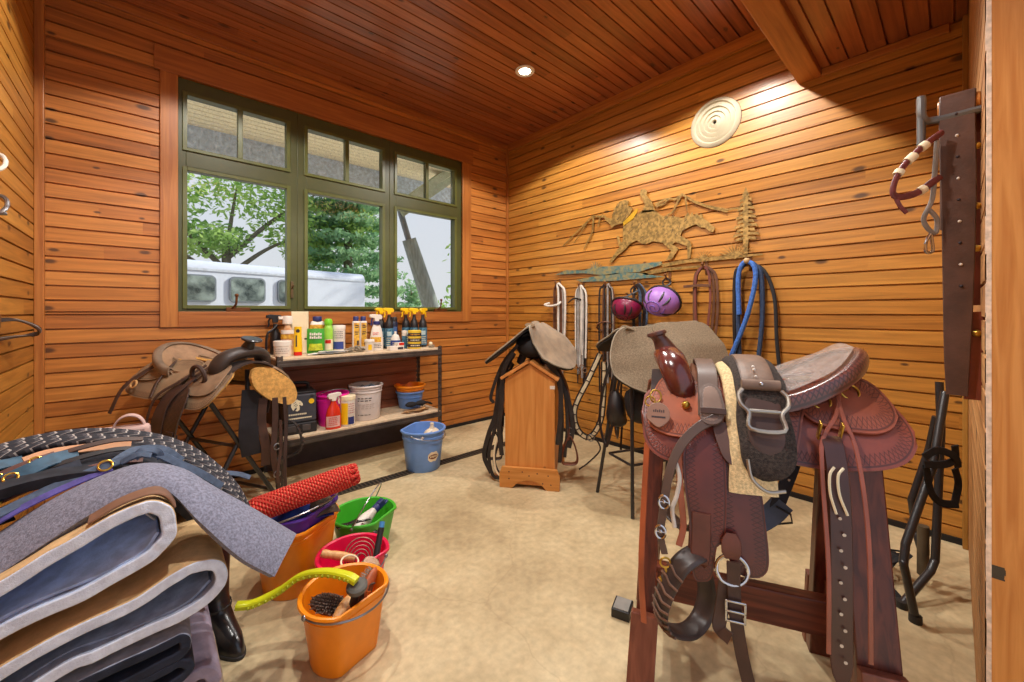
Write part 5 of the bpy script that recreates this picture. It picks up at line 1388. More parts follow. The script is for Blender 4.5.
m_rope = striped('charcoal and white rope', rgb(50, 50, 58), rgb(84, 80, 86), rgb(190, 182, 176), freq=30, twist=1)
def rp_path(off, k):
    base = [(-0.46, 1.80, 0.80), (-0.36, 1.88, 0.868), (-0.252, 1.92, 0.892), (-0.119, 1.93, 0.880), (0.035, 1.92, 0.825), (0.150, 1.90, 0.735), (0.245, 1.86, 0.610), (0.300, 1.83, 0.480)]
    rr = random.Random(k)
    sp = [0.2, 0.3, 0.4, 0.5, 0.75, 1.0, 1.15, 1.2]
    return cr([(x + off[0] + rr.uniform(-.006, .006), y + off[1] * f_ + 0.03 + rr.uniform(-.008, .008), z + off[2] * f_ * 1.5 + (0.012 if k == 1 else 0) * (1 - f_) + rr.uniform(-.004, .004)) for (x, y, z), f_ in zip(base, sp)], 8)
grp = 'striped ropes over the pad pile'
for k, (off, lb) in enumerate([((0, 0.035, 0.004), 'charcoal and white striped rope, highest strand along the top of the pile'), ((0, 0.0, 0.0), 'charcoal and white striped rope, second strand from the top of the pile'), ((0.0, -0.04, -0.006), 'charcoal and white striped rope, third strand from the top of the pile'), ((0.008, -0.085, -0.016), 'charcoal and white striped rope, lowest strand beside the grey pad')]):
    o = thing('lead_rope', lb, 'rope', (0, 0, 0), 0, grp)
    P_ = rp_path(off, k)
    a = M(); a.tube(P_, 0.0165, 10); a.build('rope', m_rope, parent=o)
    a = M(); a.tube([P_[-1], P_[-1] + (P_[-1] - P_[-2]).normalized() * 0.022], 0.018, 10); a.build('rope_end', m_leather_dk, parent=o)
# halters and straps lying across the top
m_bluehal = mat('dusty blue halter webbing', rgb(72, 88, 112), 0.7, var=0.2, scale=60)
m_navweb = mat('navy webbing', rgb(34, 42, 58), 0.7, var=0.2, scale=60)
m_purpweb = mat('purple webbing', rgb(86, 76, 150), 0.7, var=0.2, scale=60)
m_tealweb = mat('teal webbing', rgb(46, 82, 106), 0.6, var=0.25, scale=40)
m_brownl = mat('brown halter leather', rgb(106, 66, 58), 0.55, var=0.25)
m_brass = mat('brass', rgb(200, 160, 70), 0.3, metal=0.9)
UPc = (0.0, -0.75, 0.66)
DL = V((-0.01, 0.11, -0.030))
m_bl0 = mat('black rein leather', rgb(34, 30, 32), 0.5, var=0.3)
def lay(name, lab, cat, segs, buckles=(), mb=m_brass):
    o = thing(name, lab, cat, (0, 0, 0))
    for (pts, w_, mm) in segs:
        a = M(); a.strap([p + DL for p in cr(pts, 7)], w_, 0.006, up=UPc); a.build('strap', mm, parent=o)
    for (c, r_) in buckles:
        a = M(); a.ring(V(c) + DL, r_, 0.003, axis=UPc, n=18, m=6); a.build('buckle', mb, parent=o)
    return o
lay('halter', 'dusty blue rope halter with knotted centre lying along the grey pad', 'halter',
    [([(-0.30, 1.60, 0.785), (-0.19, 1.635, 0.825), (-0.06, 1.655, 0.860), (0.02, 1.66, 0.868), (0.09, 1.66, 0.815), (0.15, 1.66, 0.765), (0.21, 1.67, 0.70)], 0.026, m_bluehal), ([(-0.07, 1.655, 0.862), (-0.02, 1.70, 0.878), (0.05, 1.70, 0.865), (0.10, 1.69, 0.815)], 0.022, m_bluehal), ([(-0.02, 1.645, 0.862), (0.0, 1.65, 0.885), (0.035, 1.655, 0.872), (0.045, 1.66, 0.845)], 0.022, m_bluehal), ([(-0.05, 1.65, 0.858), (-0.01, 1.64, 0.875), (0.02, 1.64, 0.865)], 0.020, m_bluehal)], [((-0.085, 1.645, 0.858), 0.016)])
lay('strap', 'purple webbing strap edging the dusty blue halter', 'strap', [([(-0.33, 1.585, 0.752), (-0.235, 1.61, 0.797), (-0.15, 1.63, 0.826), (-0.07, 1.645, 0.846)], 0.020, m_purpweb)])
lay('strap', 'wide navy webbing strap at the left end of the rope heap', 'strap', [([(-0.46, 1.66, 0.765), (-0.36, 1.66, 0.797), (-0.25, 1.68, 0.835), (-0.14, 1.70, 0.862)], 0.036, m_navweb), ([(-0.46, 1.83, 0.855), (-0.33, 1.86, 0.890), (-0.2, 1.87, 0.885), (-0.05, 1.86, 0.873), (0.02, 1.84, 0.845)], 0.028, m_navweb)])
lay('strap', 'tan leather strap lying under the striped ropes', 'strap', [([(-0.26, 1.74, 0.888), (-0.21, 1.76, 0.896), (-0.12, 1.775, 0.890), (-0.03, 1.775, 0.880)], 0.030, mat('light tan leather', rgb(206, 150, 108), 0.6, var=0.12))])
lay('halter', 'brown leather halter with brass buckles among the blue straps', 'halter', [([(-0.44, 1.68, 0.820), (-0.34, 1.71, 0.85), (-0.26, 1.73, 0.880), (-0.20, 1.75, 0.893)], 0.022, m_brownl), ([(-0.40, 1.64, 0.785), (-0.32, 1.67, 0.832), (-0.26, 1.70, 0.868), (-0.22, 1.73, 0.892)], 0.018, m_brownl), ([(-0.42, 1.80, 0.868), (-0.33, 1.81, 0.89), (-0.24, 1.82, 0.895), (-0.15, 1.82, 0.895)], 0.020, m_brownl)], [((-0.275, 1.68, 0.862), 0.014), ((-0.33, 1.66, 0.826), 0.013), ((-0.235, 1.72, 0.888), 0.013)])
lay('halter', 'teal webbing halter poking out between the brown straps', 'halter', [([(-0.40, 1.74, 0.858), (-0.35, 1.75, 0.880), (-0.31, 1.77, 0.887), (-0.27, 1.79, 0.886)], 0.045, m_tealweb), ([(-0.29, 1.69, 0.853), (-0.24, 1.70, 0.873), (-0.20, 1.72, 0.886), (-0.15, 1.74, 0.885)], 0.042, m_tealweb)], [((-0.305, 1.70, 0.862), 0.013)])
for k, (y0, z0, mm, lb) in enumerate(((1.66, 0.790, m_brownl, 'dark red brown rein crossing the navy strap at the left of the pile'), (1.72, 0.846, m_leather_dk, 'dark brown rein under the tan leather strap'), (1.69, 0.822, m_bl0, 'black rein between the teal webbing and the navy strap'), (1.64, 0.770, m_leather_dk, 'dark brown rein next to the purple webbing'))):
    lay('rein', lb, 'rein', [([(-0.45, y0, z0 - 0.035), (-0.33, y0 + 0.01, z0), (-0.20, y0 + 0.02, z0 + 0.045), (-0.08, y0 + 0.03, z0 + 0.062), (0.0, y0 + 0.03, z0 + 0.052)], 0.017, mm)], [((-0.30 + 0.05 * k, y0 + 0.005, z0 + 0.016), 0.011)])
o = thing('strap_heap', 'knot of black straps at the left edge of the pile', 'straps', (-0.41, 1.74, 0.70))
a = M(); rr = random.Random(9)
for k in range(9):
    a.strap(cr([(rr.uniform(-0.07, 0.0), rr.uniform(-0.03, 0.05), rr.uniform(-0.02, 0.02)), (rr.uniform(0, 0.05), rr.uniform(-0.02, 0.06), rr.uniform(0.0, 0.05)), (rr.uniform(0.05, 0.13), rr.uniform(-0.01, 0.06), rr.uniform(0.01, 0.05))], 6), 0.018, 0.005, up=UPc)
a.build('strap', m_blkcloth, parent=o)
# mauve pouch with handle, white bell boot and grey hook strap behind the ropes
m_mauve = mat('mauve webbing', rgb(196, 164, 156), 0.8, var=0.1)
o = thing('handled_pouch', 'mauve padded pouch with a loop handle behind the rope heap', 'pouch', (-0.045, 2.10, 0.815), -0.1)
a = M(); a.box(-0.10, 0.055, -0.03, 0.03, 0, 0.055); a.build('pouch', m_mauve, parent=o, bevel=0.014, wobble=0.004)
a = M(); a.strap(arc((-0.005, 0, 0.045), 0.043, 180, 0, 14, 'xz', 0.05), 0.034, 0.006, up=lambda i, p, t: V((p.x + 0.005, 0, p.z - 0.045))); a.build('loop_handle', m_mauve, parent=o)
o = thing('bell_boot', 'off-white rubber bell boot propped at the right end of the ropes', 'bell boot', (0.205, 2.03, 0.60))
o.rotation_euler = (0.3, 0.7, 0.2)
a = M(); a.lathe([(0.055, -0.06), (0.052, -0.02), (0.040, 0.03), (0.036, 0.045), (0.032, 0.045), (0.036, 0.028), (0.047, -0.02), (0.050, -0.06)], 24); a.build('bell', mat('ivory rubber', rgb(206, 196, 178), 0.6), parent=o)
lay('strap', 'blue grey flat strap end sticking out right past the bell boot', 'strap', [([(0.17, 2.0, 0.66), (0.24, 1.99, 0.645), (0.30, 1.98, 0.628), (0.345, 1.97, 0.603)], 0.022, m_bluehal)])

# ---------------------------------------------------------------- western saddles
def interp(K, t):
    if t <= K[0][0]: return K[0][1]
    for (a, p), (b, q) in zip(K, K[1:]):
        if t <= b:
            k = (t - a) / (b - a); return p + (q - p) * k
    return K[-1][1]
DRAPE = [(0.30, 0.335), (0.60, 0.325), (0.75, 0.312), (0.80, 0.300), (0.85, 0.282), (0.90, 0.256), (0.95, 0.216), (1.0, 0.165), (1.05, 0.100), (1.10, 0.035), (1.13, 0.0)]
def drape(side, off=0.0, dz=0.0):
    """side panel: (x, z) on the flank of the horse shape"""
    def f(x, z):
        y = interp(DRAPE, z) + off
        return V((x, side * y, z + dz + off * 0.5))
    return f
def smooth_outline(pts, n=5):
    return [(p.x, p.y) for p in cr([(x, z, 0) for x, z in pts], n, closed=True)]

RIM = lambda q: V((0.045 + 0.232 * math.cos(q), 0.205 * math.sin(q), 1.030 + 0.135 * max(0.0, math.cos(q)) ** 1.3))
def western(root, dz, mm, far=True, fender=True):
    """tree, seat, skirts, jockeys, fenders and stirrups of a stock saddle; front is -x"""
    D = lambda p: V((p[0], p[1], p[2] + dz))
    sides = (-1, 1)
    sk = smooth_outline([(-0.345, 1.02), (-0.360, 0.93), (-0.335, 0.865), (-0.27, 0.835), (-0.15, 0.842), (0.0, 0.866), (0.12, 0.862), (0.24, 0.872), (0.315, 0.900), (0.352, 0.955), (0.335, 1.02), (0.275, 1.085), (0.0, 1.05), (-0.22, 1.055)])
    for s in sides:
        a = M(); a.panel(sk, drape(s, 0.0, dz), 0.010, 40, 16); a.build('skirt', mm['skirt'], parent=root)
        a = M(); a.panel([(x * 0.97, z * 0.985 + 0.018) for x, z in sk], drape(s, -0.014, dz), 0.014, 26, 10); a.build('fleece_lining', mm['fleece'], parent=root)
        rj = smooth_outline([(0.07, 1.045), (0.085, 1.005), (0.12, 0.970), (0.18, 0.956), (0.265, 0.955), (0.315, 0.982), (0.325, 1.03), (0.28, 1.085), (0.16, 1.075)])
        a = M(); a.panel(rj, drape(s, 0.014, dz), 0.007, 30, 12); a.build('rear_jockey', mm['jockey'], parent=root)
        fj = smooth_outline([(-0.335, 0.925), (-0.342, 0.965), (-0.322, 1.025), (-0.290, 1.06), (-0.235, 1.035), (-0.16, 1.06), (-0.09, 1.075), (-0.10, 1.02), (-0.13, 0.93), (-0.20, 0.905), (-0.28, 0.904)])
        a = M(); a.panel(fj, drape(s, 0.013, dz), 0.007, 30, 12); a.build('front_jockey', mm['front'], parent=root)
        sj = smooth_outline([(-0.10, 1.06), (-0.10, 0.97), (-0.05, 0.895), (0.015, 0.858), (0.052, 0.872), (0.088, 0.965), (0.118, 1.035), (0.08, 1.07)])
        a = M(); a.panel(sj, drape(s, 0.021, dz), 0.007, 24, 14); a.build('seat_jockey', mm['jockey'], parent=root)
    # seat dish
    ZC = [(-0.20, 1.105), (-0.12, 1.062), (-0.03, 1.018), (0.06, 1.003), (0.13, 1.024), (0.20, 1.075), (0.25, 1.135), (0.277, 1.165)]
    HW = [(-0.20, 0.085), (-0.10, 0.13), (0.0, 0.185), (0.045, 0.200)]
    def seat(u, v_):
        x = -0.20 + 0.475 * u; k = v_ * 2 - 1
        w_ = interp(HW, x) if x < 0.045 else 0.205 * math.sqrt(max(0.0, 1 - ((x - 0.045) / 0.232) ** 2))
        zc = interp(ZC, x)
        if x < 0.045: zr = interp([(-0.20, 1.06), (-0.08, 0.995), (0.045, 1.030)], x)
        else: zr = RIM(math.acos(min(1.0, (x - 0.045) / 0.232))).z
        return D((x, k * w_, zc + (zr - zc) * abs(k) ** 2.6))
    a = M(); a.shell(seat, 30, 20, 0.012); a.build('seat', mm['seat'], parent=root)
    # cantle: back face and rolled rim
    def cback(u, v_):
        q = (u - 0.5) * PI * 1.04; r = RIM(q)
        b = V((0.035 + 0.20 * math.cos(q), 0.185 * math.sin(q), 1.0)); p = r.lerp(b, v_)
        return D(p)
    a = M(); a.shell(cback, 36, 6, 0.012); a.build('cantle', mm['cantle'], parent=root)
    def croll(u, v_):
        q = (u - 0.5) * PI * 1.06; r = RIM(q); out = V((math.cos(q) * 0.9, math.sin(q), 0)).normalized()
        w_ = 0.046 * (0.35 + 0.65 * math.sin(PI * min(1, max(0, 0.06 + 0.88 * u))) ** 0.6)
        t = v_ * PI * 0.62
        return D(r - out * 0.012 + out * (w_ * math.sin(t)) + V((0, 0, 0.006 + 0.016 * math.sin(PI * v_) - 0.034 * v_ * v_)))
    a = M(); a.shell(croll, 44, 10, 0.008, edge=lambda i, j: (0.046 * min(j, 1 - j) + 0.004, i * 0.75)); a.build('cantle_roll', mm['roll'], parent=root)
    # swell (fork) and horn
    P_ = cr([(-0.215, -0.135, 0.99), (-0.236, -0.146, 1.045), (-0.262, -0.108, 1.112), (-0.282, 0, 1.138), (-0.262, 0.108, 1.112), (-0.236, 0.146, 1.045), (-0.215, 0.135, 0.99)], 7)
    n = len(P_)
    a = M(); a.sweep([D(p) for p in P_], [(0.046 * math.cos(2 * PI * j / 18), 0.036 * math.sin(2 * PI * j / 18)) for j in range(18)], up=lambda i, p, t: V((0, p.y * 0.9, p.z - dz - 1.02)), scale=[0.30 + 0.75 * math.sin(PI * min(0.5, 0.08 + 1.55 * min(i, n - 1 - i) / (n - 1))) for i in range(n)])
    a.build('swell', mm['swell'], parent=root)
    a = M(); hp = cr([(-0.268, 0, 1.118), (-0.284, 0, 1.150), (-0.300, 0, 1.182), (-0.318, 0, 1.212)], 6)
    a.tube([D(p) for p in hp], 0.034, 16, scale=[1.45 - 0.72 * min(1, i / (len(hp) - 1) * 1.15) for i in range(len(hp))]); ho = a.build('horn', mm['horn'], parent=root)
    a = M(); T_ = TR(-0.318, 0, 1.212 + dz) @ Matrix.Rotation(math.radians(-16), 4, 'Y')
    r_ = mm.get('cap_r', 0.040)
    a.lathe([(0.0, -0.008), (r_ * 0.70, -0.006), (r_, 0.001), (r_ * 1.02, 0.007), (r_ * 0.93, 0.013), (0, 0.016)], 24, T=T_, sx=1.05); a.build('horn_cap', mm['horn'], parent=ho)
    # gullet arch (dark) seen from the front
    a = M(); a.shell(lambda u, v_: D((-0.335 + 0.10 * v_, 0.175 * math.cos(PI * u), 0.94 + 0.135 * math.sin(PI * u))), 20, 3, 0.012); a.build('gullet', mm['gullet'], parent=root)
    if fender:
        ff = smooth_outline([(-0.232, 0.883), (-0.19, 0.935), (-0.132, 0.937), (-0.124, 0.80), (-0.130, 0.640), (-0.150, 0.618), (-0.162, 0.535), (-0.188, 0.512), (-0.214, 0.530), (-0.222, 0.673), (-0.236, 0.792)], 4)
        fr_ = smooth_outline([(-0.147, 0.932), (-0.071, 0.929), (-0.041, 0.817), (-0.028, 0.70), (-0.022, 0.606), (-0.034, 0.565), (-0.066, 0.550), (-0.10, 0.560), (-0.131, 0.624), (-0.143, 0.743)], 4)
        for s in sides:
            a = M(); a.panel(ff, drape(s, 0.030, dz), 0.008, 30, 12, rows=True); a.build('fender', mm['fender'], parent=root)
            a = M(); a.panel(fr_, drape(s, 0.024, dz), 0.008, 30, 12, rows=True); a.build('fender', mm['fender2'], parent=root)
            # stirrup: leather-wrapped bell hanging from the stirrup leather
            y = s
            loop = cr([(-0.205, y * 0.355, 0.600), (-0.248, y * 0.385, 0.575), (-0.285, y * 0.390, 0.500), (-0.300, y * 0.385, 0.430), (-0.280, y * 0.370, 0.375), (-0.225, y * 0.320, 0.345), (-0.185, y * 0.270, 0.360), (-0.168, y * 0.255, 0.420), (-0.176, y * 0.275, 0.500), (-0.190, y * 0.320, 0.575)], 6, closed=True)
            cen = sum(loop, V()) / len(loop)
            a = M(); a.sweep([D(p) for p in loop], [(-0.030, -0.007), (0.030, -0.007), (0.032, 0.0), (0.030, 0.007), (-0.030, 0.007), (-0.032, 0)], up=lambda i, p, t: (p - D(cen)), closed=True); st = a.build('stirrup', mm['stirrup'], parent=root, sub=1)
            a = M()
            for i in range(8, 26, 2):
                p = D(loop[i]); o_ = (p - D(cen)).normalized(); t = (loop[i + 1] - loop[i - 1]).normalized(); b_ = t.cross(o_).normalized()
                a.tube([p - b_ * 0.034 + o_ * 0.002, p - b_ * 0.010 + o_ * 0.011 + t * 0.004, p + b_ * 0.010 + o_ * 0.011 - t * 0.004, p + b_ * 0.034 + o_ * 0.002], 0.0038, 6)
            a.build('lacing', mm['lace'], parent=st)
            a = M(); a.strap([D(p) for p in cr([(-0.19, y * 0.352, 0.72), (-0.192, y * 0.36, 0.62), (-0.198, y * 0.362, 0.585), (-0.20, y * 0.345, 0.60), (-0.196, y * 0.335, 0.70)], 5)], 0.05, 0.006, up=(0, s, 0)); a.build('stirrup_leather', mm['strap'], parent=root)
    return root

C_br = rgb(118, 54, 38)
sad_m = dict(
    skirt=tooled_leather('saddle skirt leather', rgb(132, 62, 44), rgb(50, 20, 16), edge=(0.012, 0.036), rough=0.36),
    jockey=tooled_leather('saddle jockey leather', rgb(150, 78, 56), rgb(60, 26, 20), edge=(0.010, 0.036), rough=0.36),
    front=tooled_leather('front jockey leather', rgb(176, 92, 56), rgb(84, 36, 22), edge=(0.009, 0.034), rough=0.42),
    fender=tooled_leather('fender leather', rgb(104, 40, 28), rgb(46, 16, 14), edge=(0.008, 0.032), rough=0.34),
    fender2=tooled_leather('fender back leather', rgb(92, 38, 34), rgb(40, 16, 18), edge=(0.008, 0.034), rough=0.32),
    roll=tooled_leather('cantle roll leather', rgb(112, 60, 52), rgb(40, 20, 20), edge=(0.012, 0.026), rough=0.22, coat=0.7),
    cantle=mat('cantle leather', rgb(92, 40, 28), 0.4, var=0.2), seat=mat('seat leather', rgb(136, 90, 66), 0.4, var=0.2, bump=0.2),
    swell=mat('polished oxblood leather', rgb(98, 42, 36), 0.22, var=0.3, scale=9, coat=0.6), horn=mat('horn leather', rgb(88, 52, 44), 0.35, var=0.25, coat=0.3),
    fleece=mat('saddle fleece', rgb(150, 120, 84), 0.95, var=0.2, scale=60, bump=0.6), gullet=mat('gullet dark', rgb(48, 26, 22), 0.7),
    stirrup=mat('stirrup leather dark', rgb(62, 50, 46), 0.42, var=0.3), lace=mat('rawhide lace', rgb(116, 84, 66), 0.6, var=0.2), strap=mat('mahogany strap leather', rgb(100, 52, 38), 0.42, var=0.2), cap_r=0.034)
BX, BY, BA = 1.584, 0.480, math.radians(-63.3)
bs = thing('western_saddle', 'large oxblood western saddle with tooled leather and stirrups on the dark wooden rack', 'saddle', (BX, BY, 0), BA)
western(bs, 0.0, sad_m)
a = M()
a.shell(lambda u, v_: (lambda q, t: RIM(q).lerp(V((0.02, 0.10 * math.sin(q), 1.035)), t) + V((0, 0, 0.030 - 0.012 * t + 0.006 * math.sin(23 * u + 9 * t) * math.sin(7 * t + 3 * u))))((u - 0.5) * PI * 1.0, v_), 60, 24, 0.0015)
mw_, nt, N, Lk, p = node_mat('clear wrinkled film')
p.inputs['Base Color'].default_value = (0.8, 0.72, 0.66, 1); p.inputs['Roughness'].default_value = 0.12
tr = N.new('ShaderNodeBsdfTransparent'); ms = N.new('ShaderNodeMixShader'); ms.inputs[0].default_value = 0.30
Lk.new(tr.outputs[0], ms.inputs[1]); Lk.new(p.outputs[0], ms.inputs[2]); Lk.new(ms.outputs[0], N['Material Output'].inputs[0])
nz = N.new('ShaderNodeTexNoise'); nz.inputs['Scale'].default_value = 14; nz.inputs['Distortion'].default_value = 2.5
bm_ = N.new('ShaderNodeBump'); bm_.inputs['Strength'].default_value = 0.9; bm_.inputs['Distance'].default_value = 0.02; Lk.new(nz.outputs[0], bm_.inputs['Height']); Lk.new(bm_.outputs[0], p.inputs['Normal'])
fw = a.build('plastic_wrap', mw_, parent=bs); fw['label'] = 'clear plastic wrap over the cantle'
# brass rings, conchos, saddle strings on the near flank
NS = drape(-1, 0.030)
def on(x, z, off=0.03): return drape(-1, off)(x, z)
def concho(x, z, ringed=True):
    a = M(); c = on(x, z, 0.024); nrm = V((0, -0.8, 0.6)); a.ball(c, 0.014, 12, 6); a.build('concho', m_brass, parent=bs)
    if ringed: a = M(); a.ring(c + V((0.012, -0.012, -0.012)), 0.024, 0.0035, axis=(0.1, -0.85, 0.5)); a.build('rigging_ring', m_brass, parent=bs)
concho(0.140, 1.030); concho(0.222, 1.058)
concho(-0.225, 0.985, False)
for pts in ([(0.205, 1.050), (0.170, 0.985), (0.125, 0.930), (0.108, 0.86), (0.108, 0.62), (0.106, 0.40)], [(0.195, 1.055), (0.185, 0.985), (0.192, 0.90), (0.194, 0.70), (0.193, 0.40)]):
    a = M(); P_ = cr([on(x, z, 0.040) for x, z in pts], 7); a.strap(P_, 0.011, 0.004, up=(0, -1, 0.25)); a.build('saddle_string', sad_m['jockey'], parent=bs)
# wide flank billet with punched holes
bl = [on(0.142, 0.935, 0.036), on(0.142, 0.90, 0.040), on(0.142, 0.80, 0.030), on(0.142, 0.62, 0.020), on(0.142, 0.38, 0.012)]
a = M(); BP = cr(bl, 8); a.strap(BP + [on(0.142, 0.345, 0.012), on(0.142, 0.318, 0.012)], 0.050, 0.007, up=(0, -1, 0.05), scale=[1] * len(BP) + [0.8, 0.35]); fb = a.build('flank_billet', tooled_leather('billet leather', rgb(104, 58, 46), rgb(50, 24, 20), edge=(0.004, 0.007)), parent=bs)
for k in range(10):
    z = 0.745 - k * 0.040; a = M(); a.lathe([(0.0, 0.0), (0.0042, 0.0), (0.0042, 0.0012), (0, 0.0014)], 10, T=Matrix.Translation(on(0.142 + (0.004 if k % 2 else -0.004), z, 0.0335 if z > 0.62 else 0.026)) @ Matrix.Rotation(PI / 2, 4, 'X')); a.build('billet_hole', mat('pale hole', rgb(206, 190, 170), 0.6), parent=fb, smooth=False)
for s_ in (-1, 1):
    a = M(); a.tube(cr([on(0.142 + s_ * 0.010, 0.862, 0.050), on(0.128 + s_ * 0.009, 0.842, 0.052), on(0.128 + s_ * 0.010, 0.80, 0.044), on(0.142 + s_ * 0.012, 0.755, 0.036)], 6), 0.0036, 6); a.build('rawhide_thong', m_cream, parent=fb)
a = M(); a.box(-0.028, -0.022, -0.008, 0.008, -0.03, 0.03); a.box(0.022, 0.028, -0.008, 0.008, -0.03, 0.03); a.build('keeper', m_brass, parent=bs, loc=on(0.142, 0.945, 0.045), rot=(0.5, 0, 0), bevel=0.002)
# badge on its ring at the front jockey
a = M(); a.ring(on(-0.318, 1.000, 0.036), 0.020, 0.003, axis=(0.5, -0.8, 0.2)); a.ring(on(-0.335, 0.985, 0.036), 0.016, 0.003, axis=(-0.3, -0.8, 0.4)); a.build('badge_ring', m_brass, parent=bs)
a = M(); SHD = smooth_outline([(-0.030, 0.030), (-0.012, 0.044), (0.012, 0.044), (0.030, 0.028), (0.034, -0.002), (0.022, -0.020), (0.0, -0.034), (-0.022, -0.020), (-0.036, -0.004)], 4)
TB = Matrix.Translation(on(-0.308, 0.945, 0.034)) @ Matrix.Rotation(math.radians(62), 4, 'X')
a.prism(SHD, 0.006, T=TB); bd = a.build('maker_badge', mat('taupe leather', rgb(150, 112, 92), 0.5, var=0.1), parent=bs, bevel=0.0015)
a = M(); a.box(-0.021, 0.021, -0.004, 0.001, 0.006, 0.0068, T=TB); 
for k in range(6): a.box(-0.016 + k * 0.006, -0.0125 + k * 0.006, 0.014, 0.021 + 0.002 * (k % 2), 0.006, 0.0066, T=TB)
a.build('badge_slot', m_ink, parent=bd, smooth=False)
# rigging: latigo, cinch ring, buckle and loose tail
a = M(); P_ = cr([on(-0.116, 0.66, 0.046), on(-0.116, 0.62, 0.047), on(-0.114, 0.592, 0.045)], 5); a.strap(P_, 0.05, 0.006, up=(0, -1, 0), scale=[0.5, 0.7, 0.9, 1, 1, 1, 1, 1, 0.9, 0.8, 0.7]); a.build('cinch_keeper', sad_m['strap'], parent=bs)
a = M(); a.ring(on(-0.114, 0.562, 0.042), 0.040, 0.0052, axis=(0.1, -1, 0.1), n=28); a.build('cinch_ring', m_chrome, parent=bs)
a = M(); a.strap(cr([on(-0.112, 0.585, 0.052), on(-0.110, 0.52, 0.045), on(-0.106, 0.455, 0.04), on(-0.100, 0.40, 0.04), on(-0.088, 0.33, 0.03), on(-0.066, 0.235, 0.02), on(-0.060, 0.19, 0.02)], 6), 0.034, 0.005, up=(0, -1, 0.1)); a.build('latigo', mat('dark brown latigo', rgb(74, 48, 38), 0.5, var=0.2), parent=bs)
a = M(); c = on(-0.107, 0.452, 0.048)
for (x0, x1, z0, z1) in ((-0.026, -0.020, -0.03, 0.03), (0.020, 0.026, -0.03, 0.03), (-0.026, 0.026, 0.025, 0.031), (-0.026, 0.026, -0.031, -0.025), (-0.026, 0.026, -0.003, 0.003)): a.box(x0, x1, -0.005, 0.003, z0, z1)
a.build('latigo_buckle', m_chrome, parent=bs, loc=c, rot=(0.05, 0, 0), bevel=0.0015)
a = M(); a.strap(cr([on(-0.128, 0.53, 0.03), on(-0.140, 0.44, 0.03), on(-0.145, 0.395, 0.035), on(-0.120, 0.375, 0.05)], 6), 0.036, 0.006, up=(0, -1, 0.1)); a.build('latigo_tail', m_leather_dk, parent=bs)

# breast collar hung on the horn side
bc = thing('breast_collar', 'grey brown leather breast collar strap with silver buckles hanging down the saddle front', 'breast collar', (BX, BY, 0), BA)
m_gb = tooled_leather('grey brown collar leather', rgb(132, 104, 88), rgb(70, 52, 44), edge=(0.004, 0.007), rough=0.5)
a = M(); a.strap(cr([(-0.155, 0.12, 1.06), (-0.158, 0.06, 1.115), (-0.158, -0.02, 1.122), on(-0.156, 1.075, 0.045), on(-0.158, 1.02, 0.046), on(-0.162, 0.955, 0.050)], 7), 0.062, 0.007, up=lambda i, p, t: V((0, p.y * 2 - 0.3, 0.7)) if p.y < 0.03 else V((0, 0.5, 0.6))); a.build('shoulder_strap', m_gb, parent=bc)
a = M(); pch = smooth_outline([(x - 0.03, z) for x, z in [(-0.155, 1.0), (-0.150, 1.022), (-0.125, 1.034), (-0.098, 1.02), (-0.088, 0.97), (-0.105, 0.938), (-0.135, 0.930), (-0.158, 0.945)]], 4); a.panel(pch, drape(-1, 0.064), 0.012, 16, 10); a.build('collar_pad', m_gb, parent=bc)
a = M(); a.strap([on(-0.188, 0.962, 0.080), on(-0.154, 0.962, 0.082), on(-0.118, 0.962, 0.080)], 0.020, 0.006, up=(0, -1, 0.4)); a.build('keeper', m_leather_dk, parent=bc)
a = M(); a.panel(smooth_outline([(-0.150, 0.935), (-0.09, 0.938), (-0.062, 0.90), (-0.085, 0.84), (-0.120, 0.845), (-0.140, 0.88)], 4), drape(-1, 0.046), 0.007, 16, 10); a.build('lower_tab', mat('dark collar tab', rgb(96, 68, 58), 0.45, var=0.2), parent=bc)
P_ = cr([on(-0.135, 0.952, 0.066), on(-0.19, 0.925, 0.062), on(-0.240, 0.878, 0.056), on(-0.274, 0.806, 0.052), on(-0.292, 0.701, 0.05), on(-0.300, 0.623, 0.05), on(-0.289, 0.569, 0.05)], 8)
a = M(); a.strap(P_, 0.027, 0.006, up=(-0.1, -1, 0.3), scale=lambda t: 1.15 - 0.45 * t); a.build('tug_strap', m_gb, parent=bc)
for (x, z) in ((-0.291, 0.715), (-0.300, 0.630)):
    a = M(); c = on(x, z, 0.058); a.tube([c + V((0.014 * math.cos(t), 0, 0.019 * math.sin(t))) for t in [2 * PI * i / 18 for i in range(18)]], 0.0035, 6, closed=True); a.tube([c + V((-0.014, 0, 0)), c + V((0.014, 0, 0))], 0.002, 6); a.ball(c + V((0, 0.004, 0)), 0.007, 10, 6); a.build('buckle', m_chrome, parent=bc)
a = M(); c = on(-0.287, 0.545, 0.05); a.ring(c, 0.014, 0.003, axis=(0.2, -1, 0)); a.tube(cr([c + V((0, 0, -0.014)), c + V((0.006, 0, -0.04)), c + V((-0.004, 0, -0.06)), c + V((-0.016, 0, -0.045))], 5), 0.0042, 8); a.build('snap_hook', m_brass, parent=bc)
a = M(); a.strap(cr([on(-0.25, 0.86, 0.040), on(-0.246, 0.76, 0.034), on(-0.238, 0.66, 0.032), on(-0.250, 0.60, 0.034)], 7), 0.018, 0.005, up=(0, -1, 0)); a.build('hobble_strap', sad_m['front'], parent=bc)
a = M(); a.tube(cr([on(-0.262, 0.84, 0.044), on(-0.248, 0.79, 0.05), on(-0.256, 0.74, 0.05), on(-0.268, 0.70, 0.05), on(-0.262, 0.65, 0.05)], 7), 0.006, 8); a.build('white_cord', mat('white cord', rgb(206, 196, 182), 0.7), parent=bc)

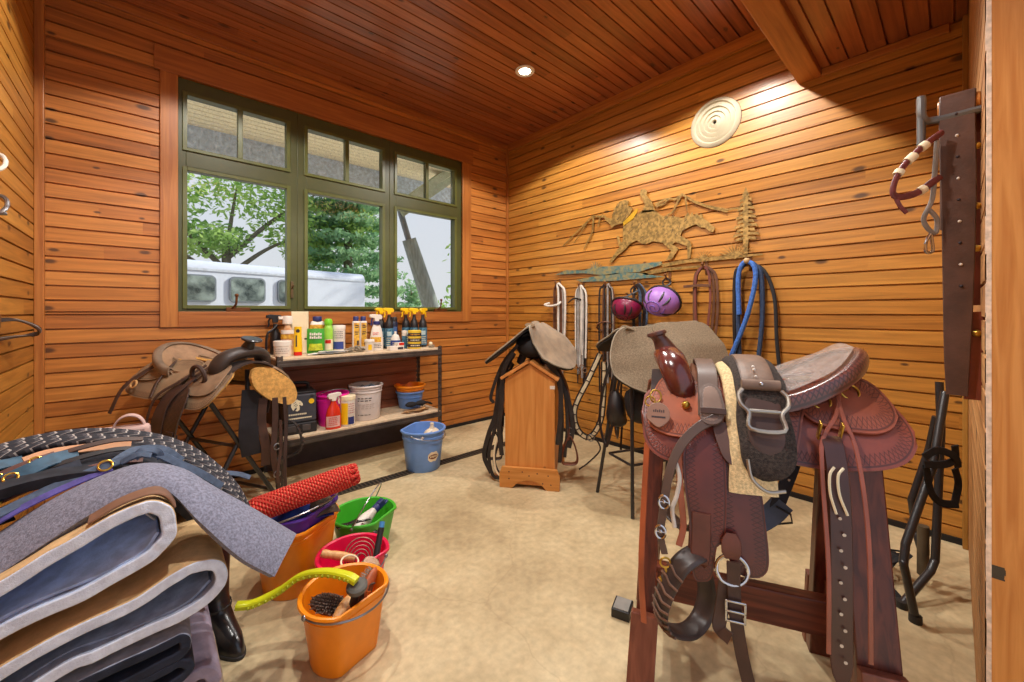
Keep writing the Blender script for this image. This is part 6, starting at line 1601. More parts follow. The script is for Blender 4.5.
# folded fleece-lined cinch laid over the seat
ci = thing('cinch', 'fleece-lined girth with a silver buckle folded over the seat of the large western saddle', 'cinch', (BX, BY, 0), BA)
OV = [(0.16, 1.015), (0.10, 1.060), (0.0, 1.078), (-0.10, 1.068), (-0.19, 1.020), (-0.255, 0.940), (-0.295, 0.860), (-0.312, 0.785)]      # y,z over the seat
def over(off, n=8, stop=None):
    P_ = cr([(0, y, z) for y, z in OV], n); out = []
    for i in range(len(P_)):
        d = (P_[min(i + 1, len(P_) - 1)] - P_[max(i - 1, 0)]).normalized(); nn = V((0, d.z, -d.y)); nn = nn if nn.z > 0 or nn.y < 0 else -nn
        out.append((P_[i] + nn * off, nn))
    return out
def overlay(name, xc, w_, off, t, s0, s1, m, round_=0.0, sec_n=None, wob=0.0, par=ci):
    R_ = over(off); n = len(R_); A = M()
    pts = [(i, R_[i]) for i in range(n) if s0 <= i / (n - 1) <= s1]
    m_ = len(pts)
    sc = [1.0] * m_
    if round_:
        for k in range(m_):
            dist = sum((pts[j + 1][1][0] - pts[j][1][0]).length for j in range(k, m_ - 1))
            if dist < round_: sc[k] = max(0.12, math.sqrt(max(0.0, 1 - (1 - dist / round_) ** 2)))
    k_ = 12
    sec = [(w_ / 2 * abs(math.cos(q)) ** 0.5 * (1 if math.cos(q) > 0 else -1), t / 2 * abs(math.sin(q)) ** 0.7 * (1 if math.sin(q) > 0 else -1)) for q in [2 * PI * (j + 0.5) / k_ for j in range(k_)]]
    nm = {i: p[1] for i, p in enumerate([x[1] for x in pts])}
    A.sweep([V((xc, 0, 0)) + p[1][0] for p in pts], sec, up=lambda i, p, t_: nm[i], scale=sc)
    return A.build(name, m, parent=par, wobble=wob, sharp=50)
m_shear = mat('cream sheepskin', rgb(226, 200, 150), 0.95, var=0.22, scale=120, bump=1.0, bscale=300)
m_dkfl = mat('black brown fleece', rgb(60, 50, 44), 0.95, var=0.5, scale=140, bump=1.0, bscale=300)
m_cl = mat('worn brown girth leather', rgb(118, 94, 78), 0.5, var=0.18, scale=20, bump=0.2)
overlay('sheepskin_pad', -0.055, 0.125, 0.026, 0.036, 0.10, 1.0, m_shear, wob=0.006)
overlay('dark_fleece', -0.022, 0.138, 0.045, 0.036, 0.14, 0.94, m_dkfl, round_=0.075, wob=0.010)
overlay('girth_strap', -0.022, 0.088, 0.066, 0.010, 0.20, 0.60, m_cl, round_=0.03)
overlay('inner_strap', -0.022, 0.092, 0.062, 0.008, 0.20, 0.83, m_leather_dk, round_=0.055)
RV = over(0.080); c, nn = RV[int(0.585 * (len(RV) - 1))]
a = M(); a.tube([V((-0.072, c.y, c.z)), V((0.028, c.y, c.z))], 0.016, 12); a.build('rolled_loop', m_cl, parent=ci)
a = M(); a.ball(V((-0.022, c.y - 0.014, c.z + 0.006)), 0.007, 10, 6); a.build('rivet', m_chrome, parent=ci)
fr0, fr1, fr2 = RV[int(0.60 * (len(RV) - 1))][0], RV[int(0.66 * (len(RV) - 1))][0], RV[int(0.745 * (len(RV) - 1))][0]
def fx(x, p): return V((x - 0.022, p.y - 0.004, p.z))
bk = mat('brushed steel', rgb(176, 168, 156), 0.35, metal=0.9, var=0.1)
a = M(); a.tube(cr([fx(-0.050, fr0), fx(-0.062, fr0.lerp(fr1, 0.4)), fx(-0.058, fr1), fx(-0.040, fr1.lerp(fr2, 0.35)), fx(-0.040, fr2), fx(0.040, fr2), fx(0.040, fr1.lerp(fr2, 0.35)), fx(0.058, fr1), fx(0.062, fr0.lerp(fr1, 0.4)), fx(0.050, fr0)], 4), 0.0062, 8)
a.tube([fx(-0.042, fr1.lerp(fr2, 0.25)), fx(0.042, fr1.lerp(fr2, 0.25))], 0.0055, 8); a.build('girth_buckle', bk, parent=ci)
e0 = RV[int(0.93 * (len(RV) - 1))][0]
a = M(); a.tube(cr([fx(-0.055, e0 + V((0, 0.014, 0.06))), fx(-0.045, e0 + V((0, 0.008, 0.010))), fx(-0.01, e0 + V((0, 0.004, -0.018))), fx(0.032, e0 + V((0, 0.008, -0.012)))], 6), 0.0048, 8); a.build('end_ring', bk, parent=ci)
a = M(); z_ = RV[int(0.55 * (len(RV) - 1))][0]
for k in range(3): a.ball(fx(-0.006, RV[int((0.49 + 0.025 * k) * (len(RV) - 1))][0] + V((0, 0.008, 0))), 0.0045, 8, 5)
a.build('punched_hole', m_pw, parent=ci)
# dark strap hanging on the far side below the skirt
o = thing('girth_billet', 'dark blue grey strap with buckle hanging behind the saddle fenders', 'strap', (BX, BY, 0), BA)
a = M(); a.strap(cr([(0.185, 0.20, 0.83), (0.165, 0.165, 0.74), (0.118, 0.15, 0.60), (0.100, 0.15, 0.545)], 7), 0.052, 0.007, up=(0.25, -1, 0.1)); a.build('billet', mat('navy strap leather', rgb(44, 48, 62), 0.5, var=0.2), parent=o)
a = M(); a.strap(cr([(0.125, 0.145, 0.585), (0.085, 0.14, 0.535), (0.030, 0.14, 0.495), (-0.01, 0.15, 0.53)], 7), 0.075, 0.007, up=(0.1, -1, 0.5)); a.build('tail', mat('blue-lit leather', rgb(74, 86, 112), 0.5, var=0.2), parent=o)  # bluish light on this leather piece is put into its colour
a = M(); a.tube([(0.10, 0.135, 0.57), (0.145, 0.13, 0.55), (0.150, 0.13, 0.52), (0.09, 0.135, 0.50)], 0.004, 6); a.build('buckle', m_rub, parent=o)
for k in range(4):
    a = M(); a.ball((0.172 - 0.014 * k, 0.1595 - 0.006 * k, 0.755 - 0.042 * k), 0.0045, 8, 5); a.build('billet_hole', m_pw, parent=o)

# wooden saddle rack
m_rack = wood_plain('dark red stained timber', rgb(70, 28, 18), rgb(116, 54, 34), axis=2, rough=0.35, scale=1.3)
m_rackx = wood_plain('dark red stained rail', rgb(84, 34, 20), rgb(128, 62, 38), axis=0, rough=0.35, scale=1.3)
rk = thing('saddle_rack', 'dark red-stained wooden rack on four splayed legs under the large western saddle', 'saddle rack', (BX, BY, 0), BA)
a = M(); a.box(-0.36, 0.30, -0.055, 0.055, 0.80, 0.90); a.build('ridge_beam', wood_plain('pale pine ridge', rgb(190, 130, 70), rgb(216, 160, 96), axis=0), parent=rk, smooth=False, bevel=0.008)
for (x, lean, w_) in ((-0.315, -0.055, 0.055), (0.268, 0.01, 0.105)):
    for s in (-1, 1):
        a = M(); a.beam((x, s * 0.075, 0.885), (x + lean, s * 0.235, 0.0), w_, 0.050, up=(0, s, 0.2)); lg = a.build('leg', m_rack, parent=rk, smooth=False, bevel=0.004)
        a = M(); q = lambda z: V((x, s * 0.075, 0.885)).lerp(V((x + lean, s * 0.235, 0.0)), (0.885 - z) / 0.885)
        a.beam(q(0.30) + V((0, s * 0.045, 0)), q(0.0) + V((0, s * 0.045, 0.0)), 0.085 if x < 0 else 0.11, 0.035, up=(0, s, 0.2)); a.build('foot_board', wood_plain('red brown foot board', rgb(112, 58, 40), rgb(146, 84, 60), axis=2), parent=lg, smooth=False, bevel=0.004)
a = M(); a.box(-0.345, 0.285, -0.025, 0.025, 0.225, 0.345); a.build('stretcher', m_rackx, parent=rk, smooth=False, bevel=0.005)
for (x) in (-0.335, 0.272):
    a = M(); a.box(x - 0.02, x + 0.02, -0.19, 0.19, 0.24, 0.33); a.build('cross_tie', m_rackx, parent=rk, smooth=False, bevel=0.004)
    a = M(); a.box(x - 0.022, x + 0.022, -0.10, 0.10, 0.70, 0.84); a.build('gusset', m_rack, parent=rk, smooth=False, bevel=0.004)
a = M(); a.strap(cr([(-0.345, -0.20, 0.86), (-0.352, -0.24, 0.70), (-0.36, -0.27, 0.48), (-0.352, -0.27, 0.30)], 6), 0.02, 0.005, up=(-0.3, -1, 0)); a.build('hanging_lace', sad_m['front'], parent=rk)

# ---------------------------------------------------------------- worn western saddle on the black folding stand by the shelf
m_sand = mat('worn sand leather', rgb(146, 112, 82), 0.6, var=0.22, bump=0.25, scale=18)
wade_m = dict(skirt=tooled_leather('worn skirt leather', rgb(146, 120, 94), rgb(70, 52, 40), rough=0.55, coat=0), jockey=tooled_leather('worn jockey leather', rgb(152, 126, 98), rgb(74, 56, 42), rough=0.55, coat=0),
    front=mat('worn front leather', rgb(140, 114, 90), 0.55, var=0.2), fender=tooled_leather('basket stamped fender', rgb(70, 52, 46), rgb(28, 20, 20), rough=0.4, basket=True), fender2=mat('dark fender leather', rgb(62, 46, 44), 0.4, var=0.2),
    roll=mat('worn cantle leather', rgb(120, 100, 82), 0.5, var=0.2), cantle=m_sand, seat=m_sand, swell=mat('worn fork leather', rgb(62, 52, 48), 0.45, var=0.3), horn=mat('dark horn leather', rgb(44, 40, 42), 0.35, coat=0.3),
    fleece=mat('yellow-lit fleece', rgb(206, 156, 84), 0.95, var=0.2, scale=50, bump=0.8), gullet=mat('fork underside', rgb(58, 46, 42), 0.7), stirrup=mat('stirrup black', rgb(44, 38, 36), 0.5), lace=mat('dark lace', rgb(60, 46, 40), 0.6), strap=mat('stirrup strap dark', rgb(66, 48, 42), 0.5), cap_r=0.052)  # yellow-orange light on the fleece underside is put into its colour
WX, WY, WA = 0.310, 3.315, math.radians(118)
wd = thing('western_saddle', 'worn sand-brown western saddle with dark round horn on the folding stand beside the shelf', 'saddle', (WX, WY, 0), WA)
western(wd, -0.09, wade_m)
wd.scale = (1.19, 1.04, 1.0)
DW = drape(1, 0.03, -0.09)
for pts, w_ in (([(-0.20, 1.05), (-0.17, 0.95), (-0.13, 0.84), (-0.12, 0.64)], 0.022), ([(-0.16, 1.05), (-0.10, 0.96), (-0.02, 0.86), (0.0, 0.62)], 0.018), ([(0.20, 1.06), (0.24, 0.98), (0.27, 0.90), (0.28, 0.76)], 0.028), ([(0.10, 1.06), (0.06, 0.96), (0.02, 0.87)], 0.022)):
    a = M(); a.strap(cr([DW(x, z) + V((0, 0.012, 0)) for x, z in pts], 7), w_, 0.005, up=(0, 1, 0.25)); a.build('saddle_string', wade_m['strap'], parent=wd)
a = M(); a.tube([DW(-0.20, 1.0) + V((0.045 * math.cos(t), 0.02 + 0.01 * math.sin(t), 0.055 * math.sin(t))) for t in [2 * PI * i / 24 for i in range(24)]], 0.012, 8, closed=True); a.build('coiled_strap', wade_m['strap'], parent=wd)
a = M(); a.ring(DW(0.215, 0.93) + V((0, 0.012, 0)), 0.022, 0.005, axis=(0, 1, 0.4)); a.build('rigging_ring', mat('tan ring', rgb(206, 160, 104), 0.5), parent=wd)
# fleece-lined flap bent out at the front
a = M(); a.panel(smooth_outline([(-0.10, 0.0), (-0.06, 0.05), (0.04, 0.06), (0.13, 0.02), (0.15, -0.05), (0.10, -0.10), (0.0, -0.10), (-0.08, -0.06)], 4), lambda u, v_: V((-0.345 - 0.03 * math.sin(6 * u), -0.095 - u * 1.15, 0.855 + v_ * 1.25 - 0.55 * u)), 0.020, 20, 12); a.build('fleece_flap', wade_m['fleece'], parent=wd, wobble=0.004)
m_tube = mat('black powder-coated tube', rgb(38, 36, 38), 0.35, coat=0.2)
fs = thing('folding_stand', 'black tubular folding stand with a yellow sticker under the worn western saddle', 'saddle stand', (WX, WY, 0), WA)
for x in (-0.26, 0.20):
    for s in (-1, 1):
        a = M(); a.tube([(x, s * 0.20, 0.80), (x - 0.012 * s, -s * 0.26, 0.015)], 0.014, 10); lg = a.build('leg', m_tube, parent=fs)
        a = M(); a.tube([(x - 0.012 * s, -s * 0.26, 0.015), (x - 0.012 * s, -s * 0.275, 0.0)], 0.016, 10); a.build('foot_cap', m_rub, parent=lg)
for s in (-1, 1):
    a = M(); a.tube([(-0.28, s * 0.195, 0.80), (0.24, s * 0.195, 0.80)], 0.015, 10); a.build('top_rail', m_tube, parent=fs)
    a = M(); a.tube([(-0.26, s * 0.225, 0.075), (0.20, s * 0.225, 0.075)], 0.011, 8); a.build('lower_rail', m_tube, parent=fs)
a = M(); a.tube([(-0.26, 0, 0.44), (0.20, 0, 0.44)], 0.011, 8); a.build('pivot_bar', m_tube, parent=fs)
a = M(); a.tube(cr([(-0.30, -0.03, 0.93), (-0.30, -0.03, 0.60), (-0.275, -0.03, 0.41)], 6), 0.014, 8); a.tube(cr([(-0.30, -0.17, 0.62), (-0.30, -0.20, 0.80), (-0.30, -0.14, 0.845), (-0.30, -0.05, 0.83)], 6), 0.012, 8); a.build('front_post', m_tube, parent=fs)
a = M(); a.box(-0.318, -0.284, -0.046, -0.014, 0.50, 0.58); a.build('yellow_sticker', m_yel, parent=fs, smooth=False, bevel=0.006)
# straps hanging between the stand and the shelf post
sb = thing('hanging_straps', 'dark straps and cinch ends hanging between the folding stand and the shelf post', 'straps', (0.62, 3.02, 0))
rr = random.Random(21)
for k, (x, y, z0, z1, w_, mm) in enumerate([(-0.06, 0.0, 0.74, 0.30, 0.05, m_leather_dk), (0.0, -0.03, 0.74, 0.18, 0.035, m_leather_dk), (0.05, -0.05, 0.74, 0.12, 0.022, wade_m['strap']), (-0.12, 0.02, 0.80, 0.38, 0.11, mat('black fender cloth', rgb(34, 32, 38), 0.7, var=0.3)), (0.02, -0.08, 0.60, 0.05, 0.018, m_leather_dk)]):
    a = M(); a.strap(cr([(x, y, z0), (x + rr.uniform(-.015, .015), y, (z0 * 2 + z1) / 3), (x + rr.uniform(-.02, .02), y - 0.01, (z0 + 2 * z1) / 3), (x + rr.uniform(-.02, .03), y, z1)], 7), w_, 0.005, up=(-0.2, -1, 0)); a.build('strap', mm, parent=sb)
for z in (0.42, 0.24):
    a = M(); a.ring((0.01, -0.04, z), 0.020, 0.004, axis=(0.2, -1, 0)); a.build('buckle', m_wire, parent=sb)

# ---------------------------------------------------------------- suede saddle on the pine stand
m_pine = wood_plain('honey pine', rgb(196, 122, 52), rgb(216, 148, 76), axis=2, rough=0.42, scale=0.9, knots=True)
m_piney = wood_plain('honey pine cap', rgb(190, 118, 54), rgb(212, 142, 74), axis=1, rough=0.42)
PX, PY, PA = 2.07, 2.095, math.radians(-53.13)
ps = thing('pine_saddle_stand', 'honey pine saddle stand with a gabled top and scalloped foot board', 'saddle stand', (PX, PY, 0), PA)
prof = [(-0.185, 0.02), (0.185, 0.02), (0.185, 0.80), (0.0, 0.915), (-0.185, 0.80)]
for y in (0.028, 0.56):
    a = M(); a.prism(prof, 0.022, T=TR(0, y + 0.022, 0) @ Matrix.Rotation(PI / 2, 4, 'X')); a.build('end_board', m_pine, parent=ps, smooth=False, bevel=0.003)
foot = [(-0.222, 0.0), (-0.130, 0.0)] + [(-0.12 + 0.24 * i / 10, 0.006 + 0.058 * math.sin(PI * i / 10) ** 0.7) for i in range(11)] + [(0.130, 0.0), (0.222, 0.0), (0.225, 0.10), (0.205, 0.155), (-0.205, 0.155), (-0.225, 0.10)]
for y in (0.0, 0.585):
    a = M(); a.prism(foot, 0.026, T=TR(0, y + 0.026, 0) @ Matrix.Rotation(PI / 2, 4, 'X')); f_ = a.build('foot_board', wood_plain('honey pine foot', rgb(190, 122, 52), rgb(212, 148, 76), axis=0, knots=False), parent=ps, smooth=False, bevel=0.004)
    if y == 0:
        for (x, z) in ((-0.15, 0.12), (-0.05, 0.125), (0.0, 0.10), (0.06, 0.12), (-0.15, 0.07), (0.14, 0.11), (0.10, 0.05), (0.16, 0.045)):
            a = M(); a.lathe([(0.0, 0), (0.005, 0), (0.005, 0.001), (0, 0.0012)], 10, T=TR(x, -0.0002, z) @ Matrix.Rotation(PI / 2, 4, 'X')); a.build('nail_head', m_ink, parent=f_, smooth=False)
for s in (-1, 1):
    a = M(); T_ = TR(0, 0, 0.925) @ Matrix.Rotation(s * math.atan2(0.115, 0.185), 4, 'Y'); a.box(0 if s > 0 else -0.245, 0.245 if s > 0 else 0, 0.0, 0.60, 0.0, 0.022, T=T_); a.build('roof_board', m_piney, parent=ps, smooth=False, bevel=0.003)
    a = M(); a.box(s * 0.163 - 0.011, s * 0.163 + 0.011, 0.05, 0.56, 0.02, 0.80); a.build('side_board', m_pine, parent=ps, smooth=False)
a = M(); a.box(0.1755, 0.1765, 0.06, 0.10, 0.755, 0.785); a.box(0.150, 0.186, 0.0262, 0.0278, 0.735, 0.76); a.build('paper_tag', m_pw, parent=ps, smooth=False)

m_suede = mat('taupe suede', rgb(140, 118, 92), 0.9, var=0.16, scale=16, bump=0.5, bscale=180, sheen=0.3)
m_suede2 = mat('woven grey brown pad', rgb(128, 112, 90), 0.9, var=0.25, scale=120, bump=0.8, bscale=160)
m_under = mat('black underside', rgb(30, 28, 32), 0.7, var=0.2)
m_piping = mat('pale piping', rgb(150, 138, 118), 0.7)
def suede_saddle(lab, loc, rz, m_top, zt=1.20, slope=0.80, length=0.40, rear=True, hump=0.0, wing=1.0, front=0.0):
    """saddle with two wide flaps hanging from a ridge along +y, dark underneath"""
    o = thing('suede_saddle', lab, 'saddle', loc, rz)
    NC = [(0.0, 0.0, 0.0), (0.33, 0.03, -0.12), (0.62, 0.10, -0.23), (1.0, 0.25, -0.325)]
    FC = [(0.0, 0.06, 0.012), (0.4, 0.24, -0.10), (0.7, 0.325, -0.205), (1.0, 0.375, -0.32)]
    LC = [(0.0, 0.0, 0.0), (0.5, 0.17, -0.14), (1.0, 0.36, -0.29)]
    cu = lambda K, t, k: interp([(q[0], q[k]) for q in K], t)
    def flap(s, off=0.0):
        def f(w_, y):
            t = min(1, max(0, w_ / 0.44)); g = min(1, max(0, y / length))
            if s > 0: x = cu(NC, t, 1) * (1 - g) + cu(FC, t, 1) * g; dz = cu(NC, t, 2) * (1 - g) + cu(FC, t, 2) * g
            else: x = cu(LC, t, 1); dz = cu(LC, t, 2) * wing
            return V((s * x, y - front * math.sin(PI * t) * (1 - g) * (s > 0) + max(0, y - length) * 0.0, zt + dz * slope / 0.82 - off))
        return f
    outline = smooth_outline([(0.0, 0.02), (0.0, length), (0.10, length + 0.03), (0.25, length + 0.02), (0.36, length - 0.03), (0.43, length - 0.13), (0.44, 0.12), (0.40, 0.03), (0.30, -0.02), (0.15, -0.01)], 5)
    for s in (-1, 1):
        a = M(); a.panel(outline, flap(s), 0.010, 26, 16); fo = a.build('flap', m_top, parent=o)
        a = M(); a.panel([(0.01 + w_ * 0.97, 0.004 + y * 0.985) for w_, y in outline], flap(s, 0.014), 0.012, 20, 12); a.build('underside', m_under, parent=fo)
        a = M(); a.tube([flap(s)(w_, y) for w_, y in outline], 0.0055, 6, closed=True); a.build('piping', m_piping, parent=fo)
        if rear:
            o2 = smooth_outline([(0.0, length - 0.05), (0.0, length + 0.33), (0.12, length + 0.36), (0.28, length + 0.33), (0.36, length + 0.2), (0.36, length), (0.30, length - 0.06), (0.12, length - 0.07)], 5)
            g = lambda w_, y: flap(s, -0.02 - hump * max(0, 1 - w_ * 3))(w_, y - 0.05)
            a = M(); a.panel(o2, g, 0.012, 22, 14); a.build('rear_skirt', m_top, parent=o)
    a = M(); a.tube(cr([(0, 0.03, zt + 0.004), (0, length * 0.5, zt - 0.035), (0, length, zt + 0.01)] + ([(0, length + 0.3, zt + 0.03 + hump)] if rear else []), 8), 0.036, 10, flat=0.5, up=(0, 0, 1)); a.build('seat_ridge', m_top, parent=o)
    for s in (-1, 1):
        a = M(); a.tube(cr([(s * 0.02, 0.16, zt - 0.09), (s * 0.05, 0.17, zt - 0.18), (s * 0.10, 0.18, zt - 0.30)], 6), 0.036, 12, flat=0.7); a.tube(cr([(s * 0.035, 0.12, zt - 0.10), (s * 0.04, length, zt - 0.10)], 4), 0.036, 10); a.build('panel_roll', m_under, parent=o)
    return o
sd = suede_saddle('taupe suede saddle with black underside sitting on the honey pine stand', (PX, PY, 0), PA, m_suede, 1.20, 0.82, 0.36, rear=False)
a = M(); a.ball((0.0, 0.24, 1.035), 1.0, 18, 10, 0.14, 0.20, 0.105); a.build('saddle_tree', m_under, parent=sd, wobble=0.012)
def hang(par, nm, pts, w_, mm, t=0.005, up=(0, -1, 0), n=7):
    a = M(); a.strap(cr(pts, n), w_, t, up=up); return a.build(nm, mm, parent=par)
m_bl = mat('black bridle leather', rgb(38, 32, 32), 0.45, var=0.3)
for x0, y0, pts in ((-0.2, 0.12, [(-0.10, 0.1, 1.05), (-0.22, 0.10, 0.90), (-0.31, 0.10, 0.66), (-0.29, 0.10, 0.60)]), (0, 0, [(-0.16, 0.14, 0.98), (-0.225, 0.13, 0.80), (-0.26, 0.13, 0.50), (-0.33, 0.12, 0.22), (-0.30, 0.10, 0.05), (-0.23, 0.08, 0.03)]), (0, 0, [(-0.17, 0.2, 0.98), (-0.24, 0.19, 0.70), (-0.24, 0.18, 0.40), (-0.30, 0.16, 0.15), (-0.24, 0.12, 0.02)]), (0, 0, [(-0.15, 0.08, 1.0), (-0.215, 0.09, 0.82), (-0.235, 0.09, 0.55), (-0.225, 0.09, 0.30)]), (0, 0, [(0.11, 0.12, 0.93), (0.205, 0.09, 0.78), (0.235, 0.09, 0.50), (0.215, 0.09, 0.18)]), (0, 0, [(0.14, 0.16, 0.93), (0.24, 0.15, 0.75), (0.27, 0.15, 0.45), (0.25, 0.15, 0.20)])):
    hang(sd, 'hanging_strap', pts, 0.026, m_bl)
for pts in ([(-0.14, 0.16, 0.98), (-0.25, 0.15, 0.78), (-0.28, 0.14, 0.52), (-0.34, 0.13, 0.34), (-0.37, 0.12, 0.18), (-0.31, 0.10, 0.06)], [(-0.13, 0.05, 1.0), (-0.20, 0.05, 0.86), (-0.215, 0.05, 0.62), (-0.235, 0.05, 0.42), (-0.215, 0.05, 0.22)], [(0.13, 0.12, 0.92), (0.215, 0.08, 0.80), (0.225, 0.07, 0.55), (0.205, 0.06, 0.32)], [(0.15, 0.2, 0.9), (0.26, 0.18, 0.68), (0.31, 0.17, 0.44), (0.28, 0.16, 0.27)]):
    hang(sd, 'hanging_strap', pts, 0.036, m_bl)
hang(sd, 'cream_rein', [(-0.22, 0.10, 0.42), (-0.28, 0.09, 0.25), (-0.27, 0.08, 0.10), (-0.21, 0.06, 0.04)], 0.016, m_cream, 0.012)
for s, x in ((1, 0.285), (-1, -0.30)):
    mm = mat('chestnut leather', rgb(112, 62, 44), 0.45, var=0.25) if s > 0 else m_bl
    hang(sd, 'fender', [(s * 0.16, 0.20, 0.90), (s * 0.25, 0.20, 0.72), (x, 0.19, 0.50), (x + s * 0.01, 0.18, 0.33)], 0.085, mm, 0.008, up=(s, -0.5, 0))
    a = M(); a.strap(cr([(x - 0.055, 0.16, 0.16), (x - 0.05, 0.16, 0.25), (x, 0.17, 0.36), (x + 0.05, 0.18, 0.25), (x + 0.055, 0.18, 0.16), (x, 0.17, 0.145)], 5, closed=True), 0.05, 0.010, up=lambda i, p, t, x=x: p - V((x, 0.17, 0.24)), closed=True); a.build('stirrup', mm, parent=sd)
    a = M(); a.ring((x, 0.165, 0.40), 0.022, 0.004, axis=(0.3, -1, 0)); a.build('buckle', m_wire, parent=sd)
# second suede saddle on a thin black stand before the wall
SX, SY, SA = 2.38, 1.53, math.radians(-111.5)
s2 = suede_saddle('grey brown woven saddle with dark front wing on the black stand behind the western saddle', (SX, SY, 0), SA, m_suede2, 1.19, 1.05, 0.36, rear=True, hump=0.0, wing=0.48, front=0.10)
for pts, w_ in (([(-0.12, 0.1, 1.03), (-0.20, 0.08, 0.80), (-0.22, 0.06, 0.55), (-0.20, 0.05, 0.35)], 0.028), ([(-0.16, 0.2, 1.0), (-0.26, 0.2, 0.75), (-0.25, 0.2, 0.5), (-0.20, 0.15, 0.28)], 0.024), ([(0.14, 0.2, 0.85), (0.16, 0.2, 0.7), (0.17, 0.2, 0.5)], 0.05)):
    hang(s2, 'hanging_strap', pts, w_, m_bl)
a = M(); a.ball((0.05, 0.12, 0.68), 0.10, 14, 10, 0.9, 1.0, 1.3); a.build('bundled_girth', m_under, parent=s2, wobble=0.02)
a = M(); a.ball((-0.10, 0.05, 0.62), 0.09, 14, 10, 0.8, 0.9, 1.5); a.build('bundled_girth', m_bl, parent=s2, wobble=0.03)
for pts in ([(-0.10, 0.02, 1.0), (-0.16, -0.02, 0.78), (-0.20, -0.03, 0.52), (-0.12, -0.03, 0.36), (-0.06, -0.02, 0.52)], [(-0.18, 0.25, 1.02), (-0.30, 0.22, 0.80), (-0.34, 0.2, 0.52), (-0.26, 0.16, 0.36), (-0.18, 0.12, 0.5)]):
    hang(s2, 'hanging_strap', pts, 0.03, m_bl)
st = thing('black_saddle_stand', 'thin black metal stand under the grey brown woven saddle', 'saddle stand', (SX, SY, 0), SA)
for y in (0.0, 0.52):
    for s in (-1, 1):
        a = M(); a.tube(cr([(s * 0.05, y + 0.04, 1.02), (s * 0.10, y + 0.02, 0.75), (s * 0.20, y - 0.05 * (1 if y == 0 else -1), 0.0)], 7), 0.012, 8); a.build('leg', m_tube, parent=st)
    a = M(); a.tube([(-0.12, y + 0.0, 0.30), (0.12, y + 0.0, 0.30)], 0.009, 8); a.build('cross_bar', m_tube, parent=st)
for s in (-1, 1):
    a = M(); a.tube([(s * 0.05, 0.04, 1.02), (s * 0.05, 0.56, 1.02)], 0.012, 8); a.build('top_rail', m_tube, parent=st)
    a = M(); a.tube([(s * 0.125, 0.0, 0.30), (s * 0.125, 0.52, 0.30)], 0.009, 8); a.build('side_bar', m_tube, parent=st)
# laced tan breast collar hanging on the left of the black stand
o = thing('breast_collar', 'tan breast collar with black lacing hanging left of the thin black stand', 'breast collar', (2.50, 1.90, 0), math.radians(-50))
lp = cr([(0.10, 0, 0.98), (0.02, 0, 0.80), (-0.09, 0, 0.56), (-0.07, 0, 0.40), (0.02, 0, 0.34), (0.10, 0, 0.46), (0.125, 0, 0.66), (0.13, 0, 0.92)], 8)
a = M(); a.strap(lp, 0.045, 0.012, up=(0, -1, 0)); a.build('collar', m_bl, parent=o)
a = M(); a.strap([p + V((0, -0.008, 0)) for p in lp], 0.024, 0.006, up=(0, -1, 0)); a.build('tan_lining', m_cream, parent=o)
for i in range(6, len(lp) - 2, 3):
    d = (lp[i + 1] - lp[i]).normalized(); n_ = V((-d.z, 0, d.x)); a = M(); a.tube([lp[i] + n_ * 0.022 + V((0, -0.013, 0)), lp[i] - n_ * 0.022 + V((0, -0.013, 0))], 0.004, 5); a.build('lace', m_bl, parent=o)
a = M(); a.ring((0.03, -0.015, 0.34), 0.025, 0.004, axis=(0, -1, 0)); a.build('ring', m_wire, parent=o)
hang(o, 'tail_strap', [(0.05, -0.01, 0.36), (0.10, -0.02, 0.26), (0.02, -0.02, 0.16), (-0.06, -0.03, 0.10)], 0.012, m_bl)

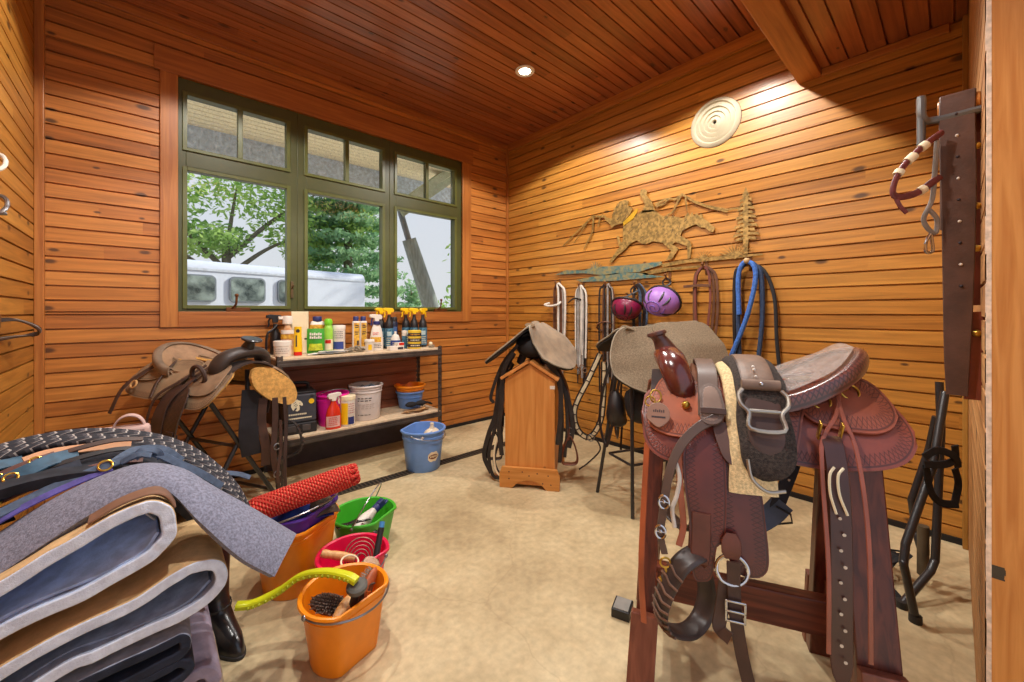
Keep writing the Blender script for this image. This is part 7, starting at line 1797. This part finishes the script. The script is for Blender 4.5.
# ---------------------------------------------------------------- metal silhouette on the right wall
m_bronze = mat('patinated bronze sheet', rgb(140, 110, 54), 0.5, metal=0.35, var=0.35, scale=40, c2=rgb(176, 138, 74))
m_patina = mat('blue green patina', rgb(84, 128, 128), 0.6, metal=0.2, var=0.3, scale=30, c2=rgb(150, 134, 84))
m_scarf = mat('golden patina', rgb(196, 150, 30), 0.5, metal=0.3, var=0.15)
ART = dict(
horse_body=[(2.119, 2.095), (2.11, 2.171), (2.008, 2.176), (1.925, 2.228), (1.814, 2.215), (1.723, 2.141), (1.621, 2.123), (1.537, 2.088), (1.50, 2.135), (1.485, 2.105), (1.465, 2.128), (1.45, 2.098), (1.425, 2.118), (1.41, 2.085), (1.39, 2.108), (1.378, 2.066), (1.327, 2.018), (1.283, 1.968), (1.298, 1.940), (1.325, 1.948), (1.365, 1.985), (1.40, 1.992), (1.435, 2.025), (1.51, 2.002), (1.544, 1.993), (1.565, 1.948), (1.489, 1.897), (1.469, 1.861), (1.48, 1.748), (1.503, 1.744), (1.507, 1.852), (1.607, 1.899), (1.635, 1.882), (1.579, 1.841), (1.635, 1.757), (1.694, 1.748), (1.643, 1.827), (1.723, 1.907), (1.814, 1.933), (1.877, 1.915), (1.925, 1.925), (1.974, 1.961), (2.041, 1.94), (2.11, 1.88), (2.181, 1.841), (2.244, 1.782), (2.272, 1.795), (2.181, 1.903), (2.16, 1.916), (2.19, 2.036), (2.163, 2.025), (2.145, 1.961), (2.119, 1.973)],
rider=[(1.942, 2.379), (1.934, 2.419), (1.893, 2.42), (1.869, 2.386), (1.877, 2.358), (1.822, 2.281), (1.791, 2.196), (1.925, 2.206), (1.893, 2.281), (1.909, 2.328)],
pack=[(2.217, 2.298), (2.163, 2.35), (2.11, 2.362), (2.059, 2.344), (2.067, 2.3), (2.016, 2.268), (2.041, 2.22), (2.128, 2.143), (2.199, 2.139), (2.244, 2.121), (2.272, 2.166), (2.319, 2.206), (2.338, 2.249), (2.291, 2.225), (2.244, 2.209)],
scarf=[(2.119, 2.149), (2.008, 2.229), (1.966, 2.258), (1.958, 2.234), (2.008, 2.168), (2.11, 2.117)],
ground_strip=[(1.738, 1.721), (1.579, 1.737), (1.377, 1.742), (1.193, 1.741), (0.949, 1.731), (0.949, 1.719), (1.135, 1.712), (1.314, 1.71), (1.51, 1.712), (1.723, 1.694)],
water_strip=[(2.988, 1.709), (2.825, 1.751), (2.586, 1.732), (2.444, 1.754), (2.128, 1.743), (1.942, 1.742), (1.738, 1.745), (1.723, 1.716), (1.846, 1.693), (1.942, 1.668), (2.128, 1.671), (2.309, 1.66), (2.586, 1.702), (2.825, 1.709)],
lower_strip=[(2.692, 1.638), (2.444, 1.661), (2.181, 1.675), (1.877, 1.656), (1.846, 1.635), (1.694, 1.608), (1.942, 1.606), (2.217, 1.602), (2.607, 1.613)],
middle_strip=[(1.942, 1.661), (1.723, 1.687), (1.403, 1.681), (1.397, 1.667), (1.635, 1.659), (1.877, 1.634)])
RIDGES = [[(1.791, 2.253), (1.723, 2.282), (1.664, 2.284), (1.607, 2.265)], [(1.551, 2.302), (1.593, 2.235), (1.635, 2.16), (1.723, 2.127)], [(1.621, 2.261), (1.551, 2.297), (1.443, 2.205), (1.314, 2.133), (1.193, 2.081)], [(1.443, 2.211), (1.365, 2.163), (1.193, 2.098), (1.09, 2.097)], [(2.319, 2.241), (2.474, 2.273), (2.649, 2.16), (2.87, 2.018)], [(2.504, 2.262), (2.714, 2.033)], [(2.464, 2.263), (2.474, 2.117), (2.586, 1.95)], [(2.347, 2.262), (2.382, 2.257), (2.405, 2.156)], [(1.523, 2.262), (1.51, 2.15)], [(1.784, 2.238), (1.723, 2.247), (1.664, 2.277)]]
AY, AZ = 1.9, 1.95
art = thing('metal_wall_art', 'large bronze and blue metal cutout of a horse and rider on the right wall', 'wall art', (R_ - 0.004, AY, AZ), -PI / 2)
TA = Matrix.Rotation(PI / 2, 4, 'X')                      # outline (x right, y up) onto the wall, raised toward the room
for k, pts in ART.items():
    a = M(); a.prism([(AY - y, z - AZ) for y, z in pts], 0.005, T=TR(0, -0.012 if k != 'scarf' else -0.0165, 0) @ TA)
    mo = a.build(k, m_scarf if k == 'scarf' else (m_patina if k in ('water_strip', 'lower_strip') else m_bronze), parent=art, smooth=False)
    if k in ('horse_body', 'pack'):                        # etched strokes of coat and gear
        rr = random.Random(3 if k == 'pack' else 5); cy, cz, ry, rz_ = (1.80, 2.03, 0.27, 0.085) if k == 'horse_body' else (2.15, 2.25, 0.10, 0.075)
        for _ in range(26 if k == 'horse_body' else 12):
            y, z = cy + rr.uniform(-1, 1) * ry, cz + rr.uniform(-1, 1) * rz_; d = rr.uniform(0.02, 0.045); q = rr.uniform(0.4, 1.3)
            a = M(); a.beam((AY - y, -0.0176, z - AZ), (AY - y + d * math.cos(q), -0.0176, z - AZ + d * math.sin(q)), 0.0045, 0.0012, up=(0, -1, 0))
            a.build('etched_pattern', mat('dark bronze etching', rgb(84, 62, 34), 0.6), parent=mo, smooth=False)
for k, ln in enumerate(RIDGES):
    a = M(); a.strap([(AY - y, -0.012, z - AZ) for y, z in ln], 0.020 if len(ln) > 2 else 0.012, 0.004, up=(0, -1, 0), scale=lambda t: 1.2 - 0.6 * t); a.build('ridge_line' if k not in (4, 5, 6, 7) else 'reed', m_bronze, parent=art, smooth=False)
def spikes(cy, cz, r, n, a0, a1, m, nm):
    P_ = []
    for i in range(n):
        q0, q1 = [math.radians(a0 + (a1 - a0) * (i + f) / n) for f in (0.0, 0.5)]
        P_ += [(0.3 * r * math.cos(q0), 0.25 * r * math.sin(q0)), (r * math.cos(q1), r * 0.8 * math.sin(q1))]
    P_ += [(0.3 * r * math.cos(math.radians(a1)), 0), (0, -0.02)]
    a = M(); a.prism([(AY - cy + x, cz - AZ + z) for x, z in P_], 0.005, T=TR(0, -0.014, 0) @ TA); a.build(nm, m, parent=art, smooth=False)
spikes(2.435, 1.729, 0.10, 9, 5, 175, m_patina, 'agave'); spikes(1.371, 1.731, 0.085, 9, 5, 175, m_bronze, 'agave'); spikes(1.135, 1.727, 0.14, 11, 10, 165, m_bronze, 'agave')
P_ = [(-0.012, 1.73)]; N_ = 11
for i in range(N_):
    z = 1.85 + 0.36 * i / N_; w_ = 0.085 * (1 - i / N_) ** 0.6 * (1.0 if i % 2 else 0.72) + 0.012
    P_ += [(-0.02, z), (-w_, z - 0.012), (-w_ * 0.9, z + 0.012), (-0.016, z + 0.02)]
P_ += [(0, 2.245)] + [(-x, z) for x, z in P_[::-1]]
a = M(); a.prism([(AY - 1.062 + x, z - AZ) for x, z in P_], 0.005, T=TR(0, -0.012, 0) @ TA); a.build('pine_tree', m_bronze, parent=art, smooth=False)

# ---------------------------------------------------------------- seven hooks and the tack on them
m_hook = mat('brown iron hook', rgb(120, 78, 44), 0.5, metal=0.4)
HK = [(2.92, 1.60), (2.60, 1.56), (2.28, 1.56), (1.965, 1.54), (1.665, 1.59), (1.355, 1.655), (1.035, 1.66)]
for k, (y, z) in enumerate(HK):
    o = thing('wall_hook', ['iron wall hook carrying the brown bridle, nearest the room corner', 'iron wall hook carrying the bundle of black and white reins', 'iron wall hook carrying the bridle with a ring', 'iron wall hook carrying the maroon helmet', 'iron wall hook carrying the purple helmet', 'iron wall hook carrying the brown looped reins', 'iron wall hook carrying the blue lead rope'][k], 'hook', (R_, y, z), -PI / 2, 'iron hooks under the metal cutout')
    a = M(); a.box(-0.012, 0.012, -0.007, 0.0, -0.05, 0.06); a.build('back_plate', m_hook, parent=o, bevel=0.002)
    a = M(); a.tube(cr([(0, -0.005, 0.0), (0, -0.05, -0.012), (0, -0.075, 0.0), (0, -0.082, 0.025)], 6), 0.007, 8); a.ball((0, -0.083, 0.030), 0.012, 10, 6); a.build('prong', m_hook, parent=o)
def tack(k, name, lab, cat, loops, extra=None):
    """straps looped over hook k; loop = (half width, drop, width, thickness, material, y offset)"""
    y, z = HK[k]
    o = thing(name, lab, cat, (R_, y, z), -PI / 2)
    for (hw, drop, w_, t, mm, dy, dx) in loops:
        pts = cr([(dx - hw * 0.9, dy, -drop), (dx - hw * 1.05, dy, -drop * 0.6), (dx - hw, dy, -0.09), (dx * 0.5 - hw * 0.55, dy, -0.015), (dx * 0.4, dy, 0.008), (dx * 0.5 + hw * 0.55, dy, -0.015), (dx + hw, dy, -0.09), (dx + hw * 1.1, dy, -drop * 0.55), (dx + hw * 0.7, dy, -drop * 1.04)], 6)
        a = M()
        if t > 0.009: a.tube(pts, t, 8)
        else: a.strap(pts, w_, t, up=(0, -1, 0.0))
        a.build('rope' if t > 0.009 else 'strap', mm, parent=o)
    return o
m_bb = mat('brown bridle leather', rgb(96, 60, 40), 0.5, var=0.25)
m_grey = mat('grey cotton rein', rgb(150, 144, 138), 0.8, var=0.25)
m_whit = mat('white cotton rein', rgb(212, 204, 192), 0.8, var=0.12)
o = tack(0, 'bridle', 'brown bridle with a white rope noseband on the hook nearest the room corner', 'bridle', [(0.035, 0.92, 0.020, 0.005, m_bb, -0.045, 0), (0.03, 1.0, 0.018, 0.010, m_grey, -0.05, 0.05), (0.055, 0.70, 0.018, 0.005, m_bb, -0.055, 0.01), (0.045, 0.68, 0.016, 0.012, m_whit, -0.06, 0.07)])
a = M(); a.tube(cr([(-0.10, -0.06, -0.20), (-0.14, -0.10, -0.22), (-0.05, -0.12, -0.235), (0.05, -0.10, -0.22), (0.06, -0.06, -0.19)], 6), 0.012, 8); a.build('noseband', m_whit, parent=o)
o = tack(1, 'rein_bundle', 'bundle of black and white reins and lead ropes on the second hook from the corner', 'reins', [(0.045, 0.95, 0.02, 0.005, m_bl, -0.045, 0), (0.03, 0.80, 0.02, 0.011, m_whit, -0.05, -0.03), (0.055, 1.00, 0.018, 0.005, m_bl, -0.06, 0.02), (0.03, 0.90, 0.02, 0.012, m_grey, -0.065, 0.01), (0.025, 0.70, 0.02, 0.010, m_whit, -0.07, 0.06), (0.05, 0.60, 0.02, 0.005, m_grey, -0.055, -0.01)])
a = M(); a.strap(cr([(-0.15, -0.07, -0.16), (-0.05, -0.09, -0.12), (0.05, -0.07, -0.14)], 6), 0.018, 0.004, up=(0, -1, 0)); a.build('noseband', m_bl, parent=o)
for k in range(4):
    a = M(); a.ring((-0.04 + 0.04 * k, -0.08, -0.82 - 0.03 * (k % 2)), 0.022, 0.004, axis=(0.3, -1, 0.2)); a.build('bit_ring', m_chrome, parent=o)
o = tack(2, 'bridle', 'brown bridle with a round bit ring on the third hook from the corner', 'bridle', [(0.045, 0.86, 0.022, 0.005, m_bl, -0.045, 0), (0.06, 0.72, 0.018, 0.005, m_bb, -0.055, 0.02), (0.03, 1.05, 0.02, 0.005, m_bl, -0.06, -0.05), (0.03, 0.95, 0.018, 0.010, m_grey, -0.05, 0.04)])
a = M(); a.tube([(-0.02 + 0.085 * math.cos(t), -0.06 - 0.035 * math.sin(t), -0.40 + 0.045 * math.sin(t + 0.4)) for t in [2 * PI * i / 24 for i in range(24)]], 0.009, 8, closed=True); a.build('noseband', m_bb, parent=o)
def helmet(k, name, lab, r, m_shell, dx, dz, yaw, roll, brim):
    y, z = HK[k]
    o = thing(name, lab, 'helmet', (R_, y, z), -PI / 2)
    c = V((dx, -0.155, dz)); Rm = Matrix.Rotation(roll, 3, 'Y') @ Matrix.Rotation(yaw, 3, 'X')
    a = M()
    nu, nv = 14, 28; vs = []; fs = []
    for i in range(nu + 1):
        th = PI * 0.56 * i / nu
        for j in range(nv):
            q = 2 * PI * j / nv; vs.append(c + Rm @ V((r * 1.02 * math.sin(th) * math.cos(q), r * 0.86 * math.sin(th) * math.sin(q), r * 0.95 * math.cos(th))))
    for i in range(nu):
        for j in range(nv): fs.append((i * nv + j, (i + 1) * nv + j, (i + 1) * nv + (j + 1) % nv, i * nv + (j + 1) % nv))
    fs.append(tuple(nu * nv + j for j in range(nv)))
    a.add(vs, fs); a.build('shell', m_shell, parent=o)
    pt = lambda th, q, s_=1.012: c + Rm @ V((r * 1.02 * s_ * math.sin(th) * math.cos(q), r * 0.86 * s_ * math.sin(th) * math.sin(q), r * 0.95 * s_ * math.cos(th)))
    for t0, q0, t1, q1 in ((0.5, 0.4, 1.2, 0.7), (0.5, 1.0, 1.25, 1.2), (0.5, 2.2, 1.25, 1.95), (0.5, 2.8, 1.2, 2.5), (0.5, 4.0, 1.2, 3.8), (0.5, 5.4, 1.2, 5.6)):
        a = M(); a.tube([pt(t0 + (t1 - t0) * i / 8, q0 + (q1 - q0) * (i / 8) ** 1.5) for i in range(9)], 0.0075, 6, scale=lambda t: 0.3 + math.sin(PI * t)); a.build('vent', m_bl, parent=o)
    a = M(); a.tube([pt(0.07 + 0.022 * i, 0.5 * i) for i in range(26)], 0.0042, 6); a.build('spiral', mat(name + ' swirl', brim, 0.4), parent=o)
    a = M(); a.tube([pt(PI * 0.55, 2 * PI * j / 28, 1.02) for j in range(28)], 0.011, 8, closed=True); a.build('rim_band', m_bl, parent=o)
    for s in (-1, 1):
        a = M(); a.strap(cr([pt(PI * 0.54, PI / 2 + s * 1.15), V((dx * 0.4 + s * 0.03, -0.07, -0.05)), V((0, -0.07, 0.006))], 6), 0.016, 0.004, up=(0, -1, 0)); a.build('chin_strap', m_bl, parent=o)
    return o
h1 = helmet(3, 'maroon_helmet', 'maroon riding helmet with black rim hanging upside down from its straps', 0.135, mat('maroon shell', rgb(120, 20, 58), 0.35, var=0.3, scale=12), -0.03, -0.19, PI - 0.55, 0.0, rgb(60, 14, 34))
h2 = helmet(4, 'purple_helmet', 'lilac purple riding helmet with a spiral on its crown hanging from its straps', 0.148, mat('lilac shell', rgb(160, 112, 190), 0.4, var=0.08), 0.005, -0.20, PI - 1.15, 0.15, rgb(110, 84, 170))
tack(3, 'rein_bundle', 'black straps hanging behind the maroon helmet', 'reins', [(0.05, 0.50, 0.03, 0.005, m_bl, -0.035, 0.02), (0.03, 0.46, 0.03, 0.005, m_bluehal, -0.03, 0.06)])
o = tack(5, 'rein_bundle', 'brown leather reins looped over the hook right of the purple helmet', 'reins', [(0.065, 0.56, 0.022, 0.006, m_bb, -0.045, 0), (0.085, 0.66, 0.022, 0.006, m_bb, -0.055, 0.01), (0.055, 0.48, 0.020, 0.006, mat('red brown rein', rgb(112, 58, 48), 0.5), -0.06, -0.01)])
a = M(); a.strap([(-0.16, -0.07, -0.145), (-0.02, -0.075, -0.140), (0.06, -0.07, -0.148)], 0.022, 0.005, up=(0, -1, 0)); a.build('cross_strap', m_bb, parent=o)
m_lead = mat('blue lead rope', rgb(62, 108, 186), 0.75, var=0.25, scale=60)
m_lead2 = mat('dark blue lead rope', rgb(44, 62, 92), 0.75, var=0.3, scale=60)
o = tack(6, 'lead_rope', 'thick blue lead rope with dark straps looped over the rightmost hook', 'rope', [(0.075, 0.72, 0.03, 0.016, m_lead2, -0.05, 0.01), (0.085, 0.80, 0.03, 0.0135, m_bl, -0.04, -0.01)])
a = M(); a.tube(cr([(-0.055, -0.075, -0.38), (-0.06, -0.075, -0.10), (-0.02, -0.075, 0.01), (0.045, -0.08, -0.02), (0.055, -0.08, -0.14), (0.0, -0.085, -0.40), (-0.10, -0.085, -0.68), (-0.13, -0.08, -0.80)], 7), 0.017, 8); a.build('rope', m_lead, parent=o)
a = M(); a.tube(cr([(0.0, -0.04, 0.01), (0.10, -0.04, -0.06), (0.165, -0.04, -0.25), (0.18, -0.04, -0.55), (0.20, -0.04, -0.80)], 7), 0.013, 8); a.build('rope', mat('black rope', rgb(34, 34, 38), 0.8), parent=o)
a = M(); a.ball((0, -0.085, 0.02), 0.022, 12, 8); a.build('knot', mat('rope knot', rgb(190, 160, 116), 0.8), parent=o)

# ---------------------------------------------------------------- right edge: peg with straps on the doorway wall
pg = thing('bridle_peg', 'round wooden peg with a steel prong on the doorway wall', 'peg', (1.763, F_, 1.90))
a = M(); a.tube([(0, 0, 0), (0, 0.085, 0.0)], 0.030, 14); a.build('peg', m_jamb, parent=pg, bevel=0.003)
a = M(); a.tube(cr([(-0.03, 0.0, -0.03), (-0.03, 0.09, -0.03), (-0.045, 0.115, -0.02), (-0.045, 0.118, 0.04)], 6), 0.011, 8); a.tube([(-0.045, 0.118, 0.045), (-0.045, 0.118, -0.115)], 0.010, 10); a.build('steel_prong', mat('grey steel prong', rgb(112, 112, 112), 0.4, metal=0.7), parent=pg)
m_cin = mat('umber cinch leather', rgb(84, 56, 44), 0.55, var=0.22, scale=16, bump=0.2)
ck_ = thing('back_cinch', 'wide umber leather cinch with punched holes hanging over the wooden peg at the right', 'cinch', (1.763, F_, 1.90))
def band(par, nm, pts, w_, mm, t=0.007, scale=None):
    a = M(); a.strap(cr(pts, 7), w_, t, scale=scale, up=lambda i, p, tt: V((-1, 0, 0)) if abs(tt.z) > 0.5 else V((0, 0, 1))); return a.build(nm, mm, parent=par)
fb_ = band(ck_, 'front_strap', [(0.035, 0.045, -0.35), (0.034, 0.045, -0.05), (0.026, 0.045, 0.026), (0.0, 0.045, 0.036), (-0.026, 0.045, 0.026), (-0.034, 0.046, -0.05), (-0.036, 0.043, -0.30), (-0.034, 0.044, -0.55), (-0.036, 0.046, -0.72), (-0.034, 0.046, -0.84)], 0.072, m_cin, scale=lambda t: 1.0 if t < 0.62 else 1.0 - 1.05 * (t - 0.62))
for k in range(9):
    a = M(); a.ball((-0.0385, 0.047 - 0.0012 * k, -0.03 - 0.062 * k), 0.0042, 8, 5); a.build('punched_hole', m_pw if k % 2 else m_ink, parent=fb_)
band(ck_, 'narrow_strap', [(0.030, 0.012, -0.02), (0.034, 0.004, -0.18), (0.030, 0.010, -0.40), (0.034, 0.004, -0.58)], 0.024, mat('ruddy strap', rgb(122, 58, 42), 0.45, var=0.2))
band(ck_, 'hanging_end', [(-0.02, 0.02, -0.60), (-0.016, 0.012, -0.72), (-0.018, 0.008, -0.85)], 0.050, mat('ruddy strap', (0, 0, 0)))
for z in (-0.13, -0.30, -0.42, -0.66):
    a = M(); a.ball((-0.026, 0.008, z), 0.010, 10, 6); a.build('conch', m_brass, parent=ck_)
hb = thing('bridle', 'maroon bridle with white-banded browband curving left from the wooden peg', 'bridle', (1.763, F_, 1.90))
a = M(); a.tube(cr([(-0.06, 0.075, -0.08), (-0.09, 0.115, -0.12), (-0.125, 0.155, -0.18), (-0.140, 0.172, -0.235), (-0.130, 0.165, -0.262), (-0.09, 0.125, -0.25), (-0.05, 0.08, -0.205)], 7), 0.010, 10, flat=0.7); a.build('noseband', mat('maroon braided leather', rgb(112, 50, 48), 0.5, var=0.3, scale=60), parent=hb)
for p_, q_ in (((-0.083, 0.106, -0.111), (-0.092, 0.117, -0.123)), ((-0.103, 0.130, -0.142), (-0.115, 0.144, -0.160)), ((-0.127, 0.158, -0.185), (-0.132, 0.163, -0.197)), ((-0.085, 0.120, -0.247), (-0.076, 0.110, -0.238))):
    a = M(); a.tube([p_, q_], 0.0125, 10); a.build('white_band', m_cream, parent=hb)
a = M(); a.strap(cr([(-0.138, 0.170, -0.25), (-0.130, 0.160, -0.285), (-0.115, 0.145, -0.31)], 5), 0.012, 0.004, up=(-1, -0.5, 0)); a.build('loose_tie', mat('maroon braided leather', (0, 0, 0)), parent=hb)
a = M(); a.tube(cr([(-0.055, 0.085, -0.10), (-0.056, 0.09, -0.20), (-0.058, 0.095, -0.27), (-0.07, 0.112, -0.33), (-0.055, 0.09, -0.37), (-0.048, 0.085, -0.33), (-0.062, 0.10, -0.30)], 6), 0.006, 8); a.build('lead_cord', m_grey, parent=hb)
a = M(); a.tube(cr([(-0.06, 0.098, -0.37), (-0.07, 0.108, -0.40), (-0.068, 0.106, -0.425), (-0.055, 0.094, -0.42), (-0.057, 0.096, -0.385)], 5, closed=True), 0.0042, 8, closed=True); a.build('snap_hook', m_chrome, parent=hb)
# black tubular folding rack leaning by the doorway wall
br = thing('folded_saddle_rack', 'folded black tubular saddle rack leaning in the right corner by the doorway', 'saddle rack', (0, 0, 0))
for pts in ([(2.712, 0.03, 0.933), (2.577, 0.065, 0.623), (2.403, 0.142, 0.307), (2.369, 0.146, 0.236), (2.385, 0.111, 0.012)], [(2.801, 0.05, 0.966), (2.778, 0.044, 0.747), (2.685, 0.061, 0.159), (2.640, 0.075, 0.120), (2.46, 0.157, 0.012)], [(2.790, 0.06, 0.80), (2.808, 0.084, 0.635), (2.774, 0.142, 0.379), (2.788, 0.129, 0.222), (2.74, 0.10, 0.13)]):
    dense = [];
    for p_, q_ in zip(pts, pts[1:]): dense += [V(p_).lerp(V(q_), t) for t in (0.0, 0.15, 0.85)]
    a = M(); a.tube(cr(dense + [pts[-1]], 4), 0.0155, 10); a.build('tube', m_tube, parent=br)
a = M(); a.tube([(2.715, 0.101, 0.29), (2.715, 0.101, 0.06)], 0.022, 12); a.build('sleeve', mat('olive steel sleeve', rgb(96, 84, 66), 0.5, metal=0.4), parent=br)
for p_ in ((2.385, 0.111, 0.0), (2.46, 0.157, 0.0)):
    a = M(); a.tube([p_, (p_[0], p_[1], 0.03)], 0.022, 10); a.build('foot_cap', m_rub, parent=br)
o = thing('strap_bundle', 'black nylon strap knotted round the folded rack', 'strap', (0, 0, 0))
for pts in ([(2.50, 0.09, 0.67), (2.54, 0.05, 0.70), (2.60, 0.0, 0.67), (2.62, -0.01, 0.62)], [(2.49, 0.09, 0.64), (2.56, 0.03, 0.64), (2.61, 0.0, 0.66), (2.60, 0.0, 0.72)], [(2.50, 0.085, 0.64), (2.52, 0.07, 0.52), (2.56, 0.04, 0.47), (2.62, -0.01, 0.46)], [(2.60, 0.0, 0.62), (2.625, -0.01, 0.55), (2.61, 0.0, 0.47)]):
    a = M(); a.strap(cr(pts, 6), 0.032, 0.006, up=(-0.7, -0.7, 0.2)); a.build('strap', m_blkcloth, parent=o)
o = thing('strap_bundle', 'black straps lying on the concrete behind the saddle rack post', 'straps', (2.75, 0.22, 0))
for k in range(4):
    a = M(); a.strap(cr([(-0.25 + 0.05 * k, -0.06 + 0.05 * k, 0.01), (-0.05, 0.08 - 0.05 * k, 0.05 + 0.03 * k), (0.12, 0.02 + 0.03 * k, 0.03), (0.22, -0.05 + 0.04 * k, 0.01)], 7), 0.034, 0.006, up=(0, -0.3, 1)); a.build('strap', m_blkcloth, parent=o)
# ---------------------------------------------------------------- left wall, cut by the picture edge
for k, (y, z, lab) in enumerate(((2.77, 1.955, 'white rope loop on the left wall, cut by the picture edge'), (2.80, 1.78, 'grey steel bracket ring on the left wall below the white loop'))):
    o = thing('wall_ring', lab, 'ring', (L_, y, z))
    a = M(); a.box(0.0, 0.008, -0.02, 0.02, -0.03, 0.03); a.build('back_plate', m_wire, parent=o, bevel=0.002)
    a = M(); a.tube([(0.025 + 0.03 * math.cos(t), 0.035 * math.sin(t), 0.045 * math.sin(t) - 0.01) for t in [2 * PI * i / 24 for i in range(24)]], 0.008, 8, closed=True); a.build('ring', m_whit if k == 0 else m_wire, parent=o)
    if k: a = M(); a.tube([(0.0, 0.0, -0.055), (0.05, 0.02, -0.045)], 0.008, 8); a.build('arm', m_wire, parent=o)
o = thing('noseband_loop', 'dark leather noseband with pale edge sticking out from the left wall', 'noseband', (L_, 2.95, 1.21))
lp = cr([(0.0, -0.10, 0.05), (0.06, -0.06, 0.055), (0.10, 0.10, 0.02), (0.10, 0.22, -0.015), (0.06, 0.24, -0.03), (0.03, 0.10, -0.03), (0.0, -0.06, -0.035)], 8)
a = M(); a.strap(lp, 0.030, 0.006, up=lambda i, p, t: V((p.x - 0.045, 0.35 * (p.y - 0.07), 1.6 * (p.z - 0.01)))); a.build('band', m_bl, parent=o)
a = M(); a.tube([p + V((0.0, 0.012, 0.0)) for p in lp], 0.005, 6); a.build('pale_edge', m_grey, parent=o)
a = M(); a.box(0, 0.03, -0.14, -0.10, 0.02, 0.08); a.build('peg', m_hook, parent=o, bevel=0.003)
